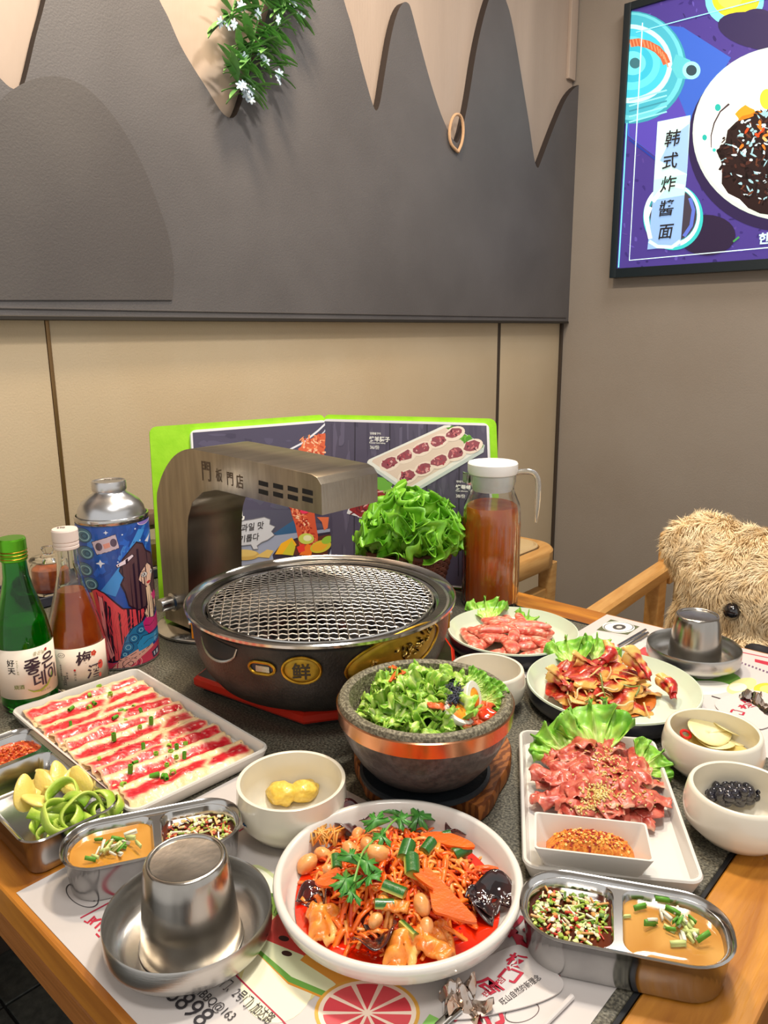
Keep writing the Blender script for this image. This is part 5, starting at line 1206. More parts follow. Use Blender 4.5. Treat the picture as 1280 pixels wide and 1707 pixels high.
for i, (x, y, px, py, s, lab, up) in enumerate((
    (0, 0, 815, 1035, 1.0, 'curly lettuce leaf lying under the pink sausages', .35), (0, 0, 872, 1050, .8, 'small curly lettuce leaf between the pink sausages and the plate edge', .2),
    (0, 0, 955, 1112, 1.0, 'curly lettuce leaf sticking out behind the marinated meat', .45), (0, 0, 990, 1105, .9, 'smaller lettuce leaf beside the marinated meat rolls', .5),
    (0, 0, 1000, 1262, 1.25, 'large ruffled lettuce leaf standing behind the pink beef', .75), (0, 0, 950, 1262, .95, 'left lettuce leaf lying behind the pink beef', .30), (0, 0, 1065, 1285, .75, 'lettuce leaf at the right back corner of the pink beef', .22), (0, 0, 1020, 1203, .5, 'bit of lettuce at the near edge of the marinated meat plate', .3))):
    zz_ = .014 if py > 1100 or py < 1100 else .014
    p = onZ(px, py, .016); bd2 = Vector((-.669, .743, 0)) if i != 5 else Vector((-.95, .2, 0))
    if i == 6: bd2 = Vector((.25, .95, 0))
    if i == 7: bd2 = Vector((.3, -.9, .0))
    if i in (3,): bd2 = Vector((-.1, .95, 0))
    if i == 1: bd2 = Vector((-.1, 1, 0))
    d = bd2+Vector((0, 0, up))
    o = place(small, i, (p.x, p.y, .016 if i != 7 else .032), dirot(d, Vector((.669, -.743, .9))), s*.8); tag(o, lab, 'lettuce', 'lettuce leaves on the meat plates')

# ---------------------------------------------------------------- sliced beef in the long tray
cream, red1, red2 = (238, 208, 158), (196, 16, 34), (214, 44, 52)
def slice_mesh(seed, L=.140, w=.040):
    gapv = .62+.12*sin(seed*3)
    def fn(u, v):
        x = (u-.5)*w*(1+.10*nz(v*3, seed)); y = (v-.5)*L
        x += .003*nz(v*4, seed, 3)+.0016*nz(v*14, seed, 6); y += .003*nz(u*5, seed, 8)
        return (x, y, .0035*(1-u)+.0016*sin(u*9+seed)+.0018*nz(v*9, u*3, seed)+.0009*nz(v*25, u*9, seed))
    def cf(u, v):
        a = .15+.09*nz(v*5, seed, 1)+.05*nz(v*18, seed); b = .60+.10*nz(v*6, seed, 4)+.06*nz(v*20, seed, 3)
        r = min(max(0, (u-a)*14), max(0, (b-u)*14), 1)
        g = abs(v-gapv-.03*sin(u*9))*26; r *= min(1, max(0, g-.25)); e = min(v, 1-v)*30; r *= min(1, e)
        mar = max(0, nz(u*16, v*50, seed)*2.0-.5)
        c = mix(cream, mix(red1, red2, .5+nz(u*7, v*12, seed)*1.1), r); c = mix(c, (246, 196, 180), mar*r)
        return mix(c, (240, 170, 150), max(0, nz(u*10, v*10, seed+3))*.5*(1-r))
    o = csheet('beef_slice', fn, cf, 22, 64, .0014)
    return o
NB = 10
for i in range(NB):
    o = slice_mesh(i*1.7+.3); o.parent = None
    X = -.119+i*.0262
    c_, s_ = cos(radians(-2.4)), sin(radians(-2.4))
    lx, ly = X, .003*sin(i*2.1)
    o.location = (-.745+lx*c_-ly*s_, .400+lx*s_+ly*c_, .0062+.0006); o.rotation_euler = (0, radians(4.0), radians(-2.4+2.0*sin(i*1.3)-3))
    nth = ('first', 'second', 'third', 'fourth', 'fifth', 'sixth', 'seventh', 'eighth', 'ninth', 'last')[i]
    tag(o, nth+' red and cream beef slice counting from the bottle end of the long tray', 'beef slice', 'beef slices on the long white tray')
def ring_vf(r, h, t=.0008, n=12):
    return lathe([(r-t, 0), (r, 0), (r, h), (r-t, h), (r-t, 0)], n)
def mk_scallion(c, c2):
    v, f = ring_vf(.0028, .0035); return cmesh('scallion_ring', v, f, [mix(c, c2, nz(p[0]*400, p[1]*400)+.5) for p in v], m_leafm, sharp=40)
scs = [mk_scallion((120, 186, 40), (170, 214, 90)), cmesh('scallion_ring', *ring_vf(.0022, .0075, .0008), [(74, 150, 30)]*48 if False else [(84, 160, 36)]*len(ring_vf(.0022, .0075, .0008)[0]), m_leafm, sharp=40)]
for i, (x, y) in enumerate(((166, 1146), (122, 1178), (147, 1158), (155, 1169), (184, 1158), (197, 1183), (208, 1184), (196, 1193), (209, 1199), (236, 1187), (224, 1176), (118, 1208), (234, 1212), (190, 1232), (163, 1265), (239, 1247), (260, 1258), (229, 1268), (284, 1254), (295, 1250), (278, 1276), (307, 1264), (294, 1264), (217, 1286), (203, 1306), (276, 1291), (288, 1284), (272, 1288), (309, 1240), (250, 1293), (282, 1241), (252, 1206), (150, 1175))):
    p = onZ(x, y, .0125); o = place(scs, i, (p.x, p.y, .0105+.002*F_.random()), (F_.choice((pi/2, 0, pi/2.3)), F_.uniform(-.3, .3), F_.uniform(0, 3)), F_.uniform(.8, 1.25))
    tag(o, 'chopped green scallion ring scattered on the red beef slices', 'scallion', 'scallion bits on the beef slices')
pep = Heap()
for i in range(140):
    u, v = F_.gauss(0, .07), F_.gauss(.01, .045)
    if abs(u) > .12 or abs(v) > .065: continue
    pep.add(blob(.0009, .0006, .0005, 0, sub=1), TM((-.745+u, .400+v, .0132)), F_.choice([(60, 40, 20), (226, 206, 150), (120, 90, 40), (206, 180, 110)]))
tag(pep.build('pepper_and_sesame'), 'crushed pepper and sesame sprinkled over the red beef slices', 'seasoning', kind='stuff')

# ---------------------------------------------------------------- folded raw meat
def fold_mesh(name, seed, L, w, c1, c2, fat, fatw=.25, th=.0022, fold=1.0, nu=16, nv=22, gloss=None):
    def fn(u, v):
        t = (u-.5); x = t*w*(1-.35*abs(v-.5)**2*4); y = (v-.5)*L
        z = fold*w*.35*cos(t*pi)*(.7+.5*nz(v*2.2, seed))+.35*w*nz(v*3, u*2, seed)+.10*w*nz(v*9, u*6, seed)
        x += w*.25*nz(v*2.5, seed, 5); y += L*.06*nz(u*4, seed, 7)
        return (x, y, z)
    def cf(u, v):
        c = mix(c1, c2, .5+1.1*nz(u*3, v*5, seed)); k = (fatw-(1-u)-.12*nz(v*5, seed, 2))*9 if fatw else 0
        k = max(0, min(1, k)); m_ = max(0, nz(u*8, v*16, seed+4)*1.8-.4)
        return mix(mix(c, fat, m_*.7), fat, k)
    return csheet(name, fn, cf, nu, nv, th)
# pink beef pile
pk = [fold_mesh('beef_piece', s, .046, .026, (214, 112, 92), (178, 64, 54), (238, 178, 150), .16, fold=.8) for s in (1.1, 2.9, 5.3, 7.7, 9.1)]
def local(cx, cy, rz, x, y): return (cx+x*cos(rz)-y*sin(rz), cy+x*sin(rz)+y*cos(rz))
k = 0
for layer, (cnt, zc, ex_, ey_) in enumerate(((30, .009, .055, .084), (24, .0145, .048, .070), (14, .020, .040, .054))):
    for i in range(cnt):
        g = (i+.5)/cnt; a = i*2.39996+layer; r = sqrt(g)
        x, y = r*cos(a)*ex_-.001, r*sin(a)*ey_+.020
        if y < -.030 and x < .03: y = -.030+F_.uniform(0, .02); y = min(y, .086)
        x = max(-.044, min(.054, x))+.002; X, Y = local(-.290, .625, radians(33), x, y)
        o = place(pk, k, (X, Y, zc+.012*F_.random()-.001), (F_.uniform(-.3, .3), F_.uniform(-.35, .35), F_.uniform(0, 6.28)), F_.uniform(.72, 1.0)); o.scale.z *= .7; k += 1
        tag(o, 'x', 'beef piece', 'pink beef pile on the white tray'); TIER[o.name] = layer
sd = Heap(); seedv = blob(.0017, .0010, .0007, 0, sub=1)
def ztop(x, y): # top of beef pile from its local position
    return .0
dgm = bpy.context.evaluated_depsgraph_get()
def pile_bvh(prefix):
    V = []; Fc = []
    bpy.context.view_layer.update()
    for o in list(bpy.data.objects):
        if o.type == 'MESH' and o.name.startswith(prefix):
            M = world_m(o); b0 = len(V); V += [M @ v.co for v in o.data.vertices]; Fc += [tuple(i+b0 for i in p.vertices) for p in o.data.polygons]
    return BVHTree.FromPolygons(V, Fc)
def drop(b, x, y, z0=.3, default=.02):
    h = b.ray_cast(Vector((x, y, z0)), Vector((0, 0, -1))); return (h[0].z, h[1]) if h[0] is not None else (default, Vector((0, 0, 1)))
bb = pile_bvh('beef_piece')
for (cx_2, cy_2, sg, cnt) in ((998, 1320, 16, 150), (1005, 1262, 15, 50), (1020, 1285, 22, 60), (980, 1345, 14, 60), (1060, 1325, 25, 40)):
    for i in range(cnt):
        p, n = hit(bb, cx_2+F_.gauss(0, sg), cy_2+F_.gauss(0, sg*.5))
        if p is None: continue
        sd.add(seedv, Matrix.Translation(p+n*.0006) @ Vector((0, 0, 1)).rotation_difference(n).to_matrix().to_4x4() @ Matrix.Rotation(F_.uniform(0, 3), 4, 'Z'), F_.choice([(226, 200, 120), (206, 170, 90), (236, 214, 150)]))
tag(sd.build('sesame_seeds', m_dry), 'toasted sesame seeds heaped on the pink beef', 'sesame', kind='stuff')

# pink sausages
def sausage(seed, L=.078, r=.0125):
    v = []; cols = []; n = 14; m_ = 22; f = []
    for j in range(m_):
        t = j/(m_-1); rr = r*(sin(pi*min(1, max(0, t*.94+.03)))**.45)*(1+.25*nz(t*2.5, seed)); cx_ = .010*sin(t*3+seed); cz = .004*nz(t*3, seed, 3)
        if j in (0, m_-1): rr = .0015
        for i in range(n):
            a = 2*pi*i/n; k_ = 1+.12*nz(cos(a)*1.2, t*3, seed)
            v.append((cx_+rr*k_*cos(a), (t-.5)*L, cz+rr*k_*sin(a)*.9)); cols.append(mix((238, 128, 104), (206, 82, 70), .5+1.3*nz(a, t*7, seed)) if nz(a*2, t*14, seed+2) < .28 else (248, 186, 160))
    for j in range(m_-1):
        for i in range(n): q = (i+1) % n; f.append((j*n+i, j*n+q, (j+1)*n+q, (j+1)*n+i))
    f.append(tuple(range(n))[::-1]); f.append(tuple((m_-1)*n+i for i in range(n)))
    return cmesh('pink_sausage', v, f, cols)
ss = [sausage(s) for s in (1, 4, 7, 10)]; k = 0
for layer, (cnt, zc, R1) in enumerate(((15, .015, .066), (12, .023, .050), (7, .031, .028))):
    for i in range(cnt):
        a = 2*pi*i/cnt+layer*.4; r = R1*F_.uniform(.55, 1.0)
        o = place(ss, k, (-.567+r*cos(a), .905+r*sin(a), zc), (F_.uniform(-.1, .1), 0, radians(48)+F_.uniform(-.6, .6)-pi/2*(i % 2 == 0)), F_.uniform(.62, .9)); o.scale.z *= .75; k += 1
        tag(o, 'x', 'sausage', 'pink sausages on the mint plate'); TIER[o.name] = layer

# marinated meat on the right plate
mm = [fold_mesh('marinated_meat', s, .080, .038, (196, 56, 36), (150, 34, 24), (226, 170, 84), .36, th=.0022, fold=.8) for s in (1.5, 3.8, 6.4, 8.2)]; k = 0
def roll_mesh(name, seed, R=.0095, L=.036, turns=1.35, c1=(206, 44, 40), fat=(238, 190, 106)):
    def fn(u, v):
        a = u*turns*2*pi; r = R*(.30+.85*u)*(1+.45*nz(u*4, v*2.5, seed)); fl = .75+.75*v*v
        return (r*cos(a)*fl+.006*sin(v*3), (v-.5)*L*(1+.25*sin(u*5+seed)), r*sin(a)*fl*.8+.003*nz(u*9, v*7, seed))
    return csheet(name, fn, lambda u, v: mix(mix(c1, (150, 30, 30), .5+nz(u*8, v*4, seed)), fat, max(0, min(1, (v-.42+.9*nz(u*5, v*4, seed))*5))), 40, 12, .0016)
for layer, (cnt, zc, R1) in enumerate(((16, .011, .066), (13, .019, .052), (8, .027, .034))):
    for i in range(cnt):
        a = 2*pi*i/cnt+layer*.7; r = R1*F_.uniform(.6, 1.0); X = -.400+r*cos(a)*.9; Y = .842+r*sin(a)*.9
        if (X+.378)**2+(Y-.838)**2 > .070**2: continue
        o = place(mm, k, (X, Y, zc), (F_.uniform(-.3, .3), F_.uniform(-.4, .4), radians(-10)+F_.uniform(-.7, .7)), F_.uniform(.65, .9)); o.scale.z *= .62; k += 1
        tag(o, 'x', 'marinated meat', 'marinated meat slices'); TIER[o.name] = layer
rl = [roll_mesh('meat_roll', s) for s in (1, 2, 3)]
for i, (px, py, z, rz, lab) in enumerate(((1008, 1092, .040, -.6, 'rolled marinated meat with pale fat end, top left of the heap'), (1060, 1112, .042, .5, 'large rolled meat with amber fat at the top of the heap'), (975, 1110, .032, 1.2, 'meat roll next to the lettuce on the marinated meat plate'), (1110, 1148, .022, .2, 'dark red meat roll at the right end of the marinated heap'), (930, 1138, .030, .8, 'meat roll at the left end of the marinated heap'))):
    p = onZ(px, py, z); o = place(rl, i, (p.x, p.y, z), (F_.uniform(.2, .5), 0, rz+radians(42)), 1.15 if i == 1 else .95); tag(o, lab, 'meat roll', 'meat rolls on the marinated plate')
bm_ = pile_bvh('marinated_meat')
on_ = Heap()
for i in range(30):
    p, n = hit(bm_, F_.uniform(905, 1100), F_.uniform(1120, 1195))
    if p is None: continue
    L_ = F_.uniform(.018, .034); a = F_.uniform(0, 3); c = F_.choice([(226, 186, 120), (206, 150, 70), (236, 206, 150), (120, 130, 50)])
    on_.add(tube(smooth_path([(-L_/2, 0, 0), (-L_*.15, .003*F_.uniform(-1, 1), .003), (L_*.2, .003*F_.uniform(-1, 1), .002), (L_/2, 0, -.001)], 3), .0013, 5, flat=.5), Matrix.Translation(p+n*.001) @ Vector((0, 0, 1)).rotation_difference(n).to_matrix().to_4x4() @ Matrix.Rotation(a, 4, 'Z'), c)
tag(on_.build('onion_shreds'), 'shredded onion and herb strips tangled over the marinated meat', 'onion', kind='stuff')
tag(cmesh('marinade', *lathe([(0, .0075), (.05, .0075), (.062, .0072), (.064, .0068)], 40), [(206, 110, 36)]*(1+3*40), m_food, loc=(-.392, .842, 0)), 'thin amber marinade pooled under the meat on the right mint plate', 'sauce', kind='stuff')

# ---------------------------------------------------------------- spicy salad on the white plate
PXc, PYc = -.348, .399
def disc(name, r, z, c, c2, n=64, m=None, loc=(0, 0, 0), seed=0, k_=40, wob=.03):
    v = [(0, 0, z)]; f = []; nr = 14
    for j in range(1, nr+1):
        for i in range(n):
            a = 2*pi*i/n; rr = r*j/nr*(1+(wob*nz(cos(a)*2, sin(a)*2, seed) if j == nr else 0)); v.append((rr*cos(a), rr*sin(a), z+(.0004*nz(rr*90, a*2, seed) if j < nr else -.0004)))
    for i in range(n): f.append((0, 1+i, 1+(i+1) % n))
    for j in range(nr-1):
        for i in range(n): a = 1+j*n; b = a+n; q = (i+1) % n; f.append((a+i, b+i, b+q, a+q))
    return cmesh(name, v, f, [mix(c, c2, .5+1.1*nz(p[0]*k_, p[1]*k_, seed)) for p in v], m, loc=loc)
m_oilred = attr_mat('glossy_sauce', .06, coat=.8)
tag(disc('red_chilli_oil', .082, .0132, (234, 52, 12), (206, 26, 8), m=m_oilred, loc=(PXc, PYc, 0), wob=.05), 'glossy red chilli oil pooled on the white plate', 'sauce', kind='stuff')
def mound(x, y):  # salad surface above the plate
    r2 = ((x+.008)/.068)**2+((y-.006)/.070)**2; return .014+.024*max(0, 1-r2)
sh = Heap()
for i in range(260):
    a = F_.uniform(0, 2*pi); r = .066*sqrt(F_.random()); x, y = -.008+r*cos(a), .006+r*sin(a); L_ = F_.uniform(.02, .05); w_ = F_.uniform(.0011, .0027); A = F_.uniform(0, pi); pts = []
    bend = F_.uniform(-.6, .6)
    for j in range(6):
        t = j/5-.5; X = x+t*L_*cos(A+bend*t); Y = y+t*L_*sin(A+bend*t)
        pts.append((X, Y, mound(X, Y)+.003*sin(j*1.7+i)+F_.uniform(-.002, .003)))
    sh.add(tube(smooth_path(pts, 2), w_, 5, flat=.6), Matrix.Translation((PXc, PYc, 0)), F_.choice([(246, 120, 34), (240, 96, 24), (250, 142, 50), (236, 80, 22), (240, 160, 80), (244, 110, 30)]))
tag(sh.build('carrot_shreds'), 'tangle of shredded carrot coated in chilli oil on the white plate', 'salad', kind='stuff')
en = Heap()
for i in range(34):
    p0 = onZ(520+F_.uniform(-8, 40), 1408+F_.uniform(-6, 4), .024); p1 = onZ(512+F_.uniform(-2, 62), 1378+F_.uniform(-5, 10), .030)
    en.add(tube([p0, p0.lerp(p1, .5)+Vector((0, 0, .004)), p1], .0008, 5), Matrix.Identity(4), F_.choice([(226, 166, 80), (236, 140, 50), (214, 150, 60)]))
tag(en.build('enoki_bunch'), 'bunch of pale golden enoki strands at the left of the salad', 'mushroom', kind='stuff')
def onplate(px, py, dz=0):
    z = .03
    for _ in range(6): p = onZ(px, py, z); z = mound(p.x-PXc, p.y-PYc)+dz
    return onZ(px, py, z)
pn = [cblob('peanut', .0056, .0078, .0054, (226, 140, 70), (240, 178, 110), .12, 1.3, s, 2) for s in (1, 2)]
for i, (x, y, s) in enumerate(((596, 1390, .9), (583, 1418, 1.2), (628, 1423, 1.45), (614, 1412, 1.2), (512, 1440, 1.3), (538, 1424, 1.1), (567, 1387, .9), (703, 1508, 1.2), (626, 1534, .9), (711, 1546, 1.0), (550, 1452, .9))):
    p = onplate(x, y, .005); o = place(pn, i, p, (F_.uniform(0, 1), F_.uniform(0, 1), F_.uniform(0, 3)), s); tag(o, 'oiled brown peanut in the red salad on the white plate', 'peanut', 'peanuts in the red salad')
def cuke(seed):
    w, h, L = .0062, .0040, .018; v, f = [], []
    pts = []; n = 9
    rings = [[(w*cos(pi*i/(n-1))*1.0, y_, h*sin(pi*i/(n-1))*1.6) for i in range(n)]+[(-w*.5, y_, -h*.3), (w*.5, y_, -h*.3)] for y_ in (-L/2, -L/4, 0, L/4, L/2)]
    v, f = loft(rings); cols = [((36, 100, 34) if p[2] > h*.55 else (206, 196, 90)) for p in v]; return cmesh('cucumber_chunk', v, f, cols, sharp=50)
ck = [cuke(1)]
for i, (x, y, s, r, roll) in enumerate(((677, 1420, 1.0, .5, .3), (686, 1446, 1.1, .8, -.4), (713, 1412, .8, .2, .2), (768, 1419, .9, -.2, 0), (738, 1396, .8, -.6, .3), (657, 1487, 1.0, 1.9, -.5), (640, 1510, .8, 2.4, .2), (678, 1556, .9, 1.5, .5), (560, 1440, .8, .9, .6))):
    p = onplate(x, y, .006); o = place(ck, i, p, (.1, roll+.9*(i % 2), r), s)
    tag(o, 'cucumber chunk '+('at the top centre of the red salad', 'under the top centre one in the red salad', 'right of the back centre in the red salad', 'at the far right of the red salad', 'at the back, near the thin carrot slice', 'at the middle of the red salad', 'just left of the middle peanut pair, near the front', 'closest to the front rim of the red salad', 'at the left between the peanuts')[i], 'cucumber', 'cucumber chunks in the red salad')
# carrot slices
def carrot(pts_px, z, name='carrot_slice', lab='', c=(240, 110, 30)):
    P_ = [onZ(x, y, z) for x, y in pts_px]; cx = sum((p for p in P_), Vector())/len(P_)
    v, f = prism([(p.x-cx.x, p.y-cx.y) for p in smooth_path(P_, 3, True)], 0, .0022)
    o = cmesh(name, v, f, [mix(c, (226, 84, 20), .5+nz(p[0]*90, p[1]*90)) for p in v], sharp=40, loc=(cx.x, cx.y, z)); return tag(o, lab, 'carrot')
carrot([(706, 1456), (716, 1452), (752, 1490), (794, 1536), (780, 1540), (740, 1528), (722, 1520), (716, 1490)], .039, lab='large flat carrot slice lying on the right of the red salad')
carrot([(683, 1452), (700, 1453), (716, 1470), (722, 1484), (700, 1470)], .043, lab='narrow carrot slice at the centre of the red salad')
carrot([(525, 1474), (560, 1450), (568, 1458), (552, 1480)], .033, lab='small carrot slice at the left of the red salad')
carrot([(700, 1395), (745, 1412), (790, 1416), (780, 1404), (740, 1390)], .030, lab='thin carrot slice at the back of the red salad')
def wood_ear(name, x, y, dz, s, lab, c=(50, 22, 22), c2=(96, 30, 24), rz=0):
    p = onplate(x, y, dz); sdv = x*.1
    o = csheet(name, lambda u, v: (.017*(v+.2)*cos(u*5.2), .017*(v+.2)*sin(u*5.2), .006*v*v+.005*sin(u*16+sdv)*v+.002*nz(u*9, v*5, sdv)), lambda u, v: mix(c, c2, .5+1.3*nz(u*9, v*5, sdv)), 36, 9, .0014, m=attr_mat('glossy_sauce'))
    o.location = p; o.rotation_euler = (.2, .1, rz); o.scale = (s,)*3; return tag(o, lab, 'wood ear')
wood_ear('wood_ear', 827, 1504, .004, 1.05, 'large glossy black wood ear at the right rim of the plate', (26, 22, 28), (60, 30, 30))
wood_ear('wood_ear', 803, 1508, .002, .7, 'smaller black wood ear beside the large one at the right rim', (26, 22, 28), (60, 30, 30), 2)
wood_ear('wood_ear', 589, 1371, .007, .95, 'wrinkled dark red wood ear at the back left of the salad', (96, 24, 26), (50, 18, 20), 1)
wood_ear('wood_ear', 762, 1385, .004, .55, 'small dark wood ear at the back right of the salad', (86, 26, 26), (50, 18, 20), 3)
wood_ear('wood_ear', 622, 1563, .004, .85, 'black wood ear at the near edge of the salad', (34, 20, 24), (96, 30, 24), 4)
wood_ear('wood_ear', 522, 1498, .003, .7, 'dark wood ear at the left edge of the salad', (40, 20, 24), (90, 26, 24), 5)
tf = [fold_mesh('tofu_skin', s, .030, .020, (232, 150, 56), (214, 112, 36), (244, 190, 110), .3, th=.003, fold=.8) for s in (2, 5)]
for i, (x, y, s, r) in enumerate(((541, 1543, 1.1, .5), (530, 1530, .8, 1.2), (673, 1588, 1.2, .2), (722, 1578, 1.1, 1.5), (735, 1560, .8, .8), (655, 1510, .8, 2))):
    p = onplate(x, y, .004); o = place(tf, i, p, (.1, .2, r), s); tag(o, 'golden tofu skin piece '+('at the front left of the salad', 'behind the front left one', 'largest, at the front rim of the salad', 'right of the front rim one', 'behind the front right one', 'in the middle of the salad')[i], 'tofu skin', 'tofu skin pieces in the red salad')
# cilantro
def cil_leaf(name, parent=None, s=.011):
    pts = []
    for lobe in range(5):
        a0 = radians(-100+lobe*50)
        for da, r in ((-20, .45), (-14, .82), (-7, .78), (0, 1.0), (7, .78), (14, .82), (20, .45)):
            a = a0+radians(da); pts.append((s*r*sin(a), s*r*cos(a)))
    pts.append((0, -s*.15)); n = len(pts)
    v = [(0, s*.2, .0012)]+[(x, y, .0012*sin(i*1.4)-.3*(x*x+y*y)/s*.3) for i, (x, y) in enumerate(pts)]
    f = [(0, 1+(i+1) % n, 1+i) for i in range(n)]; v2 = [(x, y, z-.0004) for x, y, z in v]; f2 = [(a+n+1, c+n+1, b+n+1) for a, b, c in f]
    f3 = [(1+i, 1+(i+1) % n, n+2+(i+1) % n, n+2+i) for i in range(n)]
    return cmesh(name, v+v2, f+f2+f3, [(56, 130, 44)]+[(40, 110, 34) if i % 2 else (96, 166, 70) for i in range(n)]+[(40, 110, 34)]*(n+1), m_leafm, parent)
def cilantro(lab, pxs, stem, dz=.010):
    base = onplate(*stem[0], dz); t = thing('cilantro_sprig', lab, 'cilantro', base)
    pth = [onplate(x, y, dz+.002*i)-base for i, (x, y) in enumerate(stem)]
    mk('stem', tube(smooth_path(pth, 4), .0009, 6), mat('cilantro_stem', (120, 170, 80), .5), t)
    me = None
    for i, (x, y, s, r) in enumerate(pxs):
        p = onplate(x, y, dz+.003)-base
        if me is None: o = cil_leaf('leaf', t); me = o.data
        else: o = bpy.data.objects.new('leaf', me); COL.objects.link(o); o.parent = t
        o.location = p; o.rotation_euler = (F_.uniform(-.3, .3), F_.uniform(-.3, .3), r); o.scale = (s,)*3
    return t
cilantro('cilantro sprig with broad leaves at the back of the salad', ((628, 1372, 1.3, 1.2), (652, 1352, 1.1, .6), (664, 1368, 1.2, -.4), (692, 1360, 1.7, -.9), (704, 1350, 1.0, -1.5), (640, 1394, 1.1, 2.6)), ((712, 1352), (690, 1358), (660, 1366), (640, 1388)), .010)
cilantro('cilantro sprig lying on the left of the salad', ((584, 1432, 1.2, .6), (606, 1440, 1.4, -.3), (612, 1462, 1.2, -1.4), (582, 1470, 1.5, 1.8), (590, 1488, 1.1, 2.6)), ((622, 1402), (606, 1418), (598, 1440), (590, 1470)), .012)
ch_ = Heap()
for i in range(90):
    a = F_.uniform(0, 6.28); r = .076*sqrt(F_.random()); x, y = r*cos(a), r*sin(a)
    ch_.add(blob(F_.uniform(.0008, .0022), .0010, .0006, .3, 2, i, 1), TM((PXc+x, PYc+y, mound(x, y)+.0035), (0, 0, F_.uniform(0, 3))), F_.choice([(160, 16, 16), (190, 30, 16), (110, 10, 14), (236, 200, 140)]))
tag(ch_.build('chilli_flakes', m_dry), 'chilli flakes and sesame speckled over the red salad', 'chilli', kind='stuff')
# ================================================================ SMALL DISHES
def wellp(t, lx, ly, lz=0): a = t.rotation_euler.z; return Vector((t.location.x+lx*cos(a)-ly*sin(a), t.location.y+lx*sin(a)+ly*cos(a), lz))
def pool(name, lab, t, well, d, corner, z, c, c2, m, ns=60, bump=.0003, left=True):
    a, b = well; cx, w = (a+b)/2, b-a-.0035; dd = d-.0135; n = 9
    rings = [[(q[0]+cx, q[1], z+bump*nz(q[0]*160, q[1]*160, k)*(0 if k > .95 else 1)) for q in rring4(w*k, dd*k, max(.002, corner*k), max(.002, .011*k), left, 0, n)] for k in (1, .93, .85, .75, .65, .55, .45, .35, .25, .15, .05)]
    v, f = loft(rings, cap0=False); v = [(x, y, zz) for x, y, zz in v]
    o = cmesh(name, v, f, [mix(c, c2, .5+1.3*nz(p[0]*ns, p[1]*ns, z*50)) for p in v], m, loc=t.location, rot=t.rotation_euler); return tag(o, lab, 'sauce', kind='stuff')
m_gl = attr_mat('glossy_sauce')
soy, soy2 = (92, 36, 14), (60, 22, 10); ses, ses2 = (206, 156, 84), (186, 132, 62)
pool('herb_sauce', 'dark brown soy sauce in the left well of the front right steel tray', tr_o, w_o[0], .076, .026, .0245, soy, soy2, m_gl)
pool('sesame_sauce', 'tan sesame sauce in the right well of the front right steel tray', tr_o, w_o[1], .076, .026, .0255, ses, ses2, m_gl, left=False)
pool('sesame_sauce', 'tan sesame sauce in the near well of the steel tray behind the cup', tr_p, w_p[0], .070, .024, .0265, (206, 150, 66), (190, 130, 46), m_gl)
pool('herb_sauce', 'dark soy sauce in the far well of the steel tray behind the cup', tr_p, w_p[1], .070, .024, .0235, soy, soy2, m_gl, left=False)
stick = rbox(.0016, .010, .0016, .0003, 0, .0003); chip = rbox(.0032, .0034, .0016, .0005, 0, .0004)
def bits(name, lab, t, well, d, z, n, cols, sx_=.42, sy_=.40):
    h = Heap(); a, b = well; cx, w = (a+b)/2, b-a
    for i in range(n):
        u, v = F_.uniform(-1, 1), F_.uniform(-1, 1)
        if u*u*u*u+v*v*v*v > 1: continue
        s = F_.uniform(.5, 1.15); h.add(stick if F_.random() < .35 else chip, TM((cx+u*w*sx_, v*d*sy_, z+F_.uniform(0, .002)), (F_.uniform(-.3, .3), F_.uniform(-.3, .3), F_.uniform(0, 3.14)), (s, s, s)), F_.choice(cols))
    return tag(h.build(name, m_food, loc=t.location, rot=t.rotation_euler, sharp=30), lab, 'herbs', kind='stuff')
hc = [(170, 190, 70), (206, 214, 150), (226, 206, 170), (120, 150, 40), (196, 60, 40), (206, 150, 80), (150, 176, 60), (232, 224, 196), (80, 120, 30)]
bits('chopped_herbs', 'chopped scallion, chilli and garlic floating in the front right soy sauce', tr_o, w_o[0], .060, .0243, 330, hc)
bits('chopped_herbs', 'chopped onion and scallion floating in the soy sauce behind the cup', tr_p, w_p[1], .056, .0233, 230, [(232, 206, 160), (226, 180, 110), (150, 176, 60), (206, 214, 150), (180, 70, 40), (240, 226, 200)])
gc = [(190, 212, 110), (228, 228, 190), (236, 232, 210), (150, 190, 60), (206, 216, 150), (90, 150, 50)]
def scatter_scallion(t, cx, cy, sp, n, z, lab, grp):
    protos = []
    for k in range(3):
        v, f = sheet(lambda u, v: (.0035*cos(u*2.4-1.2), (v-.5)*.011, .0035*sin(u*2.4)+.0006*v), 6, 3, .0009); c = [(206, 218, 140), (96, 160, 50), (236, 234, 214)][k]; protos.append(cmesh('scallion_piece', v, f, [c]*len(v), m_leafm))
    for i in range(n):
        p = wellp(t, cx+F_.gauss(0, sp), cy+F_.gauss(0, sp*.8), z+F_.uniform(0, .004)); o = place(protos, i, p, (F_.uniform(-.5, .5), F_.uniform(-.5, .5), F_.uniform(0, 3)), F_.uniform(.6, 1.15))
        tag(o, lab, 'scallion', grp)
scatter_scallion(tr_o, (w_o[1][0]+w_o[1][1])/2, .006, .010, 26, .026, 'chopped scallion on the sesame sauce of the front right tray', 'scallions on the right sesame sauce')
scatter_scallion(tr_p, (w_p[0][0]+w_p[0][1])/2+.002, -.004, .009, 24, .027, 'chopped scallion on the sesame sauce behind the near cup', 'scallions on the left sesame sauce')
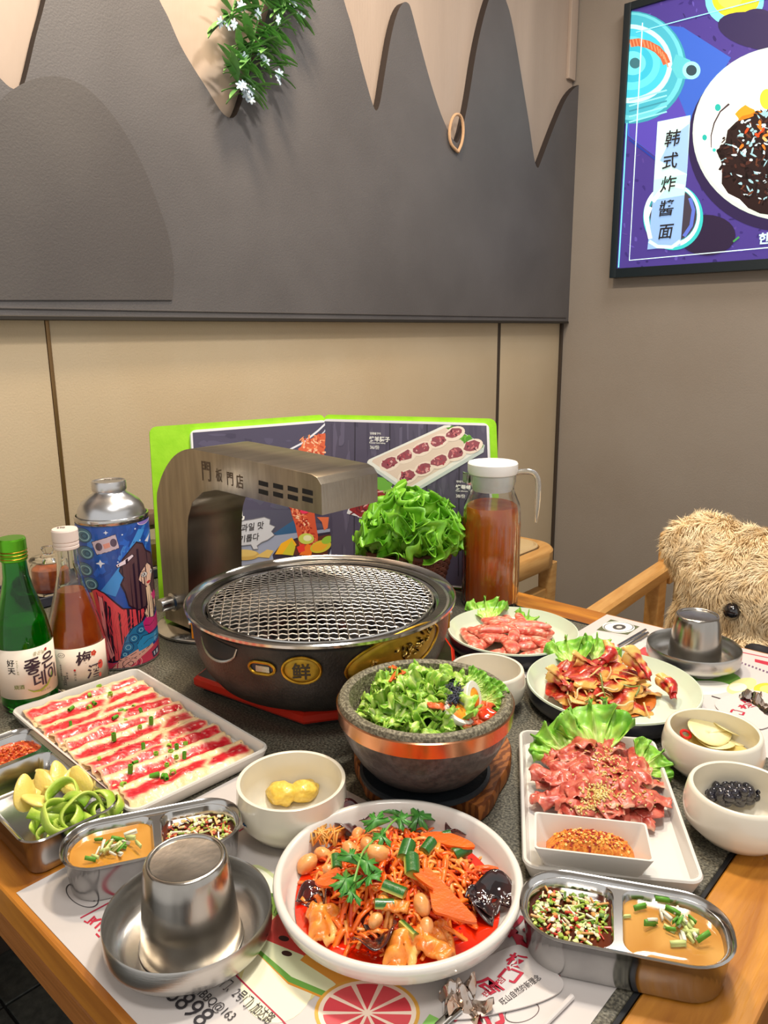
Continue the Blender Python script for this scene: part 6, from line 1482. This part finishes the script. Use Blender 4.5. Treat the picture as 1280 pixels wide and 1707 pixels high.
# left tray: chilli paste, garlic, green pepper
pq = pool('chilli_paste', 'orange red minced chilli paste in the left well', tr_q, w_q[0], .088, .014, .024, (206, 84, 30), (176, 52, 20), m_food, ns=260, bump=.0045)
cb = Heap()
for i in range(260):
    x = F_.uniform(w_q[0][0]+.01, w_q[0][1]-.006); y = F_.uniform(-.032, .032); cb.add(blob(F_.uniform(.001, .0024), .0012, .0011, .4, 2, i, 1), TM((x, y, .0255+F_.uniform(-.001, .002)), (0, 0, F_.uniform(0, 3))), F_.choice([(216, 92, 30), (232, 120, 44), (180, 50, 20), (240, 150, 80)]))
cb = cb.build('minced_chilli'); cb.location = tr_q.location; cb.rotation_euler = tr_q.rotation_euler; tag(cb, 'lumps of minced chilli on the orange paste', 'chilli', kind='stuff')
def garlic(seed):
    def fn(u, v):
        a = u*2*pi; r = v; x = .0085*r*cos(a)*(1-.25*sin(a)); y = .014*r*sin(a); return (x, y, .002*(1-r*r))
    pts = [(.0085*cos(a)*(1-.28*sin(a))*(1+.05*nz(a, seed)), .0145*sin(a)) for a in [2*pi*i/22 for i in range(22)]]
    v, f = loft([[(x*.93, y*.93, 0) for x, y in pts], [(x, y, .0006) for x, y in pts], [(x, y, .0018) for x, y in pts], [(x*.93, y*.93, .0026) for x, y in pts]])
    return cmesh('garlic_slice', v, f, [mix((244, 222, 130), (236, 204, 96), .5+nz(p[0]*150, p[1]*150, seed)) for p in v], sharp=60)
gs = [garlic(s) for s in (1, 2)]
for i, (x, y, z, rx, ry, rz, s) in enumerate(((40, 1322, .034, 1.0, .3, .8, 1.2), (60, 1336, .030, .3, .1, 1.6, 1.0), (74, 1308, .030, .9, -.4, .3, 1.1), (84, 1296, .031, .5, .2, 1.8, 1.1), (98, 1294, .030, .8, .2, .9, 1.1), (118, 1300, .032, .6, .9, .4, 1.1), (136, 1303, .033, .9, -.7, .2, 1.2), (54, 1318, .027, .2, .3, .2, 1.0), (100, 1312, .026, .2, .2, 2.2, 1.0), (124, 1318, .027, .3, -.2, 1.2, 1.0))):
    p = onZ(x, y, z); o = place(gs, i, p, (rx, ry, rz+.7), s); tag(o, 'pale yellow garlic slice in the left steel tray', 'garlic', 'garlic slices in the left steel tray')
def pepper(seed, a1=2*pi*.99, R=.016):
    def fn(u, v): a = u*a1; r = R*(1+.10*sin(3*a+seed)); return (r*cos(a)-.0012*(v-.5), r*.86*sin(a), (v-.5)*.0115*(1+.2*sin(a*2+seed)))
    return csheet('green_pepper_ring', fn, lambda u, v: mix((136, 186, 40), (196, 216, 96), v+.5*nz(u*9, v*3, seed)), 40, 5, .0030)
gp = [pepper(1), pepper(3, 4.2, .019), pepper(5, 3.6, .021)]
for i, (x, y, z, rx, ry, rz, s, k) in enumerate(((106, 1318, .038, .35, .2, 0, 1.05, 0), (104, 1354, .036, .5, .1, 2.0, 1.1, 1), (92, 1368, .030, .3, -.2, .4, 1.15, 2), (140, 1350, .034, 1.0, .5, 1.2, 1.1, 1), (160, 1345, .030, 1.1, -.3, .4, 1.0, 2), (120, 1372, .026, .2, .2, 3.4, 1.1, 0), (150, 1364, .026, .3, .5, 5.0, 1.0, 1), (176, 1352, .026, .9, .3, 1.6, .9, 0), (78, 1356, .025, .5, -.5, 4.2, .95, 1), (130, 1338, .032, .9, .9, 3.0, .95, 2), (100, 1384, .022, .2, .1, 1.0, .9, 2), (134, 1376, .022, .4, .1, 2.0, 1.0, 1), (166, 1366, .022, .6, .3, 3.0, .95, 2), (86, 1342, .026, .7, .1, 4.0, .9, 0), (184, 1344, .022, .5, .4, 5.0, .8, 1), (112, 1392, .018, .1, .1, .4, .9, 1))):
    p = onZ(x, y, z); o = place(gp, k, (p.x, p.y, z-.004), (rx, ry, rz), s*.92); tag(o, 'sliced green pepper ring piled in the left steel tray', 'green pepper', 'green pepper rings in the left steel tray')

# ---------------------------------------------------------------- stone bowl filling
def smound(x, y): r2 = (x*x+y*y)/.070**2; return .062+.034*max(0, 1-r2)
def shred(seed, L=.034, w=.012):
    return csheet('lettuce_shred', lambda u, v: ((u-.5)*w*(1+.5*nz(v*3, seed)), (v-.5)*L, .0055*sin(v*7+seed)+.0045*nz(u*4, v*6, seed)+.004*sin(u*5+v*9)*v), lambda u, v: mix((186, 214, 96), (112, 172, 40), .5+1.4*nz(u*5, v*9, seed)) if abs(u-.5) > .08 else (214, 228, 150), 9, 16, .0006, m_leafm)
sr = [shred(s) for s in (1, 2.6, 4.4, 6.7, 8.8)]
sbz = .0195
for i in range(150):
    a = i*2.39996; r = .064*sqrt((i+.5)/150); x, y = r*cos(a), r*sin(a)
    px_q = x*RT.x+y*RT.y; 
    if px_q > .036: continue
    z = smound(x, y)-.006+F_.uniform(-.004, .007)
    o = place(sr, i, (SBX+x, SBY+y, sbz+z), (F_.uniform(-.7, .7), F_.uniform(-.7, .7), F_.uniform(0, 6.28)), F_.uniform(.8, 1.25)*(.8 if r > .052 else 1)); tag(o, 'shredded pale green lettuce strip heaped in the stone bowl', 'lettuce', 'lettuce shreds in the stone bowl')
def sonz(px, py, z): p = onZ(px, py, z); return p
nb = Heap()
for i in range(240):
    p = onZ(757+F_.gauss(0, 6), 1152+F_.gauss(0, 10), .112+F_.uniform(-.003, .003)); nb.add(rbox(.0012, .008, .0005, .0002, 0, .0002), Matrix.Translation(p) @ TM((0, 0, 0), (F_.uniform(-.6, .6), F_.uniform(-.6, .6), F_.uniform(0, 3.1))), F_.choice([(34, 38, 52), (24, 26, 40), (58, 64, 86)]))
tag(nb.build('seaweed_shreds', m_dry), 'heap of black shredded seaweed beside the egg in the stone bowl', 'seaweed', kind='stuff')
eg = thing('boiled_egg_half', 'half boiled egg with orange yolk in the stone bowl', 'egg', onZ(790, 1164, .104), rot=(.3, 1.25, .6))
mk('egg_white', lathe([(0, -.012), (.010, -.010), (.0155, -.004), (.017, 0), (.0165, .0008), (.0105, .001), (.0100, .0004), (0, .0003)], 32), mat('egg_white', (240, 236, 224), .3, coat=.3), eg); mk('yolk', lathe([(.0100, .0005), (.0085, .0018), (.004, .0026), (0, .0028)], 24), mat('egg_yolk', (240, 160, 40), .4, c2=(226, 120, 24), scale=200), eg)
eg2 = thing('boiled_egg_half', 'egg wedge with orange yolk lying near the bowl rim', 'egg', onZ(766, 1186, .102), rot=(.5, -.2, 2.2))
mk('egg_white', lathe([(0, -.010), (.010, -.008), (.0155, -.004), (.016, 0), (.0155, .0008), (.0115, .001), (.011, .0004), (0, .0003)], 32), MATS['egg_white'], eg2); mk('yolk', lathe([(.0110, .0005), (.0085, .0022), (.004, .003), (0, .0032)], 24), MATS['egg_yolk'], eg2)
rp = cblob('red_pepper_paste', .015, .011, .006, (190, 40, 20), (226, 84, 30), .3, 2, 4, 3, m_gl); rp.location = onZ(806, 1190, .096); tag(rp, 'dollop of red pepper paste at the right of the stone bowl', 'sauce')
km = [fold_mesh('kimchi_piece', s, .024, .014, (226, 110, 50), (200, 70, 30), (240, 180, 120), .2, th=.0015) for s in (3, 6)]
for i, (x, y, z) in enumerate(((780, 1200, .095), (796, 1204, .092), (732, 1180, .106), (812, 1180, .094))): o = place(km, i, onZ(x, y, z), (.2, .3, i*1.3), 1.0); tag(o, 'orange kimchi piece in the stone bowl', 'kimchi', 'kimchi pieces in the stone bowl')
for i, (x, y) in enumerate(((792, 1146), (806, 1154), (808, 1170), (780, 1138), (818, 1162), (798, 1162))):
    o = place(small, i, onZ(x, y, .096), dirot((.743+F_.uniform(-.4, .4), .669+F_.uniform(-.4, .4), .25), Vector((.6, -.7, .8))), .33); tag(o, 'small green lettuce leaf at the right side of the stone bowl', 'lettuce', 'lettuce leaves in the stone bowl')
cs = Heap()
for L in ([(648, 1112), (662, 1115), (672, 1124)], [(650, 1136), (656, 1126), (664, 1118), (676, 1122)], [(654, 1110), (668, 1120), (658, 1132)]):
    cs.add(tube(smooth_path([onZ(x, y, .112) for x, y in L], 5), .0018, 6, flat=.6), Matrix.Identity(4), (236, 96, 30))
tag(cs.build('carrot_shreds'), 'few orange carrot shreds at the back of the stone bowl', 'carrot', kind='stuff')
tag(cmesh('rice_bed', *lathe([(0, .062), (.05, .060), (.066, .054)], 40), [(110, 130, 60)]*(1+80), m_food, loc=(SBX, SBY, sbz)), 'bed of greens and rice filling the stone bowl under the lettuce', 'rice', kind='stuff')

# ---------------------------------------------------------------- small bowls
for i, (x, y, s, r) in enumerate(((470, 1322, 1.0, .3), (507, 1318, .92, 1.4))):
    o = cblob('mashed_garlic', (.0165), .0135, .0105, (234, 204, 90), (220, 180, 66), .16, 2.2, i+3, 4, m_food, ns=9); p = onZ(x, y, .016); o.location = p; o.scale = (s,)*3; o.rotation_euler = (0, 0, r)
    tag(o, ('larger left' if i == 0 else 'smaller right')+' lump of yellow mashed garlic in the cream bowl', 'garlic paste')
def sl(seed): return csheet('radish_slice', lambda u, v: (.021*(v*.98+.02)*cos(u*2*pi), .017*(v*.98+.02)*sin(u*2*pi)*(1-.2*cos(u*6.28)), .003*v*v+.0012*sin(u*12+seed)*v), lambda u, v: mix((250, 242, 200), (240, 226, 160), v*.8), 28, 5, .0016)
rd_ = [sl(1), sl(3)]
for i, (x, y, z, rx, rz, s) in enumerate(((1182, 1222, .028, .35, .3, 1.15), (1215, 1212, .026, .2, 1.2, 1.1), (1190, 1240, .020, .1, 2.2, 1.0), (1225, 1230, .020, .1, .5, 1.0))):
    o = place(rd_, i, onZ(x, y, z), (rx, .1, rz+.6), s); tag(o, 'translucent pale yellow radish slice in the cream bowl', 'radish', 'radish slices in the cream bowl')
tag(disc('pickle_juice', .0425, .021, (226, 206, 130), (214, 190, 110), m=m_gl, loc=(-.231, .762, 0), wob=0), 'pale yellow pickle juice in the radish bowl', 'juice', kind='stuff')
tag(mk('red_pepper_ring', tube([(.0055*cos(2*pi*i/16), .004*sin(2*pi*i/16), 0) for i in range(16)], .0016, 6, closed=True), mat('red_pepper', (206, 30, 24), .25, coat=.4), loc=onZ(1143, 1224, .030), rot=(.8, .3, .7)), 'single red chilli ring at the left of the radish bowl', 'chilli')
bn = [cblob('black_bean', .0052, .0040, .0036, (26, 24, 32), (44, 42, 56), .16, 1.5, s, 2, m_gl) for s in (1, 2, 3)]
for i in range(64):
    u = (i+.5)/64; a = i*2.39996; r = sqrt(u); lay = 0
    x, y = 1230+60*r*cos(a), 1320+20*r*sin(a); z = .012+.014*(1-u)+.003*F_.random()
    o = place(bn, i, onZ(x, y+ (1-u)*-4, z), (F_.uniform(0, 3), F_.uniform(0, 3), F_.uniform(0, 3)), F_.uniform(.9, 1.3)); tag(o, 'glossy braised black bean in the cream bowl at the right', 'black bean', 'black beans in the cream bowl')
for i, (x, y) in enumerate(((806, 1112), (822, 1118))):
    o = fold_mesh('pickled_strip', 3+i, .022, .010, (214, 150, 90), (190, 110, 60), (236, 200, 150), .2); o.location = onZ(x, y, .022); o.rotation_euler = (.2, .2, 1.1+i); tag(o, ('left' if i == 0 else 'right')+' brown pickled strip in the bowl behind the stone bowl', 'pickle')
# chilli powder in the dip dish
def dipfn(u, v):
    x = (u-.5)*.074; y = (v-.5)*.031; e = max(0, 1-(abs(u-.5)*2)**3)*max(0, 1-(abs(v-.5)*2)**3); return (x, y, .010+.023*e**.6+.0014*nz(u*22, v*10)*e+.001*nz(u*60, v*30)*e)
def dipc(u, v):
    k = nz(u*44, v*20, 3); return mix(mix((206, 104, 26), (232, 160, 60), .5+k*1.5), (140, 24, 22), max(0, nz(u*20, v*9, 7)*3-.9))
o = csheet('chilli_powder', dipfn, dipc, 90, 40, 0, m_dry, loc=dp.location, rot=dp.rotation_euler); tag(o, 'heap of coarse orange chilli powder in the white dip dish', 'chilli powder', kind='stuff')
cf_ = Heap()
for i in range(420):
    u, v = F_.gauss(.5, .18), F_.gauss(.5, .18)
    if not (.06 < u < .94 and .08 < v < .92): continue
    cf_.add(chip, TM(dipfn(u, v), (F_.uniform(-.7, .7), F_.uniform(-.7, .7), F_.uniform(0, 3)), (F_.uniform(.3, .7),)*3), F_.choice([(226, 140, 40), (236, 180, 80), (190, 70, 24), (150, 26, 24), (240, 200, 120), (206, 100, 30)]))
o = cf_.build('chilli_flakes', m_dry, sharp=30); o.location = dp.location; o.rotation_euler = dp.rotation_euler; tag(o, 'chilli flakes and seeds on top of the orange powder', 'chilli', kind='stuff')

# ---------------------------------------------------------------- paper sleeves and cutlery
def sleeve(lab, px_pts, z=.0016, th=.0009):
    P_ = [onZ(x, y, z) for x, y in px_pts]; c = sum((p for p in P_), Vector())/len(P_); pts = smooth_path(P_, 4, True)
    t = thing('cutlery_sleeve', lab, 'paper sleeve', (c.x, c.y, 0)); v, f = prism([(p.x-c.x, p.y-c.y) for p in pts], z, z+th); mk('paper', (v, f), m_paper, t, sharp=30); return t, c
s1, c1_ = sleeve('white rounded paper cutlery sleeve with red brush script at the front edge', ((752, 1625), (800, 1603), (855, 1578), (876, 1581), (905, 1602), (932, 1628), (939, 1642), (930, 1657), (890, 1675), (830, 1690), (770, 1700), (738, 1690)))
def on_s(c): return lambda X, Y, h: Vector((X-c.x, Y-c.y, .0026+h))
def px_text(body, p0, p1, c, parent, m, size, **k):
    a = onZ(*p0, .0026); b = onZ(*p1, .0026); d = b-a; text('lettering', body, on_s(c), m, parent, size, (a.x, a.y), rot=atan2(d.y, d.x), fit=d.length, h=.0003, **k)
for ch_c, a, b, s in (('板', (845, 1590), (878, 1600), .013), ('门', (832, 1612), (868, 1626), .013), ('店', (795, 1622), (832, 1650), .013)):
    px_text(ch_c, (a[0]-4, a[1]+14), (b[0]-4, b[1]+14), c1_, s1, m_red, s, offset=.03, shear=.2)
px_text('판문점', (808, 1664), (842, 1634), c1_, s1, m_red, .005); px_text('旺山自然的新理念', (838, 1676), (902, 1632), c1_, s1, m_ink2, .006)
s2, c2_ = sleeve('white paper cutlery sleeve with red script by the radish bowl', ((1192, 1172), (1215, 1160), (1250, 1152), (1282, 1158), (1296, 1180), (1290, 1205), (1262, 1216), (1225, 1196), (1200, 1186)))
for ch_c, a, b in (('板', (1236, 1182), (1262, 1176)), ('门', (1215, 1186), (1238, 1192)), ('店', (1240, 1172), (1260, 1166))): px_text(ch_c, a, b, c2_, s2, m_red, .010, offset=.03)
m_chr = mat('crumpled_foil', (206, 200, 196), .14, 1, c2=(186, 160, 140), scale=60)
def foil(lab, cx, cy, arms, z=.004, s=1):
    c = onZ(cx, cy, z); t = thing('foil_wrapper_end', lab, 'foil wrapper', (c.x, c.y, 0.0028))
    for i, (px, py, w) in enumerate(arms):
        e = onZ(px, py, z)-c; e.z = 0; L_ = e.length; n = Vector((-e.y, e.x, 0)).normalized()
        def fn(u, v, e=e, n=n, w=w, i=i): ww = w*(.35+.9*sin(pi*min(1, v*.85+.12))); return e*v+n*(u-.5)*ww+Vector((0, 0, .004+.006*sin(v*4+i)+.004*cos((u-.5)*6)+.003*nz(u*5, v*5, i)))
        v, f = sheet(fn, 8, 14, .0005); mk('foil_strip', (v, f), m_chr, t, sharp=25)
    return t
foil('crumpled shiny foil end of the cutlery pack at the front edge', 768, 1662, ((732, 1656, .010), (752, 1640, .009), (800, 1700, .013), (822, 1684, .012), (790, 1644, .010), (744, 1694, .009)))
foil('crumpled shiny foil end of the cutlery pack beside the radish bowl', 1255, 1168, ((1232, 1160, .012), (1280, 1176, .014), (1268, 1158, .012), (1286, 1192, .012)))
tag(mk('paper_slip', bx(-.50+.0, -.42, 1.00, 1.045, .0007, .0012, .0002), m_paper), 'small white paper slip beside the marinated meat plate', 'paper')
def chop(lab, a, b, m, r=.0022, z=.0045):
    A, B = onZ(*a, z), onZ(*b, z); return tag(mk('chopstick', tube([A, A.lerp(B, .5), B], [r, r*.9, r*.7], 8), m), lab, 'chopstick', 'chopsticks')
chop('steel chopstick lying on the far placemat, the longer upper one', (1076, 1050), (1030, 1076), m_steelp); chop('steel chopstick lying on the far placemat, the lower one', (1080, 1055), (1036, 1082), m_steelp)
chop('white wrapped chopstick at the front edge beside the paper sleeve', (954, 1661), (905, 1712), m_paper, .002, .0028)
sp_ = thing('metal_spoon', 'shiny metal spoon handle sticking out of the foil at the front edge', 'spoon', onZ(748, 1696, .004))
A, B = onZ(764, 1680, .004)-sp_.location, onZ(730, 1712, .004)-sp_.location
mk('handle', tube([A, A.lerp(B, .5), B], [.0042, .0036, .0036], 10, flat=.35), m_steelp, sp_)

# ---------------------------------------------------------------- labels that count small groups from the left
def screen_x(o): p = o.matrix_world.translation-CAM; return p.dot(RT)/p.dot(FW)
bpy.context.view_layer.update()
ORD = ['first', 'second', 'third', 'fourth', 'fifth', 'sixth', 'seventh', 'eighth', 'ninth', 'tenth', 'eleventh', 'twelfth', 'thirteenth', 'fourteenth', 'fifteenth', 'sixteenth']
for grp, base in (('peanuts in the red salad', 'oiled brown peanut in the red salad, counting from the left'), ('garlic slices in the left steel tray', 'pale yellow garlic slice in the steel tray, from the left'),
                  ('green pepper rings in the left steel tray', 'sliced green pepper ring in the steel tray, from the left'), ('radish slices in the cream bowl', 'pale yellow radish slice in the cream bowl, from the left'),
                  ('kimchi pieces in the stone bowl', 'orange kimchi piece in the stone bowl, from the left'), ('lettuce leaves in the stone bowl', 'small lettuce leaf right of the egg in the stone bowl, from the left')):
    L = sorted([o for o in bpy.data.objects if o.get('group') == grp], key=screen_x)
    for i, o in enumerate(L): o['label'] = ORD[min(i, 15)]+' '+base

ORD += ['seventeenth', 'eighteenth', 'nineteenth', 'twentieth', 'twenty first', 'twenty second', 'twenty third', 'twenty fourth', 'twenty fifth', 'twenty sixth', 'twenty seventh', 'twenty eighth', 'twenty ninth', 'thirtieth']
for grp, base, names in (('curly lettuce leaves in the wicker basket', 'curly lettuce leaf in the basket, %s tier, %s from left', ('lowest', 'second', 'third', 'top')),
                         ('pink beef pile on the white tray', 'folded pink beef piece on the white tray, %s layer, %s from left', ('bottom', 'middle', 'top')),
                         ('pink sausages on the mint plate', 'pale pink sausage on the mint plate, %s layer, %s from left', ('bottom', 'middle', 'top')),
                         ('marinated meat slices', 'marinated meat slice with amber fat, %s layer, %s from left', ('bottom', 'middle', 'top'))):
    for ti, tn in enumerate(names):
        L = sorted([o for o in bpy.data.objects if o.get('group') == grp and TIER.get(o.name) == ti], key=screen_x)
        for i, o in enumerate(L): o['label'] = base % (tn, ORD[min(i, 29)])
